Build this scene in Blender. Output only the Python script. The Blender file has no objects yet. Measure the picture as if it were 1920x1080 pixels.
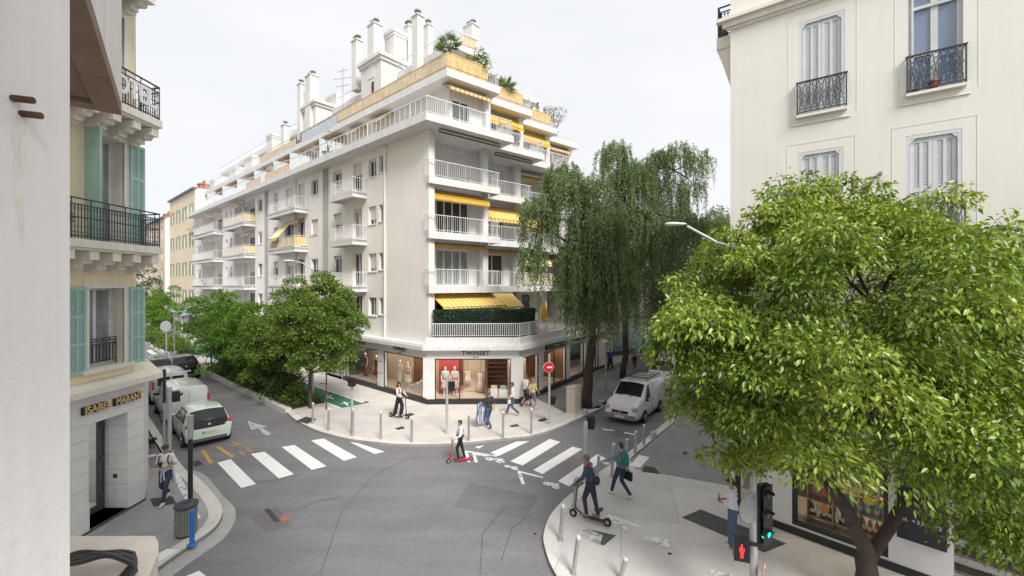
import bpy, bmesh, math, random
import numpy as np
from mathutils import Vector, Matrix
random.seed(7); rng = np.random.default_rng(7)
sc = bpy.context.scene
COL = sc.collection
FX, CX, HY, CH = 800.0, 960.0, 535.0, 6.8      # focal length and horizon of the photograph (in 1920 px units), eye height
def G(px, py, z=0.0):                          # where a sight line meets the level z
    Y = FX*(CH-z)/(py-HY); return Vector(((px-CX)*Y/FX, Y, z))
def ZY(py, Y): return CH+(HY-py)*Y/FX
def V(x, y=None, z=0.0):
    if y is None: return Vector((x[0], x[1], x[2] if len(x) > 2 else 0.0))
    return Vector((x, y, z))
PAV = 0.10
# ------------------------------------------------------------------ materials
MATS = {}
def _new(name):
    m = bpy.data.materials.new(name); m.use_nodes = True
    nt = m.node_tree; nt.nodes.clear()
    out = nt.nodes.new('ShaderNodeOutputMaterial'); b = nt.nodes.new('ShaderNodeBsdfPrincipled')
    nt.links.new(b.outputs[0], out.inputs[0]); MATS[name] = m
    return m, nt, b
def ramp(nt, src, stops):
    r = nt.nodes.new('ShaderNodeValToRGB'); e = r.color_ramp.elements
    while len(e) < len(stops): e.new(0.5)
    for k, (p, c) in enumerate(stops):
        e[k].position = p; e[k].color = (c[0], c[1], c[2], 1) if len(c) > 1 else (c[0],)*3+(1,)
    nt.links.new(src, r.inputs[0]); return r.outputs[0]
def noise(nt, scale, detail=4, rough=0.55, vec=None, stretch=None, dist=0.0):
    n = nt.nodes.new('ShaderNodeTexNoise'); n.inputs['Scale'].default_value = scale
    n.inputs['Detail'].default_value = detail; n.inputs['Roughness'].default_value = rough; n.inputs['Distortion'].default_value = dist
    if vec is None:
        g = nt.nodes.new('ShaderNodeNewGeometry'); vec = g.outputs['Position']
    if stretch:
        mp = nt.nodes.new('ShaderNodeMapping'); mp.inputs['Scale'].default_value = stretch
        nt.links.new(vec, mp.inputs[0]); vec = mp.outputs[0]
    nt.links.new(vec, n.inputs['Vector']); return n.outputs['Fac']
def mix(nt, fac, a, b, mode='MIX'):
    n = nt.nodes.new('ShaderNodeMix'); n.data_type = 'RGBA'; n.blend_type = mode
    for s, v in ((0, fac), (6, a), (7, b)):
        if isinstance(v, (int, float)): n.inputs[s].default_value = v
        elif isinstance(v, tuple): n.inputs[s].default_value = (v[0], v[1], v[2], 1)
        else: nt.links.new(v, n.inputs[s])
    return n.outputs[2]
def mat(name, col, rough=0.6, var=0.12, scale=3.0, metal=0.0, bump=0.0, bscale=40, streak=0.0, emit=0.0, coat=0.0, spec=0.5, objc=False, dirt=None):
    if name in MATS: return MATS[name]
    m, nt, b = _new(name); c = tuple(col)
    b.inputs['Roughness'].default_value = rough; b.inputs['Metallic'].default_value = metal
    b.inputs['Coat Weight'].default_value = coat; b.inputs['Specular IOR Level'].default_value = spec
    vec = None
    if objc:
        tc = nt.nodes.new('ShaderNodeTexCoord'); vec = tc.outputs['Object']
    f = noise(nt, scale, 5, 0.6, vec)
    lo = tuple(x*(1-var) for x in c); hi = tuple(min(1, x*(1+var)) for x in c)
    o = ramp(nt, f, [(0.3, lo), (0.7, hi)])
    if streak:
        s = noise(nt, 1.0, 4, 0.6, vec, (6.0, 6.0, 0.35))
        o = mix(nt, 1.0, o, ramp(nt, s, [(0.42, (1-streak,)*3), (0.6, (1, 1, 1))]), 'MULTIPLY')
    if dirt:
        s = noise(nt, dirt[1], 6, 0.7, vec)
        o = mix(nt, ramp(nt, s, [(dirt[2], (0, 0, 0)), (min(1, dirt[2]+0.12), (1, 1, 1))]), o, dirt[0])
    nt.links.new(o, b.inputs['Base Color'])
    if bump:
        bn = nt.nodes.new('ShaderNodeBump'); bn.inputs['Strength'].default_value = bump; bn.inputs['Distance'].default_value = 0.02
        nt.links.new(noise(nt, bscale, 4, 0.6, vec), bn.inputs['Height']); nt.links.new(bn.outputs[0], b.inputs['Normal'])
    if emit:
        b.inputs['Emission Color'].default_value = (c[0], c[1], c[2], 1); b.inputs['Emission Strength'].default_value = emit
    return m
def glassmat(name, tint=(0.9, 0.93, 0.92), refl=0.12, rough=0.02):
    m, nt, b = _new(name); nt.nodes.remove(b)
    out = [n for n in nt.nodes if n.type == 'OUTPUT_MATERIAL'][0]
    t = nt.nodes.new('ShaderNodeBsdfTransparent'); t.inputs[0].default_value = (*tint, 1)
    g = nt.nodes.new('ShaderNodeBsdfGlossy'); g.inputs['Roughness'].default_value = rough
    fr = nt.nodes.new('ShaderNodeFresnel'); fr.inputs[0].default_value = 1.45
    gb = nt.nodes.new('ShaderNodeNewGeometry'); ir = nt.nodes.new('ShaderNodeMath'); ir.operation = 'MULTIPLY_ADD'; ir.inputs[1].default_value = 1/1.45-1.45; ir.inputs[2].default_value = 1.45; nt.links.new(gb.outputs['Backfacing'], ir.inputs[0]); nt.links.new(ir.outputs[0], fr.inputs[0])
    ad = nt.nodes.new('ShaderNodeMath'); ad.operation = 'ADD'; ad.use_clamp = True; ad.inputs[1].default_value = refl; nt.links.new(fr.outputs[0], ad.inputs[0])
    mx = nt.nodes.new('ShaderNodeMixShader'); nt.links.new(ad.outputs[0], mx.inputs[0]); nt.links.new(t.outputs[0], mx.inputs[1]); nt.links.new(g.outputs[0], mx.inputs[2])
    nt.links.new(mx.outputs[0], out.inputs[0]); return m
def leafmat(name, stops, rough=0.5, trans=0.25, spec=0.35, clump=0.8):
    m, nt, b = _new(name); out = [n for n in nt.nodes if n.type == 'OUTPUT_MATERIAL'][0]
    g = nt.nodes.new('ShaderNodeNewGeometry'); tc = nt.nodes.new('ShaderNodeTexCoord')
    n = noise(nt, clump, 3, 0.6, tc.outputs['Object'])
    ad = nt.nodes.new('ShaderNodeMath'); ad.operation = 'MULTIPLY_ADD'; ad.inputs[1].default_value = 0.6
    sb = nt.nodes.new('ShaderNodeMath'); sb.operation = 'MULTIPLY_ADD'; sb.inputs[1].default_value = 1.0; sb.inputs[2].default_value = -0.3
    nt.links.new(n, sb.inputs[0]); nt.links.new(g.outputs['Random Per Island'], ad.inputs[0]); nt.links.new(sb.outputs[0], ad.inputs[2])
    c = ramp(nt, ad.outputs[0], stops)
    nt.links.new(c, b.inputs['Base Color']); b.inputs['Roughness'].default_value = rough; b.inputs['Specular IOR Level'].default_value = spec
    t = nt.nodes.new('ShaderNodeBsdfTranslucent'); nt.links.new(mix(nt, 1.0, c, (1.5, 1.4, 0.6), 'MULTIPLY'), t.inputs[0])
    mx = nt.nodes.new('ShaderNodeMixShader'); mx.inputs[0].default_value = trans
    nt.links.new(b.outputs[0], mx.inputs[1]); nt.links.new(t.outputs[0], mx.inputs[2]); nt.links.new(mx.outputs[0], out.inputs[0])
    return m
# ------------------------------------------------------------------ mesh builder
class MB:
    def __init__(s): s.v = []; s.f = []; s.m = []
    def add(s, vs, fs, mi=0):
        o = len(s.v); s.v += [tuple(x) for x in vs]; s.f += [tuple(i+o for i in f) for f in fs]; s.m += [mi]*len(fs); return s
    def quad(s, a, b, c, d, mi=0): return s.add([a, b, c, d], [(0, 1, 2, 3)], mi)
    def box(s, o, ax, ay, az, mi=0):           # corner and three edge vectors
        o, ax, ay, az = map(Vector, (o, ax, ay, az))
        if ax.cross(ay).dot(az) < 0: ax, ay = ay, ax
        vs = [o, o+ax, o+ax+ay, o+ay]; vs += [p+az for p in vs]
        return s.add(vs, [(3, 2, 1, 0), (4, 5, 6, 7), (0, 1, 5, 4), (1, 2, 6, 5), (2, 3, 7, 6), (3, 0, 4, 7)], mi)
    def cbox(s, c, sx, sy, sz, rz=0.0, mi=0):  # centre and sizes
        x = Vector((math.cos(rz), math.sin(rz), 0))*sx; y = Vector((-math.sin(rz), math.cos(rz), 0))*sy; z = Vector((0, 0, sz))
        return s.box(Vector(c)-x/2-y/2-z/2, x, y, z, mi)
    def prism(s, poly, z0, z1, mi=0, cap=True):
        p = [(q[0], q[1]) for q in poly]; n = len(p)
        ar = sum(p[i][0]*p[(i+1) % n][1]-p[(i+1) % n][0]*p[i][1] for i in range(n))
        if ar < 0: p = p[::-1]
        vs = [(x, y, z0) for x, y in p]+[(x, y, z1) for x, y in p]
        fs = [(i, (i+1) % n, (i+1) % n+n, i+n) for i in range(n)]
        if cap: fs += [tuple(range(n))[::-1], tuple(range(n, 2*n))]
        return s.add(vs, fs, mi)
    def sheet(s, poly, z, mi=0):
        p = [(q[0], q[1]) for q in poly]; n = len(p)
        ar = sum(p[i][0]*p[(i+1) % n][1]-p[(i+1) % n][0]*p[i][1] for i in range(n))
        if ar < 0: p = p[::-1]
        return s.add([(x, y, z) for x, y in p], [tuple(range(n))], mi)
    def tube(s, pts, r, n=8, mi=0, cap=True):  # polyline with radius or list of radii
        pts = [Vector(p) for p in pts]; k = len(pts); rs = r if isinstance(r, (list, tuple)) else [r]*k
        vs = []; prev = None
        for i, p in enumerate(pts):
            d = (pts[min(i+1, k-1)]-pts[max(i-1, 0)]).normalized()
            a = prev if prev is not None and abs(prev.dot(d)) < 0.95 else (Vector((1, 0, 0)) if abs(d.x) < 0.8 else Vector((0, 1, 0)))
            a = (a-d*a.dot(d)).normalized(); b = d.cross(a); prev = a
            vs += [p+(a*math.cos(2*math.pi*j/n)+b*math.sin(2*math.pi*j/n))*rs[i] for j in range(n)]
        fs = [(i*n+j, i*n+(j+1) % n, (i+1)*n+(j+1) % n, (i+1)*n+j) for i in range(k-1) for j in range(n)]
        if cap: fs += [tuple(range(n))[::-1], tuple(range((k-1)*n, k*n))]
        return s.add(vs, fs, mi)
    def lathe(s, c, prof, n=16, mi=0, axis=None, sy=1.0):   # prof of (r, h) along axis
        c = Vector(c); ax = Vector(axis).normalized() if axis is not None else Vector((0, 0, 1))
        a = Vector((1, 0, 0)) if abs(ax.x) < 0.8 else Vector((0, 1, 0)); a = (a-ax*a.dot(ax)).normalized(); b = ax.cross(a)
        vs = [c+ax*h+(a*math.cos(2*math.pi*j/n)+b*math.sin(2*math.pi*j/n)*sy)*r for r, h in prof for j in range(n)]; k = len(prof)
        fs = [(i*n+j, i*n+(j+1) % n, (i+1)*n+(j+1) % n, (i+1)*n+j) for i in range(k-1) for j in range(n)]
        fs += [tuple(range(n))[::-1], tuple(range((k-1)*n, k*n))]
        return s.add(vs, fs, mi)
    def ell(s, c, rx, ry, rz, n=12, m=8, mi=0, rot=None):
        vs = []; fs = []
        for i in range(m+1):
            th = math.pi*i/m
            for j in range(n):
                q = Vector((rx*math.sin(th)*math.cos(2*math.pi*j/n), ry*math.sin(th)*math.sin(2*math.pi*j/n), rz*math.cos(th)))
                if rot is not None: q = rot @ q
                vs.append(Vector(c)+q)
        for i in range(m):
            for j in range(n): fs.append((i*n+j, (i+1)*n+j, (i+1)*n+(j+1) % n, i*n+(j+1) % n))
        return s.add(vs, fs, mi)
    def build(s, name, mats, parent=None, world=True, smooth=False, loc=None):
        me = bpy.data.meshes.new(name)
        off = ORI.get(root_of(parent), Vector()) if (parent is not None and world) else (Vector(loc) if loc is not None else Vector())
        me.from_pydata([tuple(Vector(p)-off) for p in s.v], [], s.f)
        for m in (mats if isinstance(mats, (list, tuple)) else [mats]): me.materials.append(m)
        me.polygons.foreach_set('material_index', s.m)
        if smooth: me.polygons.foreach_set('use_smooth', [True]*len(s.f))
        me.update()
        o = bpy.data.objects.new(name, me); COL.objects.link(o)
        if parent is not None: o.parent = parent
        elif loc is not None: o.location = loc; ORI[o.name] = Vector(loc)
        return o
ORI = {}
def root_of(o):
    while o is not None and o.parent is not None: o = o.parent
    return o.name if o is not None else None
def tag(o, label=None, cat=None, group=None, kind=None):
    if label: o['label'] = label
    if cat: o['category'] = cat
    if group: o['group'] = group
    if kind: o['kind'] = kind
    return o
def thing(name, label, cat, loc=(0, 0, 0), rot=0.0, group=None):
    o = bpy.data.objects.new(name, None); COL.objects.link(o); o.location = loc; o.rotation_euler = (0, 0, rot)
    o.empty_display_size = 0.3; ORI[o.name] = Vector(loc)
    return tag(o, label, cat, group)
def kids(o): return [c for c in bpy.data.objects if c.parent == o]
def dup(root, loc, rot=None, label=None, group=None, tilt=None):
    r = root.copy(); COL.objects.link(r); r.location = loc
    if rot is not None: r.rotation_euler = (0, 0, rot)
    if tilt: r.rotation_euler = tilt
    if label: r['label'] = label
    if group: r['group'] = group
    for ch in kids(root):
        c = ch.copy(); COL.objects.link(c); c.parent = r
        for g in kids(ch):
            d = g.copy(); COL.objects.link(d); d.parent = c
    return r
def struct(name, mb, m, **k): return tag(mb.build(name, m, **k), kind='structure')
def npmesh(name, verts, faces, m, parent=None, world=True, smooth=False):     # faces: (n,4) or (n,3) array
    off = ORI.get(root_of(parent), Vector()) if (parent is not None and world) else Vector()
    me = bpy.data.meshes.new(name); n, k = faces.shape
    me.vertices.add(len(verts)); me.vertices.foreach_set('co', (verts-np.array(off)).astype(np.float32).ravel())
    me.loops.add(n*k); me.loops.foreach_set('vertex_index', faces.astype(np.int32).ravel())
    me.polygons.add(n); me.polygons.foreach_set('loop_start', np.arange(0, n*k, k, dtype=np.int32)); me.polygons.foreach_set('loop_total', np.full(n, k, dtype=np.int32))
    if smooth: me.polygons.foreach_set('use_smooth', np.ones(n, dtype=bool))
    me.materials.append(m); me.update(); me.validate()
    o = bpy.data.objects.new(name, me); COL.objects.link(o)
    if parent is not None: o.parent = parent
    return o
def text_geo(txt, size, depth=0.0, spacing=1.0, bold=0.0):       # lettering as a mesh: verts, faces in x right, y up; centred
    cu = bpy.data.curves.new('t', 'FONT'); cu.body = txt; cu.size = size; cu.extrude = depth; cu.offset = bold
    cu.align_x = 'CENTER'; cu.align_y = 'CENTER'; cu.space_character = spacing; cu.resolution_u = 3
    ob = bpy.data.objects.new('t', cu); COL.objects.link(ob)
    dg = bpy.context.evaluated_depsgraph_get(); me = ob.evaluated_get(dg).to_mesh()
    vs = [v.co.copy() for v in me.vertices]; fs = [tuple(p.vertices) for p in me.polygons]
    ob.evaluated_get(dg).to_mesh_clear(); bpy.data.objects.remove(ob); bpy.data.curves.remove(cu)
    return vs, fs
def put_text(mb, txt, size, c, right, up, depth=0.0, mi=0, spacing=1.0, bold=0.0, width=None):
    vs, fs = text_geo(txt, size, depth, spacing, bold)
    if width: k = width/(max(v.x for v in vs)-min(v.x for v in vs)); vs = [Vector((v.x*k, v.y, v.z)) for v in vs]
    c, right, up = Vector(c), Vector(right).normalized(), Vector(up).normalized(); nn = right.cross(up)
    mb.add([c+right*v.x+up*v.y+nn*v.z for v in vs], fs, mi)
def evaluated(mb, mods, mats, name, smooth=True):                # run modifiers once and keep the result as a plain mesh
    me = bpy.data.meshes.new(name); me.from_pydata([tuple(p) for p in mb.v], [], mb.f); me.update()
    o = bpy.data.objects.new(name, me); COL.objects.link(o)
    for typ, kw in mods:
        md = o.modifiers.new(typ, typ)
        for k, v in kw.items(): setattr(md, k, v)
    dg = bpy.context.evaluated_depsgraph_get(); dg.update()
    me2 = bpy.data.meshes.new_from_object(o.evaluated_get(dg)); bpy.data.objects.remove(o); bpy.data.meshes.remove(me)
    me2.materials.clear()
    for m in mats: me2.materials.append(m)
    if smooth: me2.polygons.foreach_set('use_smooth', [True]*len(me2.polygons))
    return me2
class Plane:                                                     # a vertical wall plane: p(a, z, out)
    def __init__(s, p0, d, out):
        s.p0 = Vector((p0[0], p0[1], 0)); s.d = Vector((d[0], d[1], 0)).normalized(); n = Vector((s.d.y, -s.d.x, 0))
        s.n = n if n.dot(Vector((out[0], out[1], 0))) > 0 else -n
    def p(s, a, z, o=0.0): return s.p0+s.d*a+s.n*o+Vector((0, 0, z))
    def hit(s, px, o=0.0):                                       # a where the sight line of column px meets the plane
        k = (px-CX)/FX; q = s.p0+s.n*o; return (k*q.y-q.x)/(s.d.x-k*s.d.y)
    def at(s, px, py, o=0.0):
        a = s.hit(px, o); Y = s.p(a, 0, o).y; return a, ZY(py, Y)
    def box(s, mb, a0, a1, z0, z1, o0, o1, mi=0): return mb.box(s.p(a0, z0, o0), s.d*(a1-a0), s.n*(o1-o0), Vector((0, 0, z1-z0)), mi)
    def wall(s, mb, a0, a1, z0, z1, holes, depth=0.25, mi=0, rmi=None):    # wall face with openings and their reveals
        A = sorted({a0, a1}|{min(max(x, a0), a1) for h in holes for x in h[:2]}); Z = sorted({z0, z1}|{min(max(x, z0), z1) for h in holes for x in h[2:4]})
        for i in range(len(A)-1):
            for j in range(len(Z)-1):
                ca, cz = (A[i]+A[i+1])/2, (Z[j]+Z[j+1])/2
                if any(h[0] < ca < h[1] and h[2] < cz < h[3] for h in holes): continue
                mb.quad(s.p(A[i], Z[j]), s.p(A[i+1], Z[j]), s.p(A[i+1], Z[j+1]), s.p(A[i], Z[j+1]), mi)
        rm = mi if rmi is None else rmi
        for h in holes:
            dd = -(h[4] if len(h) > 4 else depth); x0, x1, y0, y1 = h[:4]
            mb.quad(s.p(x0, y0), s.p(x0, y0, dd), s.p(x0, y1, dd), s.p(x0, y1), rm); mb.quad(s.p(x1, y0), s.p(x1, y1), s.p(x1, y1, dd), s.p(x1, y0, dd), rm)
            mb.quad(s.p(x0, y0), s.p(x1, y0), s.p(x1, y0, dd), s.p(x0, y0, dd), rm); mb.quad(s.p(x0, y1), s.p(x0, y1, dd), s.p(x1, y1, dd), s.p(x1, y1), rm)
def railing(mb, p0, p1, h, gap=0.12, bar=0.018, rail=0.045, post=None, mi=0, low=0.08, ends=True):
    p0, p1 = Vector(p0), Vector(p1); d = p1-p0; L = d.length
    if L < 0.02: return
    d.normalize(); n = Vector((-d.y, d.x, 0)); up = Vector((0, 0, 1))
    def bx(a, b, z0, z1, t): mb.box(p0+d*a-n*t/2+up*z0, d*(b-a), n*t, up*(z1-z0), mi)
    bx(0, L, h-rail*0.8, h, rail); bx(0, L, low, low+0.03, 0.03)
    k = max(1, int(round(L/gap)))
    for i in range(k+1):
        a = L*i/k; w = bar
        if post and i % post == 0: w = bar*2.2
        bx(max(0, a-w/2), min(L, a+w/2), 0 if w > bar or i in (0, k) else low, h-rail*0.8, w)
# ------------------------------------------------------------------ camera, sky, sun
cam = bpy.data.cameras.new('camera'); co = bpy.data.objects.new('camera', cam); COL.objects.link(co)
cam.sensor_width = 36; cam.lens = 36*FX/1920; cam.shift_y = -(540-HY)/1920; cam.clip_end = 3000; cam.clip_start = 0.05
co.location = (0, 0, CH); co.rotation_euler = (math.pi/2, 0, 0); sc.camera = co
w = bpy.data.worlds.new('World'); sc.world = w; w.use_nodes = True; nt = w.node_tree; nt.nodes.clear()
wo = nt.nodes.new('ShaderNodeOutputWorld'); bg = nt.nodes.new('ShaderNodeBackground'); sky = nt.nodes.new('ShaderNodeTexSky')
SUN_EL, SUN_AZ = math.radians(44), math.radians(152)             # azimuth from +Y, clockwise: behind the camera, a little to the right
sky.sky_type = 'NISHITA'; sky.sun_disc = False; sky.sun_elevation = SUN_EL; sky.sun_rotation = SUN_AZ; sky.dust_density = 4.0
tcw = nt.nodes.new('ShaderNodeTexCoord')
cl = noise(nt, 1.6, 5, 0.55, tcw.outputs['Generated'], (1, 1, 2.5))  # thin veil of cloud over the sky
cloud = ramp(nt, cl, [(0.3, (8.3, 8.55, 9.0)), (0.7, (9.7, 9.75, 9.9))])
nt.links.new(mix(nt, 0.93, sky.outputs[0], cloud), bg.inputs[0]); bg.inputs[1].default_value = 0.05
nt.links.new(bg.outputs[0], wo.inputs[0])
sl = bpy.data.lights.new('sun', 'SUN'); sl.energy = 2.2; sl.angle = math.radians(22); sl.color = (1, 0.968, 0.915)
so = bpy.data.objects.new('sun', sl); COL.objects.link(so)
so.rotation_euler = (math.pi/2-SUN_EL, 0, -SUN_AZ+math.pi)
sc.view_settings.view_transform = 'Standard'; sc.view_settings.look = 'None'; sc.view_settings.gamma = 1; sc.view_settings.exposure = 1.1
# ------------------------------------------------------------------ directions of the two streets and of the building
D1 = Vector((-919/800, 1, 0)).normalized()                       # along the left street, away
DS = Vector((570/800, 1, 0)).normalized()                        # along the right street, away
U2 = Vector((1000/800, 1, 0)).normalized()                       # along the balcony bays
N1 = Vector((-D1.y, D1.x, 0)); N1 = N1 if N1.y < 0 else -N1
N2 = Vector((U2.y, -U2.x, 0))
PV = lambda px, py: G(px, py, PAV)
# ------------------------------------------------------------------ ground materials
def asphalt(name, base, speck=0.35, patches=True):
    m, nt, b = _new(name)
    f1 = noise(nt, 0.35, 5, 0.6); f2 = noise(nt, 45, 3, 0.7); f3 = noise(nt, 1.3, 6, 0.75, dist=1.2)
    c = ramp(nt, f1, [(0.3, (base*0.84, base*0.83, base*0.89)), (0.7, (base*1.13, base*1.11, base*1.15))])
    c = mix(nt, 1.0, c, ramp(nt, f2, [(0.3, (1-speck,)*3), (0.72, (1+speck,)*3)]), 'MULTIPLY')
    c = mix(nt, 1.0, c, ramp(nt, noise(nt, 11, 4, 0.7), [(0.32, (0.86,)*3), (0.68, (1.13,)*3)]), 'MULTIPLY')
    c = mix(nt, 1.0, c, ramp(nt, noise(nt, 1.0, 4, 0.6, None, (0.25, 1.6, 1)), [(0.4, (0.92,)*3), (0.62, (1.05,)*3)]), 'MULTIPLY')
    c = mix(nt, ramp(nt, f3, [(0.60, (0, 0, 0)), (0.72, (0.35,)*3)]), c, (base*0.55,)*3)
    nt.links.new(c, b.inputs['Base Color']); b.inputs['Roughness'].default_value = 0.85
    bn = nt.nodes.new('ShaderNodeBump'); bn.inputs['Strength'].default_value = 0.35; bn.inputs['Distance'].default_value = 0.01
    nt.links.new(f2, bn.inputs['Height']); nt.links.new(bn.outputs[0], b.inputs['Normal']); return m
def paving(name, c0, joint=(2.6, 2.6), rot=0.0, jc=0.62, speck=0.14, jw=0.012):
    m, nt, b = _new(name)
    g = nt.nodes.new('ShaderNodeNewGeometry'); mp = nt.nodes.new('ShaderNodeMapping'); mp.inputs['Rotation'].default_value = (0, 0, rot)
    nt.links.new(g.outputs['Position'], mp.inputs[0])
    br = nt.nodes.new('ShaderNodeTexBrick'); br.offset = 0.5; br.inputs['Scale'].default_value = 1.0; br.inputs['Mortar Size'].default_value = jw
    br.inputs['Brick Width'].default_value = joint[0]; br.inputs['Row Height'].default_value = joint[1]; br.inputs['Mortar Smooth'].default_value = 0.3
    br.inputs['Color1'].default_value = (1, 1, 1, 1); br.inputs['Color2'].default_value = (0.93, 0.93, 0.93, 1); br.inputs['Mortar'].default_value = (jc, jc, jc, 1)
    nt.links.new(mp.outputs[0], br.inputs['Vector'])
    c = ramp(nt, noise(nt, 0.8, 5, 0.65), [(0.3, tuple(x*0.86 for x in c0)), (0.7, tuple(x*1.08 for x in c0))])
    c = mix(nt, 1.0, c, ramp(nt, noise(nt, 30, 3, 0.7), [(0.3, (1-speck,)*3), (0.7, (1+speck,)*3)]), 'MULTIPLY')
    c = mix(nt, 1.0, c, br.outputs['Color'], 'MULTIPLY')
    c = mix(nt, ramp(nt, noise(nt, 2.2, 6, 0.75, dist=0.8), [(0.60, (0, 0, 0)), (0.74, (0.4,)*3)]), c, tuple(x*0.62 for x in c0))
    nt.links.new(c, b.inputs['Base Color']); b.inputs['Roughness'].default_value = 0.8; return m
def paint(name, col, wear=0.55):
    m, nt, b = _new(name)
    f = noise(nt, 5, 6, 0.8, dist=0.6)
    c = mix(nt, ramp(nt, f, [(wear, (0, 0, 0)), (wear+0.1, (0.75,)*3)]), tuple(col), (0.13, 0.13, 0.13))
    nt.links.new(c, b.inputs['Base Color']); b.inputs['Roughness'].default_value = 0.6; return m
M_road = asphalt('asphalt', 0.19); M_walk = asphalt('pavement_asphalt', 0.19, 0.25); M_dark = asphalt('patch_asphalt', 0.085, 0.25)
M_pave = paving('plaza_concrete', (0.57, 0.54, 0.515), (3.4, 3.4), math.atan2(D1.y, D1.x)+0.3)
M_slab = paving('grey_slab_paving', (0.35, 0.345, 0.35), (1.5, 0.75), 1.52, 0.7)
M_lane = paving('grey_sett_paving', (0.27, 0.265, 0.27), (0.6, 0.3), math.atan2(DS.y, DS.x), 0.75)
M_kerb = paving('kerb_stone', (0.65, 0.63, 0.60), (1.0, 9.0), 0.4, 0.6)
M_gut = paving('gutter_concrete', (0.42, 0.41, 0.40), (0.9, 9.0), 0.9, 0.75)
M_white = paint('white_road_paint', (0.80, 0.80, 0.80), 0.60); M_worn = paint('worn_white_paint', (0.76, 0.76, 0.75), 0.50); M_yel = paint('yellow_road_paint', (0.55, 0.33, 0.07), 0.52)
M_green = paint('green_lane_paint', (0.035, 0.16, 0.10), 0.70)
M_soil = mat('soil', (0.055, 0.038, 0.026), 0.95, 0.4, 6, bump=0.6, bscale=20)
M_iron = mat('cast_iron', (0.055, 0.052, 0.052), 0.7, 0.25, 20, bump=0.4, bscale=60)
def strip(pts, wd):                                              # polyline to its parallel at a distance (left of travel)
    out = []
    for i, p in enumerate(pts):
        d = (pts[min(i+1, len(pts)-1)]-pts[max(i-1, 0)]); d.z = 0; d.normalize(); out.append(p+Vector((-d.y, d.x, 0))*wd)
    return out
def smoothline(pts, k=5):                                        # Catmull-Rom through the points
    P = [pts[0]]+list(pts)+[pts[-1]]; out = []
    for i in range(1, len(P)-2):
        for j in range(k):
            t = j/k; a, b_, c, d = P[i-1], P[i], P[i+1], P[i+2]
            out.append(0.5*((2*b_)+(c-a)*t+(2*a-5*b_+4*c-d)*t*t+(3*b_-a-3*c+d)*t**3))
    return out+[pts[-1]]
def band(mb, a, b_, z0, z1):                                     # raised strip between two parallels
    for i in range(len(a)-1):
        q = [a[i], a[i+1], b_[i+1], b_[i]]; mb.prism([(p.x, p.y) for p in q], z0, z1)
mb = MB(); mb.sheet([(-900, -300), (900, -300), (900, 1400), (-900, 1400)], -0.012); struct('ground', mb, mat('far_ground', (0.14, 0.14, 0.135), 0.9))
mb = MB(); n = 24
for i in range(n):
    for j in range(n):
        x0, y0 = -110+i*10, -20+j*8; mb.quad((x0, y0, 0), (x0+10, y0, 0), (x0+10, y0+8, 0), (x0, y0+8, 0))
struct('road', mb, M_road)
# central pavement
pk0 = G(540, 778)
k1 = [pk0+D1*90, pk0+D1*50, pk0+D1*20, pk0+D1*2, pk0]+[G(x, y) for x, y in ((549, 787), (562, 795), (590, 809), (625, 820), (657, 827), (705, 833), (754, 837), (818, 837), (883, 833), (947, 826), (994, 821), (1044, 806), (1093, 784), (1128, 768))]
ke = k1[-1]; k1 += [ke+DS*6, ke+DS*25, ke+DS*90]
k1s = k1[:4]+smoothline(k1[4:-3], 4)+k1[-3:]
back = [k1[-1]+Vector((60, 30, 0)), Vector((40, 150, 0)), Vector((-60, 120, 0))]
mb = MB(); mb.prism([(p.x, p.y) for p in k1s+back], -0.005, PAV); struct('plaza_pavement', mb, M_pave)
mb = MB(); band(mb, k1s[3:], strip(k1s[3:], 0.33), -0.004, PAV+0.004); struct('plaza_kerb', mb, M_kerb)
# left pavement
k2 = [G(x, y) for x, y in ((270, 770), (337.5, 873), (364, 894), (395, 925), (412, 948), (417, 964), (413, 980), (396, 1001), (351, 1032), (284, 1081), (190, 1160), (60, 1290))]
D1k = (k2[0]-k2[1]).normalized(); k2 = [k2[0]+D1*90, k2[0]+D1*30]+k2
k2s = k2[:2]+smoothline(k2[2:], 4)
mb = MB(); mb.prism([(p.x, p.y) for p in k2s+[Vector((-30, -2, 0)), Vector((-100, 30, 0))]], -0.005, PAV); struct('corner_pavement', mb, M_slab)
mb = MB(); band(mb, k2s, strip(k2s, -0.34), -0.004, PAV+0.004); struct('corner_kerb', mb, M_kerb)
gut = smoothline([G(x, y) for x, y in ((364, 882), (387, 893), (418, 929), (438, 950), (442, 965), (437, 984), (418, 1011), (373, 1044), (324, 1080), (240, 1160), (100, 1300))], 4)
inn = smoothline([G(x, y) for x, y in ((352, 884), (366, 895), (396, 926), (413, 949), (418, 964), (414, 980), (397, 1001), (352, 1032), (285, 1081), (191, 1160), (62, 1290))], 4)
mb = MB()
for i in range(len(gut)-1): mb.sheet([(p.x, p.y) for p in (gut[i], gut[i+1], inn[i+1], inn[i])], 0.004)
struct('gutter', mb, M_gut)
mb = MB(); q = [PV(338, 874), PV(270, 772)]; q += [q[1]+D1*30, Vector((-13.2, 15.6, 0))+D1*42, Vector((-13.2, 15.6, 0))]
mb.sheet([(p.x-0.35 if i < 3 else p.x, p.y) for i, p in enumerate(q)], PAV+0.004); struct('side_pavement', mb, paving('mauve_asphalt', (0.23, 0.195, 0.205), (40, 40), 0, 1, 0.2))
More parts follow.
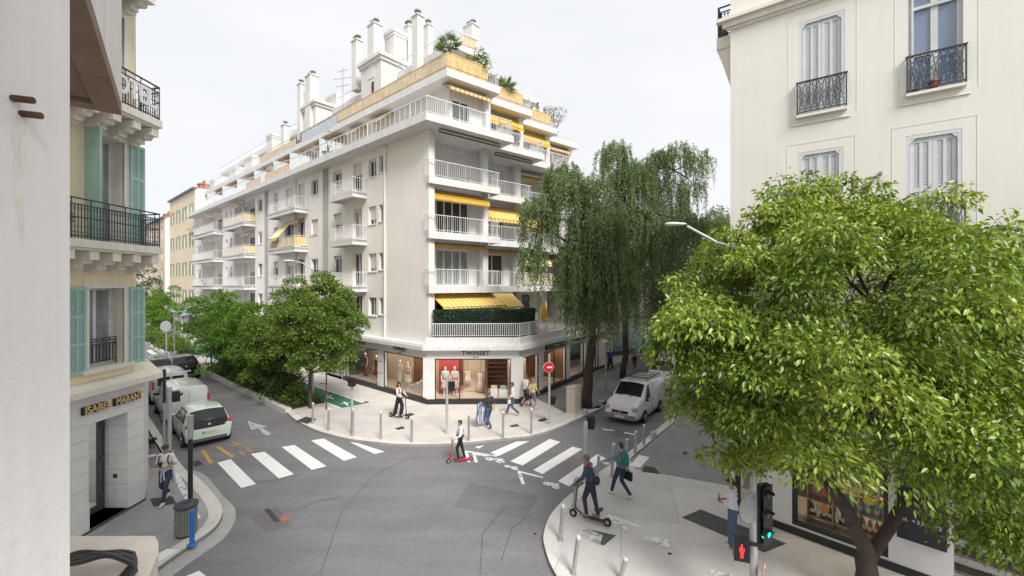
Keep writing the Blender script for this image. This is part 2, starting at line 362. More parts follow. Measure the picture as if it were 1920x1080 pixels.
# right pavement
k3 = [G(x, y) for x, y in ((1243, 799), (1173, 857), (1122, 891), (1083, 922), (1055.6, 944), (1030.6, 974.5), (1019.4, 1008), (1022, 1034), (1037, 1075), (1078, 1135), (1160, 1200), (1330, 1290), (1800, 1420))]
DSR = (k3[0]-k3[1]).normalized(); k3 = [k3[0]+DSR*90, k3[0]+DSR*20]+k3
k3s = k3[:2]+smoothline(k3[2:], 4)
mb = MB(); mb.prism([(p.x, p.y) for p in k3s+[Vector((60, 4, 0)), Vector((140, 90, 0))]], -0.005, PAV); struct('right_pavement', mb, paving('pale_plaza_concrete', (0.57, 0.55, 0.535), (3.2, 3.2), 0.25))
mb = MB(); band(mb, k3s, strip(k3s, 0.34), -0.004, PAV+0.004); struct('right_kerb', mb, M_kerb)
mb = MB(); a, b_ = PV(1192, 880), PV(1357, 909); c, d = PV(1250, 802), PV(1180, 861)
mb.sheet([(p.x, p.y) for p in (a, b_, b_+(b_-a)*2.5, b_+(b_-a)*2.5+DSR*40, c+DSR*40+Vector((0.3, 0, 0)), c, d)], PAV+0.004); struct('side_street_pavement', mb, M_lane)
mb = MB(); a, b_, c = PV(1001, 745), PV(1062, 774), PV(1124, 765)
mb.sheet([(p.x, p.y) for p in (a, b_, c, c+DS*40, a+Vector((0, 0.6, 0))+DS*34)], PAV+0.004); struct('shopping_pavement', mb, M_walk)
mb = MB()
for z, col, pts in ((PAV+0.004, 0, ((1277.8, 970), (1313.9, 955), (1475, 1019), (1433, 1036))), (PAV+0.004, 0, ((1098.6, 991), (1155.6, 1003.6), (1132, 1023), (1107, 1012)))):
    mb.sheet([(p.x, p.y) for p in (G(x, y, z) for x, y in pts)], z)
struct('paving_patch', mb, M_dark)
mb = MB(); mb.sheet([(p.x, p.y) for p in (G(x, y, PAV+0.008) for x, y in ((1079, 1002), (1098.6, 991), (1130, 1003), (1125, 1021)))], PAV+0.008); struct('worn_paint_patch', mb, paint('speckled_paint', (0.6, 0.6, 0.58), 0.46))
# asphalt repairs in the junction
mb = MB()
for pts in (((470, 972), (520, 950), (546, 985), (500, 999)), ((880, 905), (1010, 930), (985, 975), (850, 950)), ((1135, 812), (1150, 804), (1190, 812), (1176, 822))):
    mb.sheet([(p.x, p.y) for p in (G(x, y) for x, y in pts)], 0.004)
struct('road_repair', mb, asphalt('repair_asphalt', 0.155, 0.3))
# ------------------------------------------------------------------ painted markings
def marks(name, quads, m, z=0.008, top=0.0):
    mb = MB()
    for q in quads: mb.sheet([(p.x, p.y) for p in (G(x, y, top+z) for x, y in q)], top+z)
    return struct(name, mb, m)
marks('left_crosswalk', [((407.5, 867.5), (432.5, 861), (480, 907.5), (452.5, 915)), ((470, 851), (496, 847), (551, 889), (523, 897)), ((528, 838), (552, 834), (612, 874), (585, 881)), ((583, 826), (607, 822), (669, 857), (645, 864)), ((656, 829), (672, 831), (721.5, 847), (702, 851)), ((349, 1080), (373, 1070), (420, 1105), (385, 1120))], M_white)
marks('right_crosswalk', [((919.4, 848.6), (934.5, 855), (992, 827), (968, 828)), ((957, 864.8), (979.7, 872.8), (1050.8, 828.6), (1031, 822.8)), ((1000, 881), (1017, 889), (1092, 842), (1073.4, 837.3)), ((1046, 902), (1066.7, 912), (1136, 859), (1119.4, 851.7))], M_white)
marks('pavement_stripe', [((1180.5, 873), (1200, 877), (1218, 857), (1198.6, 853)), ((269, 1053), (313, 1029), (335.5, 1030), (269, 1070)), ((368, 955), (377, 972), (366, 972))], M_white, 0.008, PAV)
marks('worn_pavement_paint', [((326, 888), (332, 885), (372, 948), (352, 946), (335, 915)), ((269, 856), (293, 850), (294, 854), (269, 861))], M_worn, 0.012, PAV)
marks('stop_line', [((1131, 804), (1152, 806.5), (1152, 808), (1131, 806)), ((1170, 810), (1191, 813.5), (1190, 815.5), (1170, 812))], M_white)
marks('road_triangle', [((890, 838), (908, 835), (898, 841))], M_white)
def strokes(name, lines, wd, m, top=0.0, closed=False):
    mb = MB(); z = top+0.008
    for ln in lines:
        P = [G(x, y, z) for x, y in ln]
        for i in range(len(P)-1):
            d = (P[i+1]-P[i]); d.normalize(); s = Vector((-d.y, d.x, 0))*wd/2
            mb.sheet([((p).x, (p).y) for p in (P[i]+s-d*wd*0.3, P[i+1]+s+d*wd*0.3, P[i+1]-s+d*wd*0.3, P[i]-s-d*wd*0.3)], z); z += 0.0003
    return struct(name, mb, m)
def bike(cx, cy, ux, uy, vx, vy):                                # a bicycle pictogram: u along, v up, in picture units on the ground
    def T(a, b_): return (cx+ux*a+vx*b_, cy+uy*a+vy*b_)
    ln = []
    for c in (-0.6, 0.6): ln.append([T(c+0.36*math.cos(t*math.pi/5), 0.36*math.sin(t*math.pi/5)) for t in range(11)])
    ln += [[T(-0.6, 0), T(-0.2, 0.6), T(0.45, 0.6), T(0.6, 0)], [T(-0.2, 0.6), T(0, 0), T(0.45, 0.6)], [T(0, 0), T(-0.6, 0)], [T(0.4, 0.85), T(0.6, 0.8)]]
    return ln
strokes('road_seam', [[(470, 905), (520, 899), (560, 890)], [(600, 1078), (640, 960), (700, 890), (790, 850)], [(900, 1078), (905, 1000), (960, 935)], [(560, 955), (590, 940), (640, 932)], [(1000, 960), (960, 990), (940, 1050)]], 0.022, asphalt('seam_tar', 0.12, 0.2))
marks('orange_survey_mark', [((524, 972), (530, 967), (549, 967), (546, 972), (532, 978))], paint('orange_spray', (0.42, 0.16, 0.07), 0.52))
strokes('cycle_chevrons', [[(879, 866), (874, 846), (930, 855)], [(893, 866), (888, 851), (913, 855)], [(981, 907), (973, 884), (1016, 895)]], 0.12, M_worn)
strokes('cycle_symbols', bike(928, 863, 17, 4, 7, -5)+bike(1034, 910, 14, 5, 6, -6)+bike(958, 877, 12, 4, 5, -4), 0.075, M_worn)
strokes('pavement_chevrons', [[(1155, 981), (1141, 966), (1196, 987)], [(1173, 992), (1160, 976)], [(1345, 1082), (1336, 1071), (1370, 1080)]], 0.11, M_worn, PAV)
strokes('pavement_cycle_symbol', bike(1232, 1016, 22, 8, 8, -9), 0.09, M_worn, PAV)
marks('lane_arrow', [((464, 789), (501, 800), (471, 806)), ((484, 803), (491, 801), (510, 814), (499, 817))], paint('old_arrow_paint', (0.5, 0.5, 0.5), 0.5))
marks('far_lane_arrow', [((274, 658), (282, 655), (296, 664), (286, 665)), ((278, 669), (288, 669), (293, 677), (285, 676))], M_worn)
marks('yellow_bay_lines', [((376, 844), (382, 842), (400, 867), (393, 871)), ((404, 838), (410, 836), (440, 855), (433, 858))], M_yel)
strokes('yellow_bay_letters', [[(436, 828), (452, 834)], [(444, 831), (436, 837)], [(458, 839), (468, 838), (465, 845), (474, 846)], [(449, 847), (458, 853)]], 0.13, paint('worn_yellow_paint', (0.42, 0.27, 0.08), 0.47))
# cycle lane and planted strip of the left street
ca, cb = PV(641, 765), PV(683, 757)
mb = MB(); mb.sheet([(p.x, p.y) for p in (ca, cb, cb+D1*80, ca+D1*80)], PAV+0.004); struct('cycle_lane', mb, M_green)
mb = MB(); nrm = (cb-ca).normalized()
for p in (ca-nrm*0.1, cb): mb.sheet([(q.x, q.y) for q in (p, p+nrm*0.1, p+nrm*0.1+D1*80, p+D1*80)], PAV+0.008)
struct('cycle_lane_border', mb, M_white)
strokes('cycle_lane_symbols', [[(612, 742), (625, 748)], [(614, 747), (621, 741)], [(640, 757), (655, 755)], [(645, 753), (652, 760)]], 0.10, M_white, PAV)
ND = -N1                                                         # from the road towards the facade
def PKp(a, b_, z=0.0): return pk0+D1*a+ND*b_+Vector((0, 0, z))
for a0, a1 in ((0.3, 16.6), (26.0, 60.0)):
    mb = MB(); mb.prism([(p.x, p.y) for p in (PKp(a0+0.2, 0.3), PKp(a1, 0.3), PKp(a1, 2.25), PKp(a0+0.2, 2.25))], PAV-0.02, PAV+0.03); struct('planting_bed', mb, M_soil)
    mb = MB(); mb.prism([(p.x, p.y) for p in (PKp(a0, -0.02), PKp(a1, -0.02), PKp(a1, 0.3), PKp(a0, 0.3))], 0, PAV+0.14); struct('bed_kerb', mb, M_kerb)
# iron covers and grates in the paving
def cover(pts, label, top=PAV, name='drain_cover'):
    P = [G(x, y, top+0.006) for x, y in pts]; c = sum(P, Vector())/4; c.z = top
    mb = MB(); mb.prism([(p.x, p.y) for p in P], top-0.01, top+0.007)
    for i in range(1, 5):
        a = P[0].lerp(P[3], i/5); b_ = P[1].lerp(P[2], i/5); d = (b_-a).normalized(); s = Vector((-d.y, d.x, 0))*0.012
        mb.prism([(p.x, p.y) for p in (a.lerp(b_, 0.1)+s, a.lerp(b_, 0.9)+s, a.lerp(b_, 0.9)-s, a.lerp(b_, 0.1)-s)], top+0.0072, top+0.012)
    tag(mb.build(name, M_iron, loc=c), label, 'drain cover')
for pts, lb in ((((1007, 788), (1021, 783), (1028, 787), (1014, 791)), 'dark iron cover in the paving at the foot of the no entry sign post'),
                (((955, 798), (970, 795), (974, 799), (959, 801)), 'dark iron cover in the paving behind the kerb bollard below the jeans walker'),
                (((740, 803), (755, 799), (760, 803), (746, 806)), 'dark iron cover in the paving below the woman on the electric scooter'),
                (((757, 778), (770, 774), (778, 777), (765, 782)), 'dark iron cover right beside the wheels of the woman on the scooter'),
                (((676, 756), (687, 752), (693, 754), (682, 757)), 'dark iron cover beside the near end of the green cycle lane'),
                (((1278, 850), (1284, 846), (1291, 849), (1285, 853)), 'small square iron cover in the grey pavement of the side street')):
    cover(pts, lb)
cover(((556, 789), (574, 781), (594, 786), (576, 795)), 'wide dark iron grating by the end of the planted strip')
cover(((1113, 955), (1130, 951), (1131, 957), (1119, 963)), 'dark square iron cover behind the man on the scooter')
cover(((1203, 884), (1238, 889), (1228, 876), (1208, 873)), 'square inspection cover beside the short painted stripe on the pavement')
cover(((281, 935), (323, 930), (331, 944), (288, 950)), 'large dark plate in the pavement under the walking person with a white tee')
cover(((356, 868), (372, 862), (381, 870), (366, 875)), 'dark gutter grate in the road behind the black post', 0.004)
cover(((495, 955), (505, 953), (526, 977), (515, 979)), 'long worn iron cover in the middle of the road junction', 0.004)
cover(((1000, 1000), (1003, 999), (1006, 1001), (1003, 1003)), 'tiny round iron valve cover in the road beside the curved kerb', 0.0)
cover(((1251, 1037), (1257, 1036), (1261, 1039), (1255, 1040)), 'tiny iron valve cover on the pale pavement right of the cycle symbol')
# ------------------------------------------------------------------ building materials
M_side = mat('warm_grey_render', (0.79, 0.755, 0.72), 0.85, 0.05, 0.6, streak=0.03, bump=0.15, bscale=60, dirt=((0.50, 0.46, 0.42), 0.9, 0.68))
M_bay = mat('cream_render', (0.71, 0.685, 0.665), 0.85, 0.05, 0.8, streak=0.12, bump=0.12, bscale=60)
M_band = mat('white_render', (0.66, 0.65, 0.64), 0.8, 0.05, 1.2, streak=0.08, dirt=((0.50, 0.47, 0.44), 1.6, 0.69))
M_roofw = mat('white_roof_render', (0.68, 0.665, 0.64), 0.85, 0.05, 0.7, streak=0.08)
M_frame = mat('white_window_frame', (0.72, 0.72, 0.71), 0.5, 0.05, 5)
M_rail = mat('white_railing_paint', (0.66, 0.66, 0.66), 0.5, 0.06, 8)
M_pane = mat('dark_window_glass', (0.045, 0.05, 0.055), 0.08, 0.4, 0.7, spec=0.5)
M_curt = mat('curtained_glass', (0.36, 0.38, 0.39), 0.12, 0.25, 1.5, spec=0.5, streak=0.35)
M_shut = mat('roller_shutter', (0.60, 0.585, 0.565), 0.6, 0.05, 4, bump=0.5, bscale=8)
M_grey = mat('grey_metal', (0.33, 0.34, 0.35), 0.45, 0.1, 6, metal=0.3)
M_dkmet = mat('dark_metal', (0.03, 0.032, 0.036), 0.45, 0.2, 6, metal=0.2)
M_yfab = mat('yellow_awning_cloth', (0.72, 0.41, 0.03), 0.8, 0.1, 5); M_yfab2 = mat('pale_yellow_awning_cloth', (0.74, 0.60, 0.28), 0.8, 0.08, 5)
M_ofab = mat('ochre_awning_cloth', (0.55, 0.33, 0.10), 0.85, 0.12, 4); M_ofab2 = mat('cream_awning_cloth', (0.68, 0.60, 0.44), 0.85, 0.1, 4)
M_wood = mat('yellow_wood_screen', (0.66, 0.48, 0.23), 0.75, 0.18, 3, streak=0.18)
M_wood2 = mat('faded_wood_screen', (0.67, 0.55, 0.38), 0.8, 0.15, 3, streak=0.15)
M_pipe = mat('drain_pipe', (0.74, 0.72, 0.69), 0.6, 0.06, 3)
M_tile = mat('terrace_floor', (0.45, 0.38, 0.32), 0.8, 0.1, 4)
def line_x(p, d, q, e):                                          # where two plan lines cross
    den = d.x*e.y-d.y*e.x; t = ((q.x-p.x)*e.y-(q.y-p.y)*e.x)/den; return Vector((p.x+d.x*t, p.y+d.y*t, 0))
A0 = Vector((-4.76, 24.4, 0)); L1 = Vector((-4.70, 24.15, 0))
RR = [Vector((-0.75, 27.32, 0)), Vector((1.46, 31.0, 0)), Vector((3.72, 34.65, 0)), Vector((5.98, 38.3, 0))]
TEND = 50.0
LP = Plane(A0, D1, N1)
def front_pts(oL, oF, oR):                                       # plan outline: corner, then the stepped bay corners
    a = A0+N1*oL; pts = [line_x(a, D1, RR[0]+N2*oF, U2)]
    for k, R in enumerate(RR):
        e = R+N2*oF+U2*oR; pts.append(e)
        if k+1 < len(RR): pts.append(line_x(e, N2, RR[k+1]+N2*oF, U2))
    return pts
def plan(oL, oF, oR, t=TEND, deep=9.0):
    f = front_pts(oL, oF, oR); return [A0+N1*oL+D1*t]+f+[f[-1]-N2*deep, A0+N1*oL+D1*t-N1*deep]
AB = thing('apartment_building', 'long white stepped apartment block with yellow awnings on the corner behind the crossing', 'building', (A0.x, A0.y, 0))
def win(pl, a0, a1, z0, z1, o, n=2, pane=None, shut=0.0, parent=None, fm=None, trans=False, fw=0.055, sill=False):
    parent = parent or AB; fm = fm or M_frame; mb = MB(); d = 0.05; o1 = o+d
    pl.box(mb, a0, a0+fw, z0, z1, o, o1); pl.box(mb, a1-fw, a1, z0, z1, o, o1); pl.box(mb, a0+fw, a1-fw, z0, z0+fw, o, o1); pl.box(mb, a0+fw, a1-fw, z1-fw, z1, o, o1)
    for i in range(1, n):
        c = a0+(a1-a0)*i/n; pl.box(mb, c-fw*0.7, c+fw*0.7, z0+fw, z1-fw, o, o1)
    if shut > 0: pl.box(mb, a0+fw, a1-fw, z1-fw-(z1-z0-2*fw)*shut, z1-fw, o+0.03, o1+0.02, 1)
    if sill: pl.box(mb, a0-0.08, a1+0.08, z0-0.07, z0-0.003, o+0.02, -o*0.0+0.07, 2)
    f = mb.build('window', [fm, M_shut, M_band], parent)
    mb = MB(); mb.quad(pl.p(a0+fw*0.5, z0+fw*0.5, o+0.018), pl.p(a1-fw*0.5, z0+fw*0.5, o+0.018), pl.p(a1-fw*0.5, z1-fw*0.5, o+0.018), pl.p(a0+fw*0.5, z1-fw*0.5, o+0.018))
    mb.build('pane', pane or M_pane, f); return f
def awning(p0, p1, out, proj, drop, parent=None, mats=None, val=0.24, strip_w=0.16, name='awning', skew=None):
    p0, p1, out = Vector(p0), Vector(p1), Vector(out).normalized(); L = (p1-p0).length; n = max(3, int(L/strip_w)); mb = MB()
    f0 = p0+out*proj-Vector((0, 0, drop)); f1 = p1+out*proj-Vector((0, 0, drop))
    if skew: f0 += Vector(skew[0]); f1 += Vector(skew[1])
    for i in range(n):
        a, b = i/n, (i+1)/n; A, B = p0.lerp(p1, a), p0.lerp(p1, b); Cc, D = f0.lerp(f1, a), f0.lerp(f1, b); m = i % 2
        mb.quad(A, B, D, Cc, m); dn = Vector((0, 0, -val)); mid = (Cc+D)/2
        mb.add([Cc, D, D+dn*0.6, mid+dn, Cc+dn*0.6], [(0, 1, 2, 3, 4)], m)
    mb.tube([p0, p1], 0.05, 8, 2); mb.tube([f0, f1], 0.022, 6, 2)
    for e in (0.08, 0.92):
        q0, q1 = p0.lerp(p1, e), f0.lerp(f1, e); mb.tube([q0-Vector((0, 0, 0.12)), (q0+q1)/2-Vector((0, 0, 0.1)), q1], 0.018, 5, 2)
    return mb.build(name, (mats or [M_yfab, M_yfab2])+[M_grey], parent or AB)
# ---- long street wall with its openings (floors at FZ)
FZ = [3.8, 6.72, 9.85, 13.0]
rnd = random.Random(3)
holes = []; units = []
for j, z in enumerate(FZ):
    holes += [(4.72, 5.2, z+1.1, z+2.2, 0.22), (5.5, 6.45, z+1.0, z+2.2, 0.22), (7.3, 8.5, z+0.02, z+2.3, 0.25), (10.1, 11.4, z+0.9, z+2.25, 0.25), (13.9, 15.1, z+1.0, z+2.2, 0.22),
              (16.3, 17.6, z+0.02, z+2.3, 0.25), (18.5, 20.2, z+0.02, z+2.25, 0.25), (21.8, 22.9, z+0.5, z+2.25, 0.25), (25.7, 26.9, z+1.0, z+2.2, 0.22)]
    units += [(4.72, 5.2, z+1.1, z+2.2, 0.2, 1, None, 0), (5.5, 6.45, z+1.0, z+2.2, 0.2, 2, None, [0.0, 0.85, 0.75, 0.1][j]), (7.3, 8.5, z+0.02, z+2.3, 0.23, 2, [None, M_pane, M_curt, M_pane][j], [0, 0, 0.1, 0.35][j]), (10.1, 11.4, z+0.9, z+2.25, 0.23, 2, None, [0.2, 0.15, 0.62, 0.1][j]),
              (13.9, 15.1, z+1.0, z+2.2, 0.2, 2, None, [0, 0.05, 0.96, 0][j]), (16.3, 17.6, z+0.02, z+2.3, 0.23, 2, [M_curt, M_pane, M_pane, M_pane][j], [0, 0, 0, 0.9][j]), (18.5, 20.2, z+0.02, z+2.25, 0.23, 2, [None, M_curt, M_pane, M_curt][j], [0.3, 0.2, 0, 0.7][j]), (21.8, 22.9, z+0.5, z+2.25, 0.23, 2, None, 0.3), (25.7, 26.9, z+1.0, z+2.2, 0.2, 2, None, [0, 0, 0.2, 0][j])]
    for a, b in ((27.7, 34.0), (38.2, 46.6)): holes.append((a, b, z+0.02, z+2.55, 1.25))
    for a in (34.7, 36.4, 47.3, 48.7): holes.append((a, a+0.75, z+0.9, z+2.15, 0.22)); units.append((a, a+0.75, z+0.9, z+2.15, 0.2, 1, None, [0, 0.3, 0, 0.5][j]))
mb = MB(); LP.wall(mb, 0.0, TEND, 3.3, 15.72, holes, 0.22)
for j, z in enumerate(FZ):                                        # backs of the loggias
    for a, b in ((27.7, 34.0), (38.2, 46.6)): mb.quad(LP.p(a, z+0.02, -1.25), LP.p(b, z+0.02, -1.25), LP.p(b, z+2.55, -1.25), LP.p(a, z+2.55, -1.25))
for h in holes:
    if h[4] < 0.4 and h[2] > z*0+0.3: LP.box(mb, h[0]-0.06, h[1]+0.06, h[2]-0.07, h[2]-0.004, 0.0, 0.06)
LP.box(mb, 0.003, 2.2, 3.3, 15.72, -0.42, -0.004)                   # end pier, seen edge-on at the corner
mb.quad(LP.p(TEND, 0, 0), LP.p(TEND, 0, -11), LP.p(TEND, 19.0, -11), LP.p(TEND, 19.0, 0))
mb.build('street_wall', M_side, AB)
for a0, a1, z0, z1, o, n, pn, sh in units: win(LP, a0, a1, z0, z1, -o, n, pn, sh)
for j, z in enumerate(FZ):
    for a, b in ((27.7, 34.0), (38.2, 46.6)):
        for q in (0.12, 0.55): win(LP, a+(b-a)*q, a+(b-a)*q+1.7, z+0.03, z+2.2, -1.24, 2, rnd.choice([M_pane, M_curt]), rnd.choice([0, 0, 0.3]))
for a in (12.2, 24.2):                                            # ribbed grey panels of the stairs
    mb = MB()
    for i in range(5): LP.box(mb, a+i*0.17, a+i*0.17+0.1, 3.6, 15.7, 0.0, 0.05)
    LP.box(mb, a-0.04, a+0.85, 3.6, 15.7, 0.0, 0.02); mb.build('ribbed_panel', mat('grey_ribbed_render', (0.44, 0.43, 0.425), 0.8, 0.08, 1.0, streak=0.15), AB)
for a in (4.35, 17.95, 30.9):                                     # rain pipes
    mb = MB(); mb.tube([LP.p(a, 3.5, 0.09), LP.p(a, 15.1, 0.09)], 0.062, 8); mb.lathe(LP.p(a, 15.1, 0.09), [(0.065, 0), (0.15, 0.28), (0.15, 0.5)], 8)
    for z in (5, 8, 11, 14): LP.box(mb, a-0.09, a+0.09, z, z+0.05, 0.0, 0.1)
    mb.build('rain_pipe', M_pipe, AB)
# ---- balconies on the long wall
def balcony(pl, a0, a1, z, wd, rail_h=0.98, slab=0.36, kind='bars', name='balcony', end_kind=None, parent=None, both=True):
    mb = MB(); pl.box(mb, a0, a1, z-0.16, z, 0.004, wd); pl.box(mb, a0, a1, z-slab, z+0.06, wd-0.12, wd)
    for e in ((a0, a0+0.1), (a1-0.1, a1)): pl.box(mb, e[0], e[1], z-slab, z+0.06, 0.004, wd-0.12)
    b = mb.build(name, M_band, parent or AB)
    mb = MB(); wo = wd-0.06; zz = z+0.06
    for q0, q1 in ((pl.p(a0+0.06, zz, wo), pl.p(a1-0.06, zz, wo)), (pl.p(a0+0.06, zz, 0.02), pl.p(a0+0.06, zz, wo)), (pl.p(a1-0.06, zz, 0.02), pl.p(a1-0.06, zz, wo))): railing(mb, q0, q1, rail_h-0.06, 0.15, 0.013, 0.04, 8)
    mb.build('railing', M_rail, b)
    if kind != 'bars':
        mb = MB(); pl.box(mb, a0+0.1, a1-0.1, zz+0.1, zz+rail_h-0.2, wo-0.06, wo-0.04); pl.box(mb, a0+0.1, a0+0.12, zz+0.1, zz+rail_h-0.2, 0.03, wo-0.06, 1)
        for i in range(5): pl.box(mb, a0+0.095, a0+0.125, zz+0.1, zz+rail_h-0.2, 0.1+i*0.18, 0.19+i*0.18, 2)
        mb.build('balcony_screen', [kind, M_ofab2, M_yfab], b)
    return b
for j, z in enumerate(FZ[1:], 1):
    balcony(LP, 6.65, 9.9, z, 1.05)
    balcony(LP, 15.7, 21.5, z, 1.05, kind='bars' if j != 2 else M_wood)
    balcony(LP, 27.5, 34.2, z, 1.05, kind=M_wood2 if j in (2, 3) else 'bars')
    balcony(LP, 37.8, 46.8, z, 1.05)
# ---- awnings on the long wall
UPZ = Vector((0, 0, 1))
awning(LP.p(18.6, FZ[2]+2.45, 0.05), LP.p(20.4, FZ[2]+2.45, 0.05), N1, 1.25, 1.55, mats=[M_yfab2, M_ofab2])
awning(LP.p(16.4, FZ[2]+2.5, 0.05), LP.p(18.2, FZ[2]+2.5, 0.05), N1, 0.45, 0.25, mats=[M_ofab, M_ofab2])
awning(LP.p(30.6, FZ[3]+2.45, 0.05), LP.p(33.6, FZ[3]+2.45, 0.05), N1, 0.5, 0.3, mats=[M_ofab2, M_ofab])
awning(LP.p(28.2, FZ[2]+2.45, 0.05), LP.p(30.2, FZ[2]+2.45, 0.05), N1, 0.5, 0.3, mats=[M_yfab, M_ofab2])
awning(LP.p(38.6, FZ[3]+2.45, 0.05), LP.p(40.4, FZ[3]+2.45, 0.05), N1, 0.4, 0.2)
awning(LP.p(41.2, FZ[3]+2.45, 0.05), LP.p(43.0, FZ[3]+2.45, 0.05), N1, 0.4, 0.2)
# ---- the stepped bays
WB = [(RR[0]-L1).dot(U2)]+[4.05]*3
BP = [Plane(RR[k]-U2*WB[k], U2, N2) for k in range(4)]            # front plane of each bay
BACK = -1.95
bayz = [3.83, 6.75, 9.88, 13.02]
def step_to(k): return (RR[k]-RR[k+1]).dot(N2)                     # how far the next bay stands back
for k in range(4):
    pl = BP[k]; w_ = WB[k]; hs = []; us = []
    for j, z in enumerate(bayz):
        if k == 0: hs.append((1.55, 3.95, z+0.02, z+2.3, 0.2)); us.append((1.55, 3.95, z+0.02, z+2.3, 4, [M_pane, M_curt, M_pane, M_curt][j], [0, 0, 0, 0.72][j]))
        else: hs.append((1.0, 2.9, z+0.02, z+2.3, 0.2)); us.append((1.0, 2.9, z+0.02, z+2.3, 2, [M_pane, M_pane, M_pane, M_pane][j], [0, 0, 0.3, 0.55][j]))
    bp = Plane(pl.p(0, 0, BACK), U2, N2); mb = MB()
    bp.wall(mb, -0.08 if k == 0 else 0.0, w_-0.0, 3.6, 15.75, hs, 0.2)
    st = step_to(k) if k < 3 else 4.0
    mb.quad(bp.p(w_, 3.6, 0), bp.p(w_, 3.6, -st), bp.p(w_, 15.75, -st), bp.p(w_, 15.75, 0))
    mb.build('bay_wall', M_bay, AB)
    for a0, a1, z0, z1, n, pn, sh in us: win(bp, a0, a1, z0, z1, -0.18, n, pn, sh)
    mb = MB(); pl.box(mb, w_-0.62, w_-0.2, 3.6, 15.75, -1.45, -1.05)
    if k: pl.box(mb, 0.02, 0.12, 3.6, 15.75, BACK+0.01, -0.35)
    mb.build('bay_pier', M_band, AB)
    for j, z in enumerate(bayz[1:], 1):                            # the balcony of each bay and floor
        mb = MB(); f = [pl.p(0, 0, 0), pl.p(w_, 0, 0), pl.p(w_, 0, BACK+0.01)]+([pl.p(0.1, 0, BACK+0.01), pl.p(0.14, 0, -0.35)] if k == 0 else [pl.p(0, 0, BACK+0.01)])
        mb.prism([(p.x, p.y) for p in f], z-0.17, z)
        pl.box(mb, 0.0, w_, z-0.40, z+0.02, -0.14, 0.003); pl.box(mb, w_-0.12, w_+0.003, z-0.40, z+0.02, -1.0, -0.14)
        if k == 0: pl.box(mb, -0.003, 0.12, z-0.40, z+0.02, -0.30, -0.14)
        b = mb.build('balcony', M_band, AB)
        mb = MB(); zz = z+0.02
        railing(mb, pl.p(0.05, zz, -0.07), pl.p(w_-0.05, zz, -0.07), 0.98, 0.135, 0.013, 0.045, 9); railing(mb, pl.p(w_-0.05, zz, -0.07), pl.p(w_-0.05, zz, -1.0), 0.98, 0.115, 0.017, 0.05)
        if k == 0: railing(mb, pl.p(0.05, zz, -0.07), pl.p(-0.05, zz, -0.5), 0.98, 0.115, 0.017, 0.05)
        mb.build('railing', M_rail, b)
        if k == 2 and j == 1:
            mb = MB(); pl.box(mb, 0.1, w_-0.1, zz+0.1, zz+0.9, -0.12, -0.1); mb.build('balcony_screen', M_wood2, b)
def bay_awn(k, z, a0, a1, proj, drop, o=-1.05, mats=None, val=0.24): return awning(BP[k].p(a0, z, o), BP[k].p(a1, z, o), N2, proj, drop, mats=mats, val=val)
bay_awn(0, 12.5, 0.5, 4.5, 0.7, 0.42, mats=[M_yfab, M_yfab], val=0.32); bay_awn(0, 9.35, 0.4, 4.55, 0.35, 0.12, mats=[M_yfab, M_ofab])
bay_awn(1, 12.3, 0.05, 3.6, 1.0, 0.95); bay_awn(1, 9.3, 0.05, 3.6, 0.35, 0.12, mats=[M_yfab, M_ofab])
bay_awn(2, 15.45, 0.1, 3.6, 0.75, 0.32, mats=[M_yfab, M_ofab]); bay_awn(2, 9.3, 0.1, 3.6, 0.9, 0.8, mats=[M_yfab2, M_ofab2]); bay_awn(2, 12.3, 0.1, 3.6, 0.9, 0.8)
bay_awn(3, 12.3, 0.1, 3.6, 0.8, 0.6); bay_awn(3, 9.3, 0.1, 3.6, 0.5, 0.3)
for k, zz in ((0, 15.66), (1, 15.66)):                             # awnings rolled up under the big slab
    mb = MB(); BP[k].box(mb, 0.5, WB[k]-0.3, zz-0.16, zz, 0.25, 0.40); BP[k].box(mb, 0.5, WB[k]-0.3, zz-0.12, zz-0.05, 0.40, 0.44, 1); mb.build('rolled_awning', [mat('dark_awning_box', (0.10, 0.09, 0.06), 0.7), M_ofab2], AB)
# ---- big slabs and set-back storeys
def slab(name, oL, oF, oR, z0, z1, m=None, deep=12):
    mb = MB(); mb.prism([(p.x, p.y) for p in plan(oL, oF, oR, TEND, deep)], z0, z1); return mb.build(name, m or M_band, AB)
slab('sixth_floor_slab', 1.0, 1.0, 0.3, 15.72, 16.14)
slab('seventh_floor_slab', -1.0, 0.0, 0.0, 19.05, 19.48)
slab('eighth_floor_slab', -2.9, -1.9, -0.3, 22.05, 22.42)
slab('roof_slab', -5.2, -4.8, -0.3, 24.35, 24.65)
def storey(oL, oF, oR, z0, z1, wins_long, wins_bay, m, nm):
    f = front_pts(oL, oF, oR); pl = Plane(f[0], D1, N1); mb = MB()
    pl.wall(mb, 0, TEND, z0, z1, [(a, b, z0+c, z0+d, 0.2) for a, b, c, d in wins_long], 0.2)
    fp = []
    for k in range(4):
        a, b = f[2*k], f[2*k+1]; q = Plane(a, b-a, N2); L = (b-a).length; fp.append((q, L))
        q.wall(mb, 0, L, z0, z1, [(L*x0, L*x1, z0+c, z0+d, 0.2) for x0, x1, c, d in wins_bay], 0.2)
        e = f[2*k+2] if 2*k+2 < len(f) else b-N2*9; mb.quad((b.x, b.y, z0), (e.x, e.y, z0), (e.x, e.y, z1), (b.x, b.y, z1))
    mb.build(nm, m, AB)
    for a, b, c, d in wins_long: win(pl, a, b, z0+c, z0+d, -0.18, 2, rnd.choice([M_pane, M_curt]), rnd.choice([0, 0, 0.3, 0.5]))
    for q, L in fp:
        for x0, x1, c, d in wins_bay: win(q, L*x0, L*x1, z0+c, z0+d, -0.18, 2, M_pane)
    return pl, fp
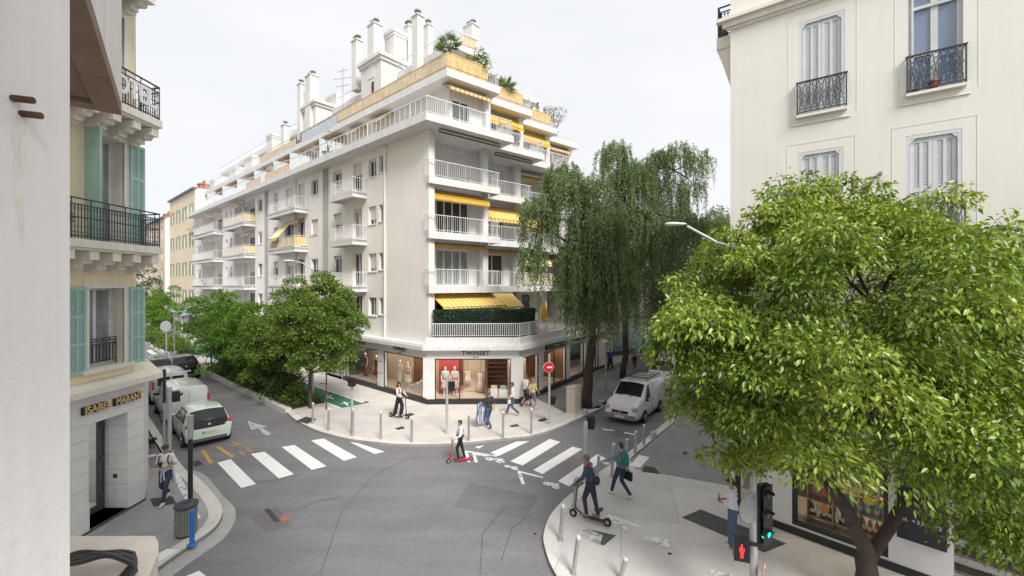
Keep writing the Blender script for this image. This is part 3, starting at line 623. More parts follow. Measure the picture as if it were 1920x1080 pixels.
S5, S5f = storey(-1.95, -1.05, -0.25, 16.14, 19.05, [(3.6, 4.7, 0.9, 2.15), (6.6, 8.2, 0.1, 2.2), (10.2, 11.0, 0.8, 2.1), (13.2, 14.8, 0.1, 2.2), (18, 19.6, 0.1, 2.2), (22.5, 24.1, 0.1, 2.2), (27, 28.6, 0.1, 2.2), (32, 33.6, 0.1, 2.2), (38, 39.6, 0.1, 2.2), (43.5, 45, 0.1, 2.2)], [(0.08, 0.50, 0.05, 2.2)], M_roofw, 'set_back_wall')
S6, S6f = storey(-4.2, -3.2, -0.5, 19.48, 22.05, [(a, a+1.6, 0.1, 2.1) for a in (4, 9, 14, 20, 26, 32, 38)], [(0.1, 0.55, 0.05, 2.1)], M_roofw, 'set_back_wall')
S7, S7f = storey(-6.2, -6.0, -0.6, 22.42, 24.35, [(a, a+1.6, 0.1, 1.8) for a in (5, 12, 20, 30)], [(0.1, 0.5, 0.05, 1.8)], M_roofw, 'penthouse_wall')
def rail_line(name, pts, z, h, inset=0.08, gap=0.13):
    mb = MB()
    for a, b in zip(pts, pts[1:]): railing(mb, (a.x, a.y, z), (b.x, b.y, z), h, gap, 0.017, 0.05, 9)
    return mb.build(name, M_rail, AB)
f5 = front_pts(0.92, 0.92, 0.22)
rail_line('terrace_railing', [A0+N1*0.92+D1*TEND]+f5[:1], 16.14, 0.95, gap=0.5)
for k in range(4): rail_line('terrace_railing', f5[2*k:2*k+3] if k < 3 else f5[6:8], 16.14, 0.95)
f6 = front_pts(-1.08, -0.08, -0.08); f7 = front_pts(-2.98, -1.98, -0.38)
def screen(p, q, z, h, m, sw=0.16, name='wood_screen'):
    p, q = Vector(p), Vector(q); d = q-p; L = d.length; d.normalize(); n = Vector((-d.y, d.x, 0)); k = int(L/sw); mb = MB()
    for i in range(k): mb.box(p+d*(i*L/k+0.008)+UPZ*(z+0.03), d*(L/k-0.016), n*0.03, UPZ*(h-0.03+0.0))
    mb.box(p+UPZ*(z+h*0.2)-n*0.03, d*L, n*0.028, UPZ*0.05); mb.box(p+UPZ*(z+h-0.02)-n*0.02, d*L, n*0.07, UPZ*0.05); return mb.build(name, m, AB)
f6L = f6[0]
screen(f6L+D1*13.2, f6L, 19.48, 0.95, M_wood2, 0.22); screen(f6[0], f6[0].lerp(f6[1], 0.78), 19.48, 0.98, M_wood); screen(f6[2].lerp(f6[3], 0.22), f6[2].lerp(f6[3], 0.82), 19.48, 0.95, M_wood); screen(f6[4].lerp(f6[5], 0.3), f6[4].lerp(f6[5], 0.85), 19.48, 0.95, M_wood)
mb = MB(); railing(mb, f6[0].lerp(f6[1], 0.78)+UPZ*19.48, f6[1]+UPZ*19.48, 0.9)
for i in (1, 2, 3, 4, 5, 6): railing(mb, f6[i]+UPZ*19.48, f6[i+1]+UPZ*19.48, 0.35 if i % 2 == 0 else 0.9)
mb.build('terrace_railing', M_rail, AB)
mb = MB(); railing(mb, f6L+D1*TEND+UPZ*19.48, f6L+D1*13.2+UPZ*19.48, 0.95, 0.5, 0.02, 0.05); mb.box(f6L+D1*13.3+UPZ*19.55, D1*6.5, N1*0.02, UPZ*0.75, 1); mb.box(f6L+D1*21+UPZ*19.55, D1*9, N1*0.02, UPZ*0.6, 2); mb.build('terrace_railing', [M_rail, mat('blue_grey_panel', (0.48, 0.52, 0.56), 0.5), M_wood2], AB)
mb = MB()
for a, b in ((f7[0]+D1*TEND, f7[0]), (f7[0], f7[1]), (f7[1], f7[2]), (f7[2], f7[3]), (f7[4], f7[5]), (f7[6], f7[7])): railing(mb, a+UPZ*22.42, b+UPZ*22.42, 0.85, 0.5, 0.02, 0.05)
mb.build('terrace_railing', M_rail, AB)
screen(f7[0].lerp(f7[1], 0.25), f7[0].lerp(f7[1], 0.95), 22.42, 0.75, M_wood2)
# terrace awnings, dividing screens, coloured railing cloths on the sixth floor
for a0, a1, pr, dr, mm in ((5.9, 8.3, 0.75, 0.3, [M_ofab, M_ofab2]), (9.6, 11.3, 0.75, 0.3, [M_ofab, M_ofab2]), (12.8, 17.4, 0.9, 0.3, [M_ofab, M_ofab]), (17.8, 20.4, 0.9, 0.3, [M_ofab2, M_ofab]), (22, 25, 0.9, 0.25, [M_ofab, M_ofab]), (26.5, 29.5, 0.9, 0.3, [M_ofab, M_ofab]), (31.5, 34.5, 0.9, 0.3, [M_ofab, M_ofab2]), (37.5, 40.5, 0.9, 0.3, [M_yfab, M_ofab]), (43, 47, 0.9, 0.3, [M_ofab, M_ofab2])):
    awning(S5.p(a0, 18.85, 0.03), S5.p(a1, 18.85, 0.03), N1, pr, dr, mats=mm, val=0.2)
for a in (12.2, 17.6, 21.2, 26, 31, 36, 42): mb = MB(); S5.box(mb, a, a+0.06, 16.14, 18.0, 0.0, 2.4); mb.build('terrace_divider', mat('frosted_panel', (0.50, 0.53, 0.56), 0.4, 0.1, 3), AB)
mb = MB()
for a, b in ((17, 22.5), (23.5, 27.5)): mb.box(A0+N1*0.86+D1*a+UPZ*16.2, D1*(b-a), N1*0.02, UPZ*0.62)
mb.build('railing_cloth', mat('terracotta_cloth', (0.66, 0.46, 0.30), 0.85, 0.15, 5), AB)
for k, (q, L) in enumerate(S5f):
    big = k in (1, 2)
    awning(q.p(0.05 if k else -0.5, 18.95, 0.03), q.p(L*(0.9), 18.95, 0.03), N2, 0.9 if big else 0.85, 0.95 if big else 0.33, mats=[M_yfab, M_yfab] if big else [M_ofab, M_yfab2], val=0.24)
    mb = MB(); q.box(mb, L-0.45, L-0.08, 16.14, 19.05, 0.003, 0.45); mb.build('bay_pier', M_band, AB)
for k in (0, 1):
    q, L = S6f[k]; awning(q.p(L*0.2, 21.9, 0.03), q.p(L*0.95, 21.9, 0.03), N2, 1.1, 0.35, mats=[M_yfab, M_ofab], val=0.2)
awning(S6.p(4.5, 21.3, 0.03), S6.p(12.5, 21.3, 0.03), N1, 2.2, 0.9, mats=[M_ofab, M_ofab], val=0.2, strip_w=0.4)
awning(S6.p(24, 21.6, 0.03), S6.p(28, 21.6, 0.03), N1, 1.4, 0.6, mats=[M_ofab, M_ofab], val=0.2, strip_w=0.4)
# ---- chimneys and roof towers
M_pot = mat('grey_chimney_pot', (0.30, 0.29, 0.28), 0.8, 0.2, 5)
def chimney(px0, px1, py0, zb, Y, dep=0.8, pots=2, nm='chimney'):
    k0, k1 = (px0-CX)/FX, (px1-CX)/FX; w_ = (k1-k0)*Y; c = Vector(((k0+k1)/2*Y, Y+dep/2, 0)); z1 = ZY(py0, Y)
    a = math.atan2(D1.y, D1.x)+math.pi; wx = w_/(1.0+0.5) ; mb = MB()
    mb.cbox(c+UPZ*(zb+z1)/2, wx*1.15, wx*0.9, z1-zb, a); mb.cbox(c+UPZ*(z1+0.04), wx*1.15+0.14, wx*0.9+0.14, 0.08, a)
    ch = mb.build(nm, M_roofw, AB); mb = MB(); ex = Vector((math.cos(a), math.sin(a), 0))
    for i in range(pots):
        o = c+ex*((i-(pots-1)/2)*wx*0.5)+UPZ*(z1+0.08); mb.lathe(o, [(0.15, 0), (0.13, 0.22), (0.05, 0.22), (0.05, 0.30), (0.24, 0.32), (0.2, 0.42), (0.05, 0.45)], 10)
    mb.build('chimney_pot', M_pot, ch)
def tower(px0, px1, py0, zb, Y, nm='roof_tower', lip=0.25, ratio=0.55, slit=False):
    k0, k1 = (px0-CX)/FX, (px1-CX)/FX; W = (k1-k0)*Y; a = math.atan2(D1.y, D1.x)+math.pi; z1 = ZY(py0, Y)
    ca, sa = abs(math.cos(a)), abs(math.sin(a)); lx = W*ratio/ca; ly = W*(1-ratio)/sa; c = Vector(((k0+k1)/2*Y, Y+(lx*sa+ly*ca)/2, 0)); mb = MB()
    mb.cbox(c+UPZ*(zb+z1)/2, lx, ly, z1-zb, a); mb.cbox(c+UPZ*(z1-0.12), lx+lip*2, ly+lip*2, 0.25, a); mb.cbox(c+UPZ*(z1-0.36), lx+lip, ly+lip, 0.22, a)
    if slit:
        ex = Vector((math.cos(a), math.sin(a), 0)); ey = Vector((-ex.y, ex.x, 0))
        for zz in (0.45, 0.8): mb.cbox(c+ex*lx*0.1-ey*ly/2*(1 if ey.y > 0 else -1)+UPZ*(zb+(z1-zb)*zz), 0.3, 0.06, 0.9, a, 1)
    return mb.build(nm, [M_roofw, M_dkmet], AB)
tower(661, 768, 98, 19.4, 30.5, ratio=0.5, slit=True); tower(716, 757, 52, 22, 31.5, lip=0.08); tower(553, 640, 187, 18.5, 37.0, ratio=0.45); tower(600, 655, 172, 18.5, 40.0, lip=0.05); tower(490, 526, 249, 18.0, 43.0, lip=0.08); tower(800, 868, 76, 22, 31.5, lip=0.3)
tower(410, 470, 312, 17.5, 52.0, lip=0.08); tower(440, 500, 290, 17.5, 49.5, lip=0.08); tower(380, 420, 335, 17.5, 55.0, lip=0.05)
chimney(769, 792, 26, 19.4, 27.6, pots=1); chimney(792, 810, 44, 22, 31.0, pots=1); chimney(755, 772, 46, 22, 32.5, pots=2); chimney(867, 898, 46, 22.3, 32.0, pots=2)
chimney(685, 714, 44, 22, 31.2, pots=2); chimney(655, 677, 74, 22, 33.0, pots=2); chimney(567, 595, 141, 20, 37.5, pots=2); chimney(553, 569, 156, 20, 38.5, pots=1); chimney(522, 540, 234, 18, 41.5, pots=1); chimney(640, 660, 205, 19, 36.5, pots=1)
mb = MB(); c = Vector((-13.4, 33.8, 0)); mb.tube([c+UPZ*19.5, c+UPZ*24.0], 0.03, 6)
for z, L in ((23.8, 0.5), (23.2, 0.8), (22.6, 0.6)): mb.tube([c+Vector((-L, 0.2, z)), c+Vector((L, -0.2, z))], 0.02, 5)
mb.build('roof_antenna', M_grey, AB)
# ------------------------------------------------------------------ ground floor shop
g1, g2, g4 = PV(800, 758), PV(973, 757), PV(1122, 694)
DG = (g4-g2).normalized(); DC = (g2-g1).normalized()
NG = Vector((DG.y, -DG.x, 0)); NC = Vector((DC.y, -DC.x, 0))
PL, PC, PR_ = Plane(g1, D1, N1), Plane(g1, DC, NC), Plane(g2, DG, NG)
LC = (g2-g1).length; LG = (g4-g2).length+3.0
M_shop = mat('pale_shop_cladding', (0.64, 0.635, 0.62), 0.6, 0.04, 1.5)
M_base = mat('black_plinth', (0.025, 0.024, 0.024), 0.4, 0.2, 5)
M_sglass = glassmat('shop_glass', (0.97, 0.97, 0.95), -0.01)
M_wood_in = mat('brown_interior', (0.26, 0.13, 0.075), 0.5, 0.3, 1.2, streak=0.2); M_in = mat('cream_interior', (0.60, 0.50, 0.40), 0.7, 0.08, 2); M_infl = mat('shop_floor', (0.50, 0.43, 0.36), 0.35, 0.1, 2)
M_down = mat('downlight_and_fill', (1.0, 0.85, 0.66), 0.5, emit=60.0); M_red_in = mat('red_backdrop', (0.36, 0.05, 0.05), 0.7, 0.15, 3)
ZG, ZF = 2.66, 3.18
def piece(name, mb, m, parent=None): return mb.build(name, m, parent or AB)
mb = MB()
segs = [(PL, 0.0, 9.5, [(0.25, 4.45), (5.05, 9.3)]), (PC, 0.0, LC, [(0.45, LC-0.45)]), (PR_, 0.0, LG, [(0.2, 2.3), (2.85, 6.0), (6.5, 8.9), (9.2, 11.2)])]
pill = MB(); fas = MB(); pli = MB()
for pl, a0, a1, ws in segs:
    pl.box(pli, a0, a1, PAV, PAV+0.28, -0.10, 0.035)
    pl.box(fas, a0, a1, ZG, ZF, -0.3, 0.0)
    ed = [a0]+[x for w_ in ws for x in w_]+[a1]
    for x0, x1 in zip(ed[::2], ed[1::2]):
        if x1-x0 > 0.02: pill = MB(); pl.box(pill, x0, x1, PAV+0.28, ZG, -0.3, -0.003); pill.build('shop_pillar', M_shop, AB)
for g in (g1, g2): pill = MB(); pill.cbox(g+(Vector((-1.5, 30, 0))-g).normalized()*0.22+UPZ*((PAV+0.28+ZG)/2), 0.62, 0.42, ZG-PAV-0.29, 0.0); pill.build('shop_pillar', M_shop, AB)
fas.build('shop_fascia', M_shop, AB); pli.build('shop_plinth', M_base, AB)
def shopwin(pl, a0, a1, doors=()):
    mb = MB()
    for x in (a0, a1-0.05): pl.box(mb, x, x+0.05, PAV+0.28, ZG, -0.12, -0.05)
    pl.box(mb, a0+0.05, a1-0.05, ZG-0.07, ZG-0.001, -0.12, -0.05)
    for x in doors: pl.box(mb, x-0.03, x+0.03, PAV+0.28, ZG-0.07, -0.12, -0.05)
    f = mb.build('shop_window', M_dkmet, AB); mb = MB(); mb.quad(pl.p(a0+0.03, PAV+0.28, -0.085), pl.p(a1-0.03, PAV+0.28, -0.085), pl.p(a1-0.03, ZG-0.04, -0.085), pl.p(a0+0.03, ZG-0.04, -0.085)); mb.build('shop_pane', M_sglass, f)
shopwin(PL, 0.25, 4.45); shopwin(PL, 5.05, 9.3); shopwin(PC, 0.45, LC-0.45, (1.85, 3.4)); shopwin(PR_, 0.2, 2.3); shopwin(PR_, 2.85, 6.0, (4.3,)); shopwin(PR_, 6.5, 8.9); shopwin(PR_, 9.2, 11.2)
for a in (4.55, 2.42): (PL if a > 3 else PR_)
mb = MB()
for z in (1.2, 1.95): PL.box(mb, 4.47, 5.03, z, z+0.03, -0.003, 0.004); PR_.box(mb, 2.32, 2.83, z, z+0.03, -0.003, 0.004)
mb.build('cladding_joint', M_base, AB)
# interior: floor, ceiling, back wall, displays
inr = [PL.p(9.4, 0, -0.32), PL.p(0.1, 0, -0.32), PC.p(0.3, 0, -0.32), PC.p(LC-0.3, 0, -0.32), PR_.p(0.1, 0, -0.32), PR_.p(11.2, 0, -0.32), PR_.p(11.2, 0, -6), PL.p(9.4, 0, -6.0)]
mb = MB(); mb.prism([(p.x, p.y) for p in inr], PAV+0.02, PAV+0.26); mb.build('shop_floor', M_infl, AB)
mb = MB(); mb.prism([(p.x, p.y) for p in inr], ZG+0.05, ZG+0.12); mb.build('shop_ceiling', M_wood_in, AB)
mb = MB(); PL.box(mb, 0.6, 9.4, PAV+0.27, ZG+0.04, -1.9, -1.75, 1); PL.box(mb, 2.6, 3.5, PAV+0.27, ZG+0.04, -1.74, -1.65); PL.box(mb, 6.6, 7.8, PAV+0.27, ZG+0.04, -1.74, -1.65)
PC.box(mb, 0.5, LC-0.3, PAV+0.27, ZG+0.04, -3.6, -3.45, 0); PC.box(mb, 0.47, 1.75, PAV+0.27, ZG+0.04, -1.5, -1.4, 2); PC.box(mb, 1.9, 3.2, PAV+0.27, ZG+0.04, -1.9, -1.8, 1); PC.box(mb, 3.3, 3.36, PAV+0.27, ZG+0.04, -3.4, -0.6, 0)
PR_.box(mb, 0.6, 2.5, PAV+0.27, ZG+0.04, -1.2, -1.1, 1); PR_.box(mb, 2.7, 11.1, PAV+0.27, ZG+0.04, -2.6, -2.5, 0); PR_.box(mb, 6.1, 6.3, PAV+0.27, ZG+0.04, -2.5, -0.4, 0)
for i in range(7): PC.box(mb, 3.42, LC-0.6, 0.5+i*0.28, 0.54+i*0.28, -3.2+i*0.02, -2.7, 0)
mb.build('shop_interior_wall', [M_wood_in, M_in, M_red_in], AB)
mb = MB()
for pl, n, L in ((PL, 6, 9.0), (PC, 5, LC-0.6), (PR_, 6, 10.5)):
    for i in range(n):
        for o in (-0.8, -2.2) if pl is PC else (-0.8,): mb.lathe(pl.p(0.6+i*(L-0.6)/n, ZG+0.035, o), [(0.09, 0), (0.09, 0.012)], 10)
mb.build('shop_downlight', M_down, AB)
# cornice, first-floor terrace
def off_plan(o):
    a = line_x(g1+N1*o, D1, g1+NC*o, DC); b = line_x(g1+NC*o, DC, g2+NG*o, DG); return [g1+N1*o+D1*TEND, a, b, g2+NG*o+DG*LG]
def ring(o, z0, z1, name, m):
    mb = MB(); mb.prism([(p.x, p.y) for p in off_plan(o)+[g2+DG*LG-NG*8, g1+D1*TEND-N1*5]], z0, z1); return mb.build(name, m, AB)
ring(0.42, ZF+0.003, ZF+0.22, 'cornice', M_band); ring(0.30, ZF+0.22, ZF+0.30, 'cornice_step', M_band)
mb = MB(); op = off_plan(0.12); oi = off_plan(-0.06)
for i in (1, 2): mb.prism([(p.x, p.y) for p in (op[i], op[i+1], oi[i+1], oi[i])], ZF+0.30, 3.86)
mb.prism([(p.x, p.y) for p in (LP.p(0, 0, 0.05), op[1], oi[1], LP.p(0, 0, -0.1))], ZF+0.30, 3.86)
mb.build('terrace_parapet', M_band, AB)
mb = MB(); mb.prism([(p.x, p.y) for p in oi[1:]+[g2+DG*LG-NG*6, Vector((-5.5, 27, 0))]], ZF+0.31, 3.62); mb.build('terrace_floor', M_tile, AB)
tr = off_plan(0.03); mb = MB()
railing(mb, tr[1].lerp(tr[2], 0.06)+UPZ*3.86, tr[2]+UPZ*3.86, 0.80, 0.105, 0.03, 0.05); railing(mb, tr[2]+UPZ*3.86, tr[2].lerp(tr[3], 0.98)+UPZ*3.86, 0.80, 0.105, 0.02, 0.05, 10)
mb.build('terrace_railing', M_rail, AB)
awning(BP[0].p(0.55, 6.28, -0.9), BP[0].p(5.0, 6.28, -0.9), N2, 1.5, 0.72, val=0.14, strip_w=0.15, mats=[M_yfab, M_yfab2], skew=((0.0, 0.1, 0), (0.1, 0.0, 0)))
awning(BP[1].p(-1.0, 6.26, 0.35), BP[1].p(2.0, 6.26, 0.2), N2, 1.3, 0.85, val=0.14, strip_w=0.15, mats=[M_yfab, M_yfab2])
# shop lettering
M_letter = mat('black_letters', (0.02, 0.02, 0.02), 0.4)
for pl, a, sz in ((PC, LC*0.53, 0.36), (PL, 2.6, 0.34), (PL, 7.2, 0.34)):
    rt = pl.d if pl is PC else -pl.d; mb = MB(); put_text(mb, 'TWINSET', sz, pl.p(a, ZG+0.30, 0.012), rt, UPZ, 0.01, 0, 1.05, 0.004); put_text(mb, 'MILANO', 0.09, pl.p(a, ZG+0.08, 0.012), rt, UPZ, 0.006); mb.build('shop_lettering', M_letter, AB)
mb = MB(); PR_.box(mb, 3.0, 5.7, ZG+0.1, ZG+0.42, 0.0, 0.12); s_ = mb.build('side_shop_sign', M_letter, AB)
mb = MB(); put_text(mb, 'TWINSET', 0.22, PR_.p(4.35, ZG+0.26, 0.128), PR_.d, UPZ, 0.004); mb.build('sign_lettering', M_shop, s_)
mb = MB(); PR_.box(mb, 7.0, 8.6, ZG+0.25, ZG+0.33, 0.0, 0.2); mb.build('folded_shop_awning', M_dkmet, AB)
# rest of the ground floor along the left street: white gate and shopfronts behind the trees
mb = MB(); PL.wall(mb, 9.5, TEND, PAV, ZF, [(9.7, 12.4, PAV, 2.6, 0.3), (14, 18, 0.4, 2.6, 0.3), (20, 25, 0.4, 2.6, 0.3), (27, 32, 0.4, 2.6, 0.3), (34, 39, 0.4, 2.6, 0.3), (41, 48, 0.4, 2.6, 0.3)], 0.3); mb.build('ground_floor_wall', M_shop, AB)
for a, b in ((14, 18), (20, 25), (27, 32), (34, 39), (41, 48)): win(PL, a, b, 0.4, 2.6, -0.29, 3, M_pane, fm=M_dkmet)
mb = MB(); PL.box(mb, 9.7, 12.4, PAV, 2.6, -0.3, -0.26, 1)
for i in range(20): PL.box(mb, 9.75+i*0.135, 9.79+i*0.135, PAV+0.1, 2.5, -0.2, -0.17)
mb.build('white_gate', [M_rail, M_pane], AB)
# ------------------------------------------------------------------ the hotel on the left corner
M_hotel = mat('pale_yellow_render', (0.87, 0.76, 0.53), 0.85, 0.04, 0.9, streak=0.06, bump=0.1, bscale=70)
M_cream = mat('cream_stone', (0.78, 0.74, 0.66), 0.75, 0.04, 1.5, streak=0.08, dirt=((0.5, 0.45, 0.38), 2.5, 0.68))
M_mint = mat('mint_shutter_paint', (0.35, 0.53, 0.48), 0.55, 0.07, 4)
M_stone = mat('white_shop_stone', (0.78, 0.77, 0.755), 0.6, 0.04, 2.0)
M_iron2 = mat('blue_black_iron', (0.045, 0.055, 0.075), 0.5, 0.2, 10)
M_gold = mat('gold_letters', (0.62, 0.46, 0.22), 0.35, 0.1, 8, metal=0.4)
HX = G(270, 937, PAV).x; HP = Plane((HX, 0, 0), (0, 1, 0), (1, 0, 0))
y_end = 13.3; y_up = HP.hit(252)
HO = thing('hotel_building', 'pale yellow corner building with mint shutters, iron balconies and a white stone shop below', 'building', (HX, y_end, 0))
def hbuild(n, mb, m, parent=None, **k): return mb.build(n, m, parent or HO, **k)
s0, s1, s2, s3 = HP.hit(134), HP.hit(167), HP.hit(215), HP.hit(252)
fl = [4.30, 7.95, 11.78, 15.6]
ZS = PAV+3.0
wh = [(s1-0.02, s2+0.28, 4.52, 6.72, 0.42), (s1-0.02, s2+0.28, 8.0, 11.0, 0.42), (s1-0.02, s2+0.28, 11.85, 14.7, 0.42)] + [(s1-3.6, s2-3.3, z0, z1, 0.42) for z0, z1 in ((4.52, 6.72), (8.0, 11.0), (11.85, 14.7))]
mb = MB(); HP.wall(mb, 2.0, y_up, 4.2, 19.5, wh, 0.42, 0, 1)
mb.quad((HX, y_up, 4.2), (HX-1.1, y_up+1.3, 4.2), (HX-1.1, y_up+1.3, 19.5), (HX, y_up, 19.5)); mb.quad((HX-1.1, y_up+1.3, 4.2), (HX-14, y_up+14, 4.2), (HX-14, y_up+14, 19.5), (HX-1.1, y_up+1.3, 19.5))
mb.quad((HX, 2, 19.5), (HX, y_up, 19.5), (HX-14, y_up+14, 19.5), (HX-14, 2, 19.5))
hbuild('upper_wall', mb, [M_hotel, M_cream])
for a in (s1-0.02, s1-3.6):
    b = a+(s2+0.28-s1+0.02)
    for z0, z1 in ((4.52, 6.72), (8.0, 11.0), (11.85, 14.7)):
        mb = MB(); e = 0.16
        for q in ((a-e, a, z0, z1+e), (b, b+e, z0, z1+e), (a, b, z1, z1+e)): HP.box(mb, *q, -0.02, 0.035)
        HP.box(mb, a-0.25, b+0.22, z0-0.12, z0-0.004, -0.02, 0.14); hbuild('window_surround', mb, M_cream)
        f = win(HP, a+0.02, b-0.02, z0, z1, -0.4, 2, M_curt, parent=HO, fm=mat('white_gloss_frame', (0.66, 0.67, 0.67), 0.4), fw=0.06)
def shutter(pl, a0, a1, z0, z1, o, th, m, parent, rails=3, name='shutter', fold=None):
    mb = MB(); fw = 0.07; w_ = a1-a0; H = z1-z0
    P = (lambda a, z, o_: pl.p(a, z, o_)) if fold is None else None
    def bx(x0, x1, y0, y1, e0, e1):
        if fold is None: pl.box(mb, x0, x1, y0, y1, e0, e1)
        else:                                                     # hinged open, standing out from the wall
            q = pl.p(a0, 0, o); dv = (pl.n*math.sin(fold)+pl.d*math.cos(fold)); nv = (pl.d*math.sin(fold)-pl.n*math.cos(fold))
            mb.box(q+dv*(x0-a0)+nv*(e0-o)+UPZ*y0, dv*(x1-x0), nv*(e1-e0), UPZ*(y1-y0))
    mid = (a0+a1)/2
    for x0, x1 in ((a0, a0+fw), (mid-fw*0.4, mid+fw*0.4), (a1-fw, a1)): bx(x0, x1, z0, z1, o, o+th)
    for i in range(rails+1): z = z0+(H-0.1)*i/rails; bx(a0+fw, mid-fw*0.4, z, z+0.1, o+0.002, o+th-0.002); bx(mid+fw*0.4, a1-fw, z, z+0.1, o+0.002, o+th-0.002)
    n = int(H/0.055)
    for i in range(n):
        z = z0+H*i/n; bx(a0+fw, a1-fw, z+0.008, z+0.042, o+th*0.35, o+th*0.7)
    bx(a0+fw, a1-fw, z0+0.02, z1-0.02, o+th*0.12, o+th*0.3)
    return mb.build(name, m, parent)
sw = (HP.hit(250)-HP.hit(222))
for z0, z1 in ((4.45, 6.75), (8.0, 11.05), (11.85, 14.75)):
    if z0 < 11: shutter(HP, s2+0.42, s2+0.42+sw, z0, z1, 0.05, 0.05, M_mint, HO)
    if z0 < 5: shutter(HP, s1-0.16-sw, s1-0.16, z0, z1, 0.05, 0.05, M_mint, HO)
    else: shutter(HP, s1-0.16, s1-0.16+sw, z0, z1, 0.05, 0.05, M_mint, HO, fold=math.radians(100))
    shutter(HP, s1-3.75-sw, s1-3.75, z0, z1, 0.05, 0.05, M_mint, HO)
mb = MB(); railing(mb, HP.p(s1, 4.52, -0.2), HP.p(s2+0.26, 4.52, -0.2), 0.62, 0.10, 0.022, 0.035, low=0.12); railing(mb, HP.p(s1, 4.9, -0.2), HP.p(s2+0.26, 4.9, -0.2), 0.40, 0.2, 0.02, 0.03, low=0.30); hbuild('window_guard', mb, M_iron2)
HPROT = 0.86
def iron_rail(mb, p0, p1, h, orn=True):                           # wrought railing: bars, double top rail, ring friezes, rosette
    p0, p1 = Vector(p0), Vector(p1); L = (p1-p0).length; d = (p1-p0)/L; n = Vector((-d.y, d.x, 0))
    mb.box(p0-n*0.025+UPZ*(h-0.03), d*L, n*0.05, UPZ*0.03)
    for z in (0.06, h-0.17, h*0.52): mb.box(p0-n*0.012+UPZ*z, d*L, n*0.024, UPZ*0.02)
    k = int(L/0.08)
    for i in range(k+1):
        q = p0+d*(L*i/k); mb.tube([q+UPZ*0.0, q+UPZ*(h-0.17)], 0.011 if i % 6 else 0.02, 5)
        for z in (h*0.52, h*0.3, h*0.72): mb.ell(q+UPZ*z, 0.019, 0.019, 0.026, 6, 4)
        if i < k:
            c = p0+d*(L*(i+0.5)/k)
            for z, r in ((h-0.22, 0.035), (0.13, 0.04)): mb.tube([c+d*r*math.cos(t*math.pi/4)+UPZ*(z+r*math.sin(t*math.pi/4)) for t in range(9)], 0.007, 4, cap=False)
        if i % 6 == 0: mb.tube([q+UPZ*(h-0.17), q+UPZ*(h-0.03)], 0.014, 5)
    if orn:
        c = p0.lerp(p1, 0.62)+UPZ*h*0.5
        for t in range(8): mb.tube([c, c+d*0.15*math.cos(t*math.pi/4)+UPZ*0.15*math.sin(t*math.pi/4)], [0.03, 0.012], 5)
def hotel_balcony(z, y1, prot, letters=False):
    mb = MB(); mb.prism([(HX+0.002, 2.0), (HX+prot, 2.0), (HX+prot, y1), (HX-0.35, y1+0.55), (HX-0.9, y1+0.55), (HX+0.002, y1-0.4)], z-0.20, z); mb.prism([(HX+0.002, 2.0), (HX+prot-0.07, 2.0), (HX+prot-0.07, y1-0.07), (HX+0.002, y1-0.07)], z-0.27, z-0.201)
    b = hbuild('balcony', mb, M_cream)
    yb = y1-0.18
    i = 0
    while yb > 6:                                                 # scrolled stone brackets
        mb = MB()
        for o, zt, zb in ((prot-0.08, z-0.28, z-0.50), (prot*0.62, z-0.50, z-0.60), (prot*0.42, z-0.60, z-0.72), (prot*0.25, z-0.72, z-0.80)): mb.box((HX+0.002, yb-0.11, zb), (o, 0, 0), (0, 0.24, 0), (0, 0, zt-zb-0.002))
        mb.tube([(HX+prot*0.60, yb-0.115, z-0.52), (HX+prot*0.60, yb+0.135, z-0.52)], 0.09, 10); mb.build('stone_bracket', M_cream, b); yb -= 0.62; i += 1
    mb = MB(); x = HX+prot-0.06; iron_rail(mb, (x, 6.0, z), (x, y1-0.05, z), 1.02); iron_rail(mb, (x, y1-0.05, z), (HX+0.05, y1+0.12, z), 1.02, False); mb.build('iron_railing', M_iron2, b)
    if letters:
        mb = MB(); put_text(mb, 'HOTEL', 0.72, (x+0.06, y1-1.12, z+0.50), (0, 1, 0), UPZ, 0.02, 0, 1.0, 0.012, 1.65); mb.build('hotel_lettering', M_frame, b)
hotel_balcony(fl[1], HP.hit(305, HPROT), HPROT); hotel_balcony(fl[2], HP.hit(305, HPROT), HPROT, True); hotel_balcony(fl[3], HP.hit(299, 1.0), 1.0)
for z in (11.2, 15.0):
    mb = MB(); HP.box(mb, 2.0, y_up, z, z+0.12, 0.0, 0.06); hbuild('string_course', mb, M_cream)
# cornice and stone shop
mb = MB(); yc = y_end+0.02
mb.add([(HX-0.6, 2, 4.30), (HX+0.36, 2, 4.02), (HX+0.36, yc+0.3, 4.02), (HX-0.6, yc+0.9, 4.30), (HX-0.6, 2, 3.74), (HX+0.36, 2, 3.86), (HX+0.36, yc+0.3, 3.86), (HX-0.6, yc+0.9, 3.74)], [(0, 1, 2, 3), (1, 5, 6, 2), (2, 6, 7, 3), (5, 4, 7, 6)])
hbuild('cornice', mb, M_cream)
da, db = HP.hit(165), HP.hit(238); GP = Plane((HX+0.02, 0, 0), (0, 1, 0), (1, 0, 0)); DEP = 0.75
mb = MB(); GP.wall(mb, 2.0, y_end, PAV+0.06, 3.95, [(da, db, PAV+0.06, 3.02, DEP), (da-4.2, db-4.0, 0.7, 3.02, 0.4)], DEP)
mb.quad((HX+0.02, y_end, PAV), (HX-1.2, y_end+1.6, PAV), (HX-1.2, y_end+1.6, 3.95), (HX+0.02, y_end, 3.95)); mb.quad((HX-1.2, y_end+1.6, PAV), (HX-14, y_end+14.5, PAV), (HX-14, y_end+14.5, 3.95), (HX-1.2, y_end+1.6, 3.95))
GP.box(mb, db+0.02, y_end-0.004, PAV+0.06, 0.85, 0.0, 0.035); GP.box(mb, 2.0, da-0.01, PAV+0.06, 0.85, 0.0, 0.035)
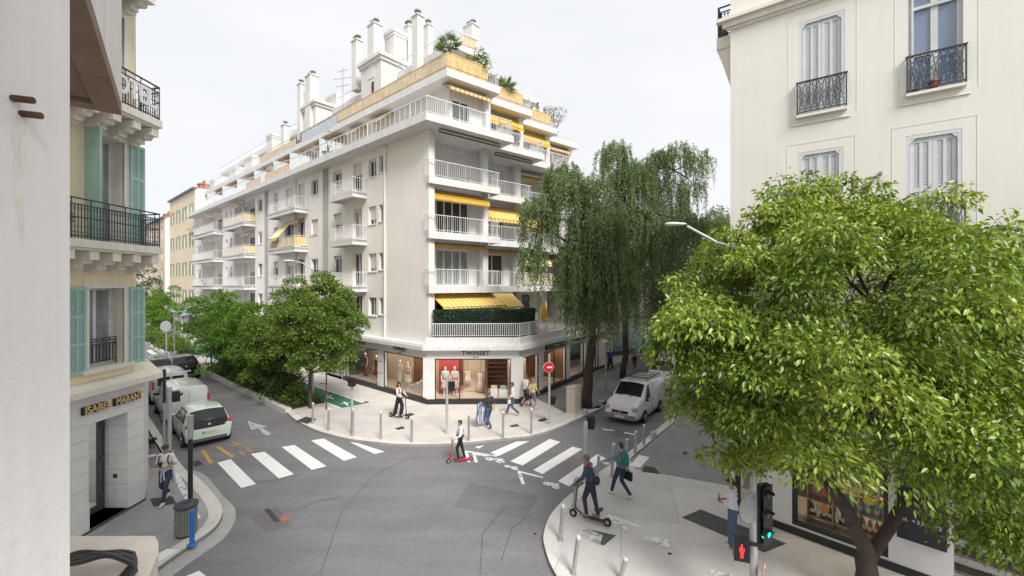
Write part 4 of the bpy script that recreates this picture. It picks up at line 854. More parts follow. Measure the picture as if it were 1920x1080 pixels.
hbuild('stone_shop_wall', mb, M_stone)
mb = MB()
for z in (0.86, 1.3, 1.74, 2.18, 2.62, 3.04):
    GP.box(mb, db+0.01, y_end, z, z+0.012, -0.01, 0.002); GP.box(mb, 2.0, da-0.01, z, z+0.012, -0.01, 0.002); mb.box((HX+0.02-DEP, db-0.002, z), (DEP, 0, 0), (0, 0.01, 0), (0, 0, 0.012))
hbuild('stone_joint', mb, mat('stone_joint', (0.42, 0.42, 0.41), 0.8))
mb = MB(); GP.box(mb, 2.0, y_end+0.03, 0.0, PAV+0.06, -DEP-0.1, 0.05); hbuild('dark_threshold', mb, mat('dark_slate', (0.075, 0.078, 0.08), 0.5, 0.15, 4))
mb = MB()
for x0, x1 in ((da, da+0.09), (db-0.2, db-0.08), (db-0.05, db)): GP.box(mb, x0, x1, PAV+0.07, 3.0, -DEP, -DEP+0.07)
GP.box(mb, da, db, 2.9, 3.0, -DEP, -DEP+0.06); GP.box(mb, da, db, PAV+0.07, 0.35, -DEP, -DEP+0.06)
for z in (0.5, 1.6, 2.6): GP.box(mb, db-0.16, db-0.05, z, z+0.14, -DEP+0.07, -DEP+0.10)
dr = hbuild('shop_door', mb, mat('slate_blue_door', (0.07, 0.10, 0.12), 0.4)); mb = MB(); mb.quad(GP.p(da, 0.3, -DEP+0.03), GP.p(db, 0.3, -DEP+0.03), GP.p(db, 2.95, -DEP+0.03), GP.p(da, 2.95, -DEP+0.03)); mb.build('door_pane', M_sglass, dr)
mb = MB(); GP.box(mb, da-1, db+0.3, 0.1, 3.0, -2.6, -2.5); GP.box(mb, da-1, db+0.3, 0.05, 0.16, -2.5, -DEP-0.03, 1); GP.box(mb, da+0.1, da+0.5, 0.17, 1.0, -1.9, -1.4, 2); hbuild('shop_interior', mb, [M_wood_in, M_infl, M_red_in])
mb = MB(); mb.box((HX+0.02-DEP+0.32, db-0.008, 1.05), (0.12, 0, 0), (0, 0.01, 0), (0, 0, 0.12)); hbuild('wall_keypad', mb, M_dkmet)
mb = MB(); ta, tb = HP.hit(150), HP.hit(262); L_ = tb-ta
mb = MB(); put_text(mb, 'ISABEL', 0.275, GP.p(ta+L_*0.215-0.022, 3.422, 0.04), (0, 1, 0), UPZ, 0.038, 0, 1.0, 0.012, L_*0.42); pb = hbuild('letter_block', mb, M_letter)
mb = MB(); put_text(mb, 'MARANT', 0.275, GP.p(ta+L_*0.745-0.022, 3.422, 0.04), (0, 1, 0), UPZ, 0.038, 0, 1.0, 0.012, L_*0.49); pb2_ = hbuild('letter_block', mb, M_letter)
mb = MB(); put_text(mb, 'ISABEL', 0.27, GP.p(ta+L_*0.215, 3.43, 0.085), (0, 1, 0), UPZ, 0.02, 0, 1.0, 0.008, L_*0.41); mb.build('shop_lettering', M_gold, pb); mb = MB(); put_text(mb, 'MARANT', 0.27, GP.p(ta+L_*0.745, 3.43, 0.085), (0, 1, 0), UPZ, 0.02, 0, 1.0, 0.008, L_*0.48)
mb.build('shop_lettering', M_gold, pb2_)
mb = MB()
for y in (HP.hit(190), HP.hit(257)): mb.lathe((HX+0.2, y, 3.72), [(0.035, 0), (0.05, 0.1), (0.02, 0.12)], 8)
hbuild('spot_lamp', mb, M_frame)
# shop sign and canopy of the next house up the left street
NX = -0.8845*17.0
SG = thing('shop_sign', 'tall black sign panel with a red top and pale ledge beyond the shuttered corner building', 'sign', (NX, 17, 0))
mb = MB(); mb.cbox((NX, 17.0, 4.6), 0.26, 0.12, 2.9); mb.build('sign_panel', M_letter, SG); mb = MB(); mb.cbox((NX, 17.0, 6.22), 0.27, 0.13, 0.34); mb.build('sign_head', mat('brick_red_sign', (0.30, 0.06, 0.03), 0.5), SG)
mb = MB(); mb.cbox((NX+0.05, 17.0, 4.35), 0.75, 0.5, 0.3); mb.build('ledge', M_cream, SG); mb = MB(); mb.cbox((NX-0.9, 17.4, 3.1), 1.6, 0.15, 6.2); mb.build('wall_slab', M_stone, SG)
# ------------------------------------------------------------------ our own building: pier, oriel, ledge
M_own = mat('own_white_render', (0.83, 0.80, 0.785), 0.85, 0.04, 1.0, streak=0.07, dirt=((0.62, 0.53, 0.46), 1.5, 0.70), bump=0.15, bscale=30)
OB = thing('viewpoint_building', 'white rendered wall and overhanging bay at the very left, right beside the camera', 'building', (-1.6, 0.6, 0))
mb = MB(); px_ = -1.0365
ye = 1.25/-px_
mb.box((-2.4, -1.5, 0), (1.15, 0, 0), (0, ye+1.5, 0), (0, 0, 22)); mb.build('window_jamb', M_own, OB)
e1 = Vector((-0.79, 1, 0)).normalized(); e2 = Vector((1.3, 1, 0)).normalized()
YO = 3.0; co_ = Vector(((228-CX)/FX*YO, YO, 0)); zo = ZY(208, YO)
mb = MB(); ob = [co_, co_-e1*4.5, co_-e1*4.5-e2*1.6, co_-e2*1.6]; mb.prism([(p.x, p.y) for p in ob], zo+0.05, zo+5, 0); mb.build('overhanging_bay', M_own, OB)
M_soff = mat('brown_soffit', (0.27, 0.185, 0.13), 0.9, 0.16, 2.5, bump=0.3, bscale=40)
mb = MB(); i1 = 0.13
ib = [co_-e1*i1-e2*i1, co_-e1*4.4-e2*i1, co_-e1*4.4-e2*1.5, co_-e1*i1-e2*1.5]
mb.prism([(p.x, p.y) for p in ob], zo-0.0, zo+0.048); mb.prism([(p.x, p.y) for p in (co_, co_-e1*4.5, co_-e1*4.5-e2*i1, co_-e2*i1)], zo-0.03, zo-0.002); mb.prism([(p.x, p.y) for p in (co_-e2*(i1+0.002), co_-e1*i1-e2*(i1+0.002), co_-e1*i1-e2*1.6, co_-e2*1.6)], zo-0.03, zo-0.002); mb.build('soffit', M_soff, OB)
wl0 = Vector((-1.5, 1.1, 0)); wl1 = Vector((-4.6, 3.6, 0))
mb = MB(); mb.quad((wl0.x, wl0.y, 0), (wl1.x, wl1.y, 0), (wl1.x, wl1.y, 22), (wl0.x, wl0.y, 22)); mb.quad((wl1.x, wl1.y, 0), (-9, 3, 0), (-9, 3, 22), (wl1.x, wl1.y, 22)); mb.build('outer_wall', M_own, OB)
zl = ZY(1005, 3.05); YL = 3.05
kx = lambda px, Y: (px-CX)/FX*Y
mb = MB(); lp = [(kx(60, YL), YL), (kx(290, YL), YL), (kx(297, 2.98), 2.98), (kx(297, 2.86), 2.86), (kx(262, 2.45), 2.45), (kx(262, 1.9), 1.9), (kx(20, 1.9), 1.9)]
mb.prism(lp, zl-0.09, zl); mb.prism([(x*1.0+0.02, y-0.03) for x, y in lp], zl-0.5, zl-0.091); mb.build('stone_ledge', mat('veined_stone', (0.70, 0.63, 0.56), 0.6, 0.08, 3, dirt=((0.36, 0.22, 0.16), 9, 0.61)), OB)
mb = MB()
for k in range(5):
    o = k*0.018; c = []
    for t in range(14):
        u = t/13; px = 118+u*132; py = 1080-o*380*(1-u*0.6)-34*math.sin(u*1.9)+3*math.sin(u*6+k); Y = 2.75-0.045*k+0.012*math.sin(u*9+k*2)
        c.append(Vector((kx(px, Y), Y, zl+0.03+o+0.006*math.sin(u*7+k)+0.05*math.sin(u*2.6))))
    q = c[-1]; c += [q+Vector((0.04, -0.03, -0.02)), q+Vector((0.05, -0.16, -0.06)), q+Vector((0.03, -0.5, -0.18))]
    mb.tube(c, 0.011 if k % 2 else 0.014, 6)
mb.build('cable_bundle', mat('black_cable', (0.03, 0.03, 0.032), 0.45, 0.2, 10), OB)
M_rust = mat('rusty_iron', (0.10, 0.045, 0.03), 0.85, 0.4, 25, bump=0.5, bscale=60)
for px, py, L in ((24, 184, 0.05), (40, 213, 0.055)):
    k = (px-CX)/FX; Y = -1.25/k; c = Vector((-1.252, Y, ZY(py, Y))); mb = MB(); mb.tube([c, c+Vector((0.048, 0.004, -0.004))], 0.0085, 10); mb.build('iron_peg', M_rust, OB, smooth=False)
mb = MB(); k = (34-CX)/FX; Y = -1.25/k
for i in range(7):
    r = random.Random(i); mb.ell((-1.2495, Y+r.uniform(-0.008, 0.012), ZY(222, Y)-i*0.045), 0.0012, 0.010-0.0008*i, 0.05, 8, 6)
mb.build('rust_run', mat('rust_stain', (0.77, 0.72, 0.68), 0.9, 0.10, 12), OB)
# ------------------------------------------------------------------ the cream building on the right
M_rw = mat('ivory_render', (0.745, 0.72, 0.67), 0.85, 0.025, 0.6, streak=0.02, bump=0.1, bscale=60)
M_lil = mat('lilac_grey_shutter', (0.60, 0.61, 0.64), 0.5, 0.05, 4)
RP0 = Vector((6.5, 12.7, 0)); DR = Vector((1060/800, -1, 0)).normalized()
RP = Plane(RP0, DR, (-1, -1, 0))
RB = thing('ivory_building', 'tall ivory house with grey louvred shutters rising behind the big green tree', 'building', (6.5, 12.7, 0))
def rb(n, mb, m, parent=None): return mb.build(n, m, parent or RB)
fz = [7.82, 11.38]
W = []
for px0, px1, z0, z1 in ((1498, 1584, 11.42, 13.98), (1703, 1806, 11.42, 14.1), (1496, 1581, 7.85, 10.42), (1698, 1804, 7.85, 10.42)): W.append((RP.hit(px0), RP.hit(px1), z0, z1))
hs = [(a, b, z0, z1, 0.16) for a, b, z0, z1 in W]
mb = MB(); RP.wall(mb, 0, 9.5, 3.5, 19.0, hs, 0.16)
e = RP.p(0, 0); f = e+DS*22+Vector((1.0, 0, 0)); mb.quad((e.x, e.y, 0), (f.x, f.y, 0), (f.x, f.y, 19), (e.x, e.y, 19)); g = RP.p(9.5, 0); mb.quad((g.x, g.y, 0), (g.x+9, g.y+10, 0), (g.x+9, g.y+10, 19), (g.x, g.y, 19))
mb.quad((e.x, e.y, 19), (g.x, g.y, 19), (g.x+9, g.y+10, 19), (f.x, f.y, 19)); rb('upper_wall', mb, M_rw)
for i, (a, b, z0, z1) in enumerate(W):
    mb = MB()
    for x0, x1, y0, y1 in ((a-0.25, a-0.235, z0-0.1, z1+0.25), (b+0.235, b+0.25, z0-0.1, z1+0.25), (a-0.25, b+0.25, z1+0.235, z1+0.25)): RP.box(mb, x0, x1, y0, y1, -0.01, 0.006)
    RP.box(mb, a-0.12, b+0.12, z0-0.25, z0-0.235, -0.01, 0.03); RP.box(mb, a-0.05, b+0.05, z0-0.07, z0-0.004, -0.1, 0.13); rb('window_surround', mb, M_rw)
    if i != 1:
        mb = MB()
        for x0, x1, y0, y1 in ((a, a+0.07, z0, z1), (b-0.07, b, z0, z1), (a+0.07, b-0.07, z1-0.08, z1)): RP.box(mb, x0, x1, y0, y1, -0.15, -0.005)
        for sx, s_ in ((a+0.07, 1), (b-0.07, -1)): mb.add([RP.p(sx, z1-0.08, -0.01), RP.p(sx+s_*0.11, z1-0.08, -0.01), RP.p(sx, z1-0.2, -0.01)], [(0, 1, 2)])
        rb('window_frame', mb, M_lil)
        m_ = (a+b)/2
        for x0, x1 in ((a+0.08, m_-0.004), (m_+0.004, b-0.08)): shutter(RP, x0, x1, z0+0.02, z1-0.09, -0.10, 0.05, M_lil, RB, rails=2 if i == 3 else 1, name='louvred_shutter')
    else:
        f_ = win(RP, a, b, z0, z1, -0.15, 2, mat('sky_blue_pane', (0.15, 0.20, 0.30), 0.04, 0.2, 0.8, spec=0.9, coat=1.0), parent=RB, fm=mat('grey_white_frame', (0.58, 0.59, 0.60), 0.5), fw=0.09)
        mb = MB(); RP.box(mb, a+0.09, b-0.09, 13.45, 13.52, -0.14, -0.06); RP.box(mb, a+0.1, (a+b)/2-0.06, 12.32, 12.35, -0.13, -0.09); RP.box(mb, a+0.06, a+0.10, z0, z1, -0.1, -0.03); mb.build('window_bar', mat('grey_white_frame', (0.58, 0.59, 0.60)), f_)
def ornate(a, b, z, h, o=0.10):                                   # cast-iron window guard of scrolls
    mb = MB(); RP.box(mb, a-0.06, b+0.06, z+h-0.03, z+h, o-0.03, o+0.03); RP.box(mb, a-0.03, b+0.03, z+0.02, z+0.045, o-0.015, o+0.015)
    for x in (a-0.03, b+0.03): RP.box(mb, x-0.015, x+0.015, z-0.06, z+h, o-0.015, o+0.015); RP.box(mb, x-0.012, x+0.012, z+0.02, z+0.045, -0.0, o); RP.box(mb, x-0.012, x+0.012, z+h-0.03, z+h, -0.0, o-0.03)
    n = int((b-a)/0.125); st = (b-a)/n
    for i in range(n):
        for j, (zc, r) in enumerate(((0.16, 0.055), (0.30, 0.045), (0.44, 0.06), (0.58, 0.045), (0.70, 0.05))):
            c = RP.p(a+st*(i+0.5), z+zc*h/0.8, o); mb.tube([c+RP.d*r*math.cos(t*math.pi/4)+UPZ*r*1.15*math.sin(t*math.pi/4) for t in range(9)], 0.0085, 4, cap=False)
        mb.tube([RP.p(a+st*i, z+0.03, o), RP.p(a+st*(i+0.5), z+h*0.5, o), RP.p(a+st*i, z+h-0.03, o)], 0.008, 4); mb.tube([RP.p(a+st*(i+1), z+0.03, o), RP.p(a+st*(i+0.5), z+h*0.5, o), RP.p(a+st*(i+1), z+h-0.03, o)], 0.008, 4)
    return rb('iron_window_guard', mb, M_iron2)
for a, b, z0, z1 in W: ornate(a, b, z0+0.03, 0.86)
mb = MB(); RP.box(mb, -0.35, 9.5, 14.62, 14.72, 0.0, 0.22); RP.box(mb, -0.2, 9.5, 14.46, 14.62, 0.0, 0.12); RP.box(mb, -0.1, 9.5, 14.38, 14.46, 0.0, 0.05); rb('string_cornice', mb, M_cream)
bc = RP.p(0, 0); nb = Vector((-DS.y, DS.x, 0))
mb = MB()
q = [bc+DS*0.25, bc+DS*2.4, bc+DS*2.4+nb*0.42, bc+DS*0.25+nb*0.42]; mb.prism([(p.x, p.y) for p in q], 14.05, 14.4)
s_ = [bc+DS*0.3+UPZ*12.6, bc+DS*0.7+UPZ*12.6]; mb.add([bc+DS*0.3+UPZ*12.7, bc+DS*0.3+UPZ*14.05, bc+DS*0.3+nb*0.40+UPZ*14.05, bc+DS*0.8+UPZ*12.7, bc+DS*0.8+UPZ*14.05, bc+DS*0.8+nb*0.40+UPZ*14.05], [(0, 1, 2), (3, 5, 4), (0, 2, 5, 3)])
sb = rb('side_balcony', mb, M_cream); mb = MB()
iron_rail(mb, bc+DS*0.3+nb*0.02+UPZ*14.4, bc+DS*0.3+nb*0.38+UPZ*14.4, 0.95, False); iron_rail(mb, bc+DS*0.3+nb*0.38+UPZ*14.4, bc+DS*2.3+nb*0.38+UPZ*14.4, 0.95, False); mb.build('iron_railing', M_iron2, sb)
c = RP.p(*[RP.hit(1650)], 0); zc = ZY(326, c.y); mb = MB(); mb.tube([RP.p(RP.hit(1650), zc, 0), RP.p(RP.hit(1650), zc, 0.13)], 0.045, 10); mb.tube([RP.p(RP.hit(1650), zc-0.02, 0.1), RP.p(RP.hit(1650), zc-0.05, 0.18)], 0.03, 8); rb('wall_lamp', mb, M_grey)
def pot(c, r, h, label, plant=None, m=None):
    m = m or mat('terracotta', (0.24, 0.07, 0.045), 0.8, 0.15, 8)
    mb = MB(); mb.lathe((0, 0, 0), [(r*0.7, 0), (r, h*0.85), (r*1.12, h*0.85), (r*1.12, h), (r*0.92, h), (r*0.9, h*0.9), (0.005, h*0.9)], 14)
    o = mb.build('flower_pot', m, None, smooth=False); o.location = c; tag(o, label, 'flower pot'); return o
pot(RP.p(RP.hit(1751), 11.42, 0.02), 0.10, 0.2, 'dark red pot standing behind the iron guard of the open upper right window')
pot(RP.p(RP.hit(1717), 11.42, 0.02), 0.07, 0.1, 'small low terracotta bowl at the left end of the open window guard')
# the shop on its ground floor, at a slight angle
SD = Vector((730/800, -1, 0)).normalized(); SP = Plane(RP0, SD, (-1, -1, 0)); SZ = 3.55
A = {p: SP.hit(p) for p in (1365, 1378, 1400, 1480, 1672, 1682, 1776, 1782)}
WS = thing('corner_wine_shop', 'white ground floor shop with dark framed windows full of bottles behind the tree trunk', 'shop', (6.5, 12.7, 0))
mb = MB(); SP.wall(mb, 0, 7.5, PAV, SZ, [(A[1378], A[1400]+0.25, PAV+0.1, 3.0, 0.2), (A[1480]+0.06, A[1672]-0.06, PAV+0.25, 2.9, 0.35), (A[1782]+0.05, 7.4, PAV, 2.9, 0.2)], 0.3)
e_ = SP.p(7.5, 0); mb.quad((e_.x, e_.y, 0), (e_.x+3, e_.y+3.2, 0), (e_.x+3, e_.y+3.2, SZ), (e_.x, e_.y, SZ)); mb.sheet([(p.x, p.y) for p in (SP.p(0, 0), SP.p(7.5, 0), SP.p(7.5, 0, -4), SP.p(0, 0, -0.1))], SZ); mb.build('shop_wall', mat('white_shop_wall', (0.74, 0.735, 0.72), 0.7, 0.03, 2), WS)
mb = MB(); SP.box(mb, 0, 7.5, PAV, PAV+0.2, 0.003, 0.03); mb.build('plinth', M_base, WS)
for a0, a1 in ((A[1378], A[1400]+0.25), (A[1480]+0.06, A[1672]-0.06)):
    mb = MB()
    for x0, x1 in ((a0, a0+0.09), (a1-0.09, a1)): SP.box(mb, x0, x1, PAV+0.1, 3.0, -0.2, -0.02)
    SP.box(mb, a0+0.09, a1-0.09, PAV+0.21, PAV+0.32, -0.2, -0.02); SP.box(mb, a0+0.09, a1-0.09, 2.8, 2.9, -0.2, -0.02); f = mb.build('display_window', M_dkmet, WS)
    mb = MB(); mb.quad(SP.p(a0+0.05, PAV+0.25, -0.1), SP.p(a1-0.05, PAV+0.25, -0.1), SP.p(a1-0.05, 2.85, -0.1), SP.p(a0+0.05, 2.85, -0.1)); mb.build('display_pane', M_sglass, f)
wa, wb_ = A[1480]+0.06, A[1672]-0.06
mb = MB(); SP.box(mb, 0.3, 7.3, PAV+0.05, 3.0, -2.2, -2.1); SP.box(mb, 0.3, 7.3, PAV+0.01, PAV+0.2, -2.1, -0.36, 1); mb.build('shop_interior', [mat('dark_shop_back', (0.10, 0.08, 0.07), 0.7), M_infl], WS)
mb = MB()
for i in range(14): SP.box(mb, A[1782]+0.06, 7.39, 0.2+i*0.19, 0.33+i*0.19, -0.14, -0.08, i % 2)
mb.build('striped_shutter', [M_dkmet, M_grey], WS)
mb = MB(); sa, sb_ = A[1682], A[1776]; SP.box(mb, sa, sb_, 0.95, 2.55, 0.004, 0.05)
bd = mb.build('shop_board', mat('black_sign_board', (0.018, 0.018, 0.028), 0.35, 0.2, 4), WS)
mb = MB(); cx_ = (sa+sb_)/2
for t, sz, x, z in (('Ù', 0.26, sa+0.24, 1.93), ('O', 0.13, sa+0.2, 1.72), ('LIQUEURS', 0.13, cx_+0.1, 2.3), ('tel. +33 4 93', 0.13, cx_-0.02, 1.42)): mb = MB(); put_text(mb, t, sz, SP.p(x, z, 0.056), SP.d, UPZ, 0.003, 0, 1.05); mb.build('board_lettering', mat('white_letters', (0.75, 0.75, 0.75), 0.5), bd)
mb = MB()
for i in range(4): mb.lathe(SP.p(wa+0.4+i*0.55, 2.86, -0.75), [(0.08, 0), (0.08, 0.012)], 10)
mb.build('shop_downlight', M_down, WS)  # discs added to brighten the bottles, not lamps of the shop
# wooden shelf with bottles in the window
SH = thing('bottle_shelf', 'low wooden display shelf standing inside the wine shop window', 'shelf', SP.p(wa+0.3, PAV+0.2, -0.9))
M_pine = mat('pine_wood', (0.40, 0.25, 0.12), 0.6, 0.2, 6, streak=0.2); LV = [PAV+0.42, 0.98, 1.42]
for z in LV: mb = MB(); SP.box(mb, wa+0.22, wb_-0.15, z-0.03, z, -0.85, -0.5); mb.build('shelf_board', M_pine, SH)
for x in (wa+0.22, (wa+wb_)/2-0.2, (wa+wb_)/2+0.35, wb_-0.17): mb = MB(); SP.box(mb, x, x+0.03, PAV+0.2, 1.42, -0.84, -0.51); mb.build('shelf_upright', M_pine, SH)
mb = MB(); SP.box(mb, wa+0.3, (wa+wb_)/2-0.25, 1.02, 1.38, -0.80, -0.78); mb.build('back_panel', mat('straw_panel', (0.42, 0.30, 0.16), 0.9, 0.2, 12), SH)
bm = [mat('rose_bottle', (0.42, 0.13, 0.10), 0.12, 0.15, 5), mat('turquoise_bottle', (0.12, 0.42, 0.42), 0.12, 0.15, 5), mat('green_bottle', (0.03, 0.07, 0.04), 0.1, 0.2, 5), mat('amber_bottle', (0.32, 0.15, 0.05), 0.12, 0.2, 5), mat('clear_bottle', (0.55, 0.55, 0.52), 0.1, 0.1, 5)]
bn = ['rose pink', 'turquoise', 'dark green', 'amber', 'clear']; capm = mat('pale_capsule', (0.6, 0.55, 0.45), 0.4)
bp_ = []
for mi in range(5):
    r = 0.042; t = None
    bb = MB(); bb.lathe((0, 0, 0), [(r*0.95, 0), (r, 0.01), (r, 0.17), (r*0.8, 0.21), (r*0.36, 0.25), (r*0.33, 0.29)], 10)
    cc = MB(); cc.lathe((0, 0, 0.28), [(r*0.4, 0), (r*0.4, 0.045)], 8); ll = MB(); ll.lathe((0, 0, 0.06), [(r*1.03, 0), (r*1.03, 0.08)], 10)
    bp_.append((bb, cc, ll))
where = ['top shelf', 'middle shelf', 'bottom shelf']; protos = {}
k = 0
for li, z in enumerate((1.42, 0.98, PAV+0.42)):
    n = [13, 9, 11][li]
    for i in range(n):
        x = wa+0.32+(wb_-0.5-wa-0.1)*i/(n-1)
        if li == 1 and i < 4: continue
        mi = [[0, 0, 0, 2, 4, 3, 3, 4, 4, 3, 0, 1, 4], [0]*4+[1, 1, 1, 1, 1], [2, 4, 2, 2, 4, 2, 3, 3, 0, 3, 3]][li][i]
        loc = SP.p(x, z, -0.62); lb = f'{bn[mi]} bottle on the {where[li]} inside the wine shop window'; grp = f'{bn[mi]} bottles on the {where[li]}'
        if mi not in protos:
            t = thing('bottle', lb, 'bottle', loc, 0, grp); bp_[mi][0].build('glass_body', bm[mi], t, world=False, smooth=True); bp_[mi][1].build('cap', capm, t, world=False); bp_[mi][2].build('paper_label', capm, t, world=False); protos[mi] = t; t.scale = (1.25, 1.25, 1.25)
        else: dup(protos[mi], loc, None, lb, grp)
for x, z, c, sh in ((wa+0.5, 1.44, (0.62, 0.52, 0.05), 'yellow'), (wb_-0.42, 1.4, (0.62, 0.52, 0.05), 'yellow'), ((wa+wb_)/2-0.35, 0.86, (0.62, 0.22, 0.04), 'orange'), ((wa+wb_)/2-0.3, 1.3, (0.55, 0.05, 0.04), 'red')):
    mb = MB(); c0 = SP.p(x, z, -0.44); pts = [c0+SP.d*(0.13 if i % 2 else 0.1)*math.cos(i*math.pi/10)+UPZ*(0.11 if i % 2 else 0.085)*math.sin(i*math.pi/10) for i in range(20)]
    pts2 = [p+SP.n*0.006 for p in pts]; mb.add(pts+pts2, [tuple(range(20)), tuple(range(20, 40))]+[(i, (i+1) % 20, 20+(i+1) % 20, 20+i) for i in range(20)])
    side = {'orange': 'hanging from the middle shelf', 'red': 'at the end of the straw panel'}.get(sh, 'at the left end of the top shelf' if x < wa+1 else 'at the right end of the top shelf')
    tag(mb.build('price_burst', mat(sh+'_card', c, 0.7), loc=c0), f'{sh} starburst card {side} in the wine shop window', 'price card')
# ------------------------------------------------------------------ houses further up the left street
M_pea = mat('peach_render', (0.72, 0.60, 0.46), 0.85, 0.06, 0.4, streak=0.1); M_gsh = mat('green_shutter', (0.17, 0.29, 0.23), 0.6, 0.1, 3); M_slate = mat('roof_edge', (0.20, 0.18, 0.17), 0.7); M_brick = mat('red_chimney_brick', (0.36, 0.15, 0.09), 0.85, 0.2, 4)
def house(nm, label, t0, t1, zt, mw, o=0.0, deep=11.0, floors=4, cols=3, shm=None, cat='building', zg=3.6, fh=None, chim=(), shopc=None):
    hp = Plane(A0+N1*o, D1, N1); r = thing(nm, label, cat, hp.p(t0, 0)); fh = fh or (zt-zg-0.6)/floors; hs = []; sh = []
    for f in range(floors):
        for c in range(cols):
            a = t0+(t1-t0)*(c+0.5)/cols; z = zg+f*fh; hs.append((a-0.5, a+0.5, z+0.75, z+2.55, 0.2)); sh.append((a, z))
    mb = MB(); hp.wall(mb, t0, t1, 3.3, zt, hs, 0.2)
    a, b, c, d = hp.p(t0, 0), hp.p(t1, 0), hp.p(t1, 0, -deep), hp.p(t0, 0, -deep)
    for u, v in ((a, d), (b, c), (c, d)): mb.quad((u.x, u.y, 0), (v.x, v.y, 0), (v.x, v.y, zt), (u.x, u.y, zt), 1)
    mb.sheet([(p.x, p.y) for p in (a, b, c, d)], zt, 1); mb.build('wall', [mw, M_roofw], r)
    mb = MB(); hp.box(mb, t0-0.1, t1+0.1, zt-0.12, zt+0.1, -0.2, 0.32); mb.build('roof_edge', M_slate, r)
    for i, (a, z) in enumerate(sh):
        win(hp, a-0.5, a+0.5, z+0.75, z+2.55, -0.18, 2, M_pane, parent=r)
        if shm:
            for s_ in (-1, 1):
                mb = MB(); x0, x1 = (a-1.02, a-0.52) if s_ < 0 else (a+0.52, a+1.02); hp.box(mb, x0, x1, z+0.72, z+2.58, 0.03, 0.08); mb.build('shutter', shm, r)
    for c, hgt in chim:
        mb = MB(); hp.box(mb, c, c+1.3, zt, zt+hgt, -2.5, -1.2); hp.box(mb, c-0.1, c+1.4, zt+hgt, zt+hgt+0.12, -2.6, -1.1); ch = mb.build('chimney', M_brick, r)
        mb = MB()
        for k in range(3): mb.lathe(hp.p(c+0.25+k*0.4, zt+hgt+0.12, -1.8), [(0.14, 0), (0.1, 0.5)], 8)
        mb.build('chimney_pot', M_brick, ch)
    mb = MB(); hp.box(mb, t0+0.05, t1-0.05, PAV, 3.3, -0.5, -0.1, 0); n = 4
    for k in range(n+1): x = t0+(t1-t0)*k/n; hp.box(mb, max(t0, x-0.25), min(t1, x+0.25), PAV, 3.3, -0.1, 0.01, 1)
    hp.box(mb, t0, t1, 2.7, 3.3, -0.1, 0.03, 2); mb.build('shopfront', [M_pane, M_cream, shopc or M_shop], r)
    return r, hp
h1, hp1 = house('shuttered_house', 'peach house with green shutters adjoining the far end of the white apartment block', 50.05, 65, 19.9, M_pea, floors=4, cols=4, shm=M_gsh, chim=((53, 1.2), (60.5, 1.2)))
for a, m_, nm in ((51, M_grey, 'grey'), (56, M_shut, 'pale'), (60, M_grey, 'dark')): awning(hp1.p(a, 3.1, 0.05), hp1.p(a+3.6, 3.1, 0.05), N1, 1.4, 0.5, parent=h1, mats=[m_, m_], strip_w=0.4)
house('cream_house', 'narrow cream house between the peach shuttered house and the pale far house', 65.2, 82, 17.5, mat('sand_render', (0.60, 0.50, 0.38), 0.85, 0.08, 0.4, streak=0.1), o=0.6, floors=4, cols=4, chim=((72, 1.3),))
hB, hpB = house('balcony_house', 'far cream house with dark iron balconies at the end of the left street', 82.4, 100, 19.0, M_cream, o=0.8, floors=4, cols=4)
for f in range(4):
    mb = MB(); z = 3.6+f*3.7; hpB.box(mb, 83, 99, z-0.2, z, 0, 1.0); b = mb.build('balcony', M_cream, hB); mb = MB(); railing(mb, hpB.p(83, z, 0.95), hpB.p(99, z, 0.95), 1.0, 0.2, 0.05, 0.06); mb.build('railing', M_dkmet, b)
house('white_house', 'low white house closing the distance behind the dark trees of the left street', 101, 140, 15.5, M_band, o=14, floors=3, cols=6)
SG2 = thing('pharmacy_sign', 'small blue and white projecting sign on the far shops of the left street', 'sign', LP.p(48.5, 3.0, 0.1)); mb = MB(); LP.box(mb, 48.4, 48.55, 3.0, 3.9, 0.1, 1.5); mb.build('sign_box', mat('light_blue_sign', (0.30, 0.50, 0.72), 0.4), SG2); mb = MB(); LP.box(mb, 48.38, 48.4, 3.2, 3.7, 0.3, 1.3); mb.build('sign_face', M_frame, SG2)
# ------------------------------------------------------------------ right street: shops and houses at its far end
e0 = PV(1140, 668); e1_ = PV(1205, 662); GS = Plane(e0, e1_-e0, (0, -1, 0)); GL = (e1_-e0).length
GB = thing('glazed_shop_building', 'far building with a green glass shopfront at the end of the right street', 'building', e0)
mb = MB(); GS.box(mb, -6, 16, 3.6, 14, -8, 0.6); GS.box(mb, -6, 16, 3.3, 3.6, -6, 1.0); mb.build('upper_block', M_band, GB)
mb = MB(); GS.box(mb, -6, 16, PAV, 3.3, -0.3, 0, 0); mb.build('green_shopfront', mat('green_glass', (0.10, 0.19, 0.17), 0.1, 0.35, 0.8, spec=0.8, coat=0.5), GB)
mb = MB()
for i in range(9): GS.box(mb, -6+i*2.6, -5.9+i*2.6, PAV, 3.3, 0, 0.06)
GS.box(mb, -6, 16, PAV, 0.5, 0.0, 0.03); mb.build('shopfront_frame', M_dkmet, GB)
for f in range(3):
    for i in range(6):
        a = -5+i*3.4; z = 4.6+f*3.1; f_ = win(GS, a, a+1.5, z, z+1.6, 0.6, 2, M_pane, parent=GB)
    mb = MB(); GS.box(mb, -6, 16, 3.95+f*3.1, 4.2+f*3.1, 0.6, 1.5); b = mb.build('balcony', M_roofw, GB); mb = MB(); railing(mb, GS.p(-6, 4.2+f*3.1, 1.45), GS.p(16, 4.2+f*3.1, 1.45), 0.9, 0.2, 0.03, 0.06); mb.build('railing', M_rail, b)
mb = MB(); q = PR_.p(LG+0.1, 0); 
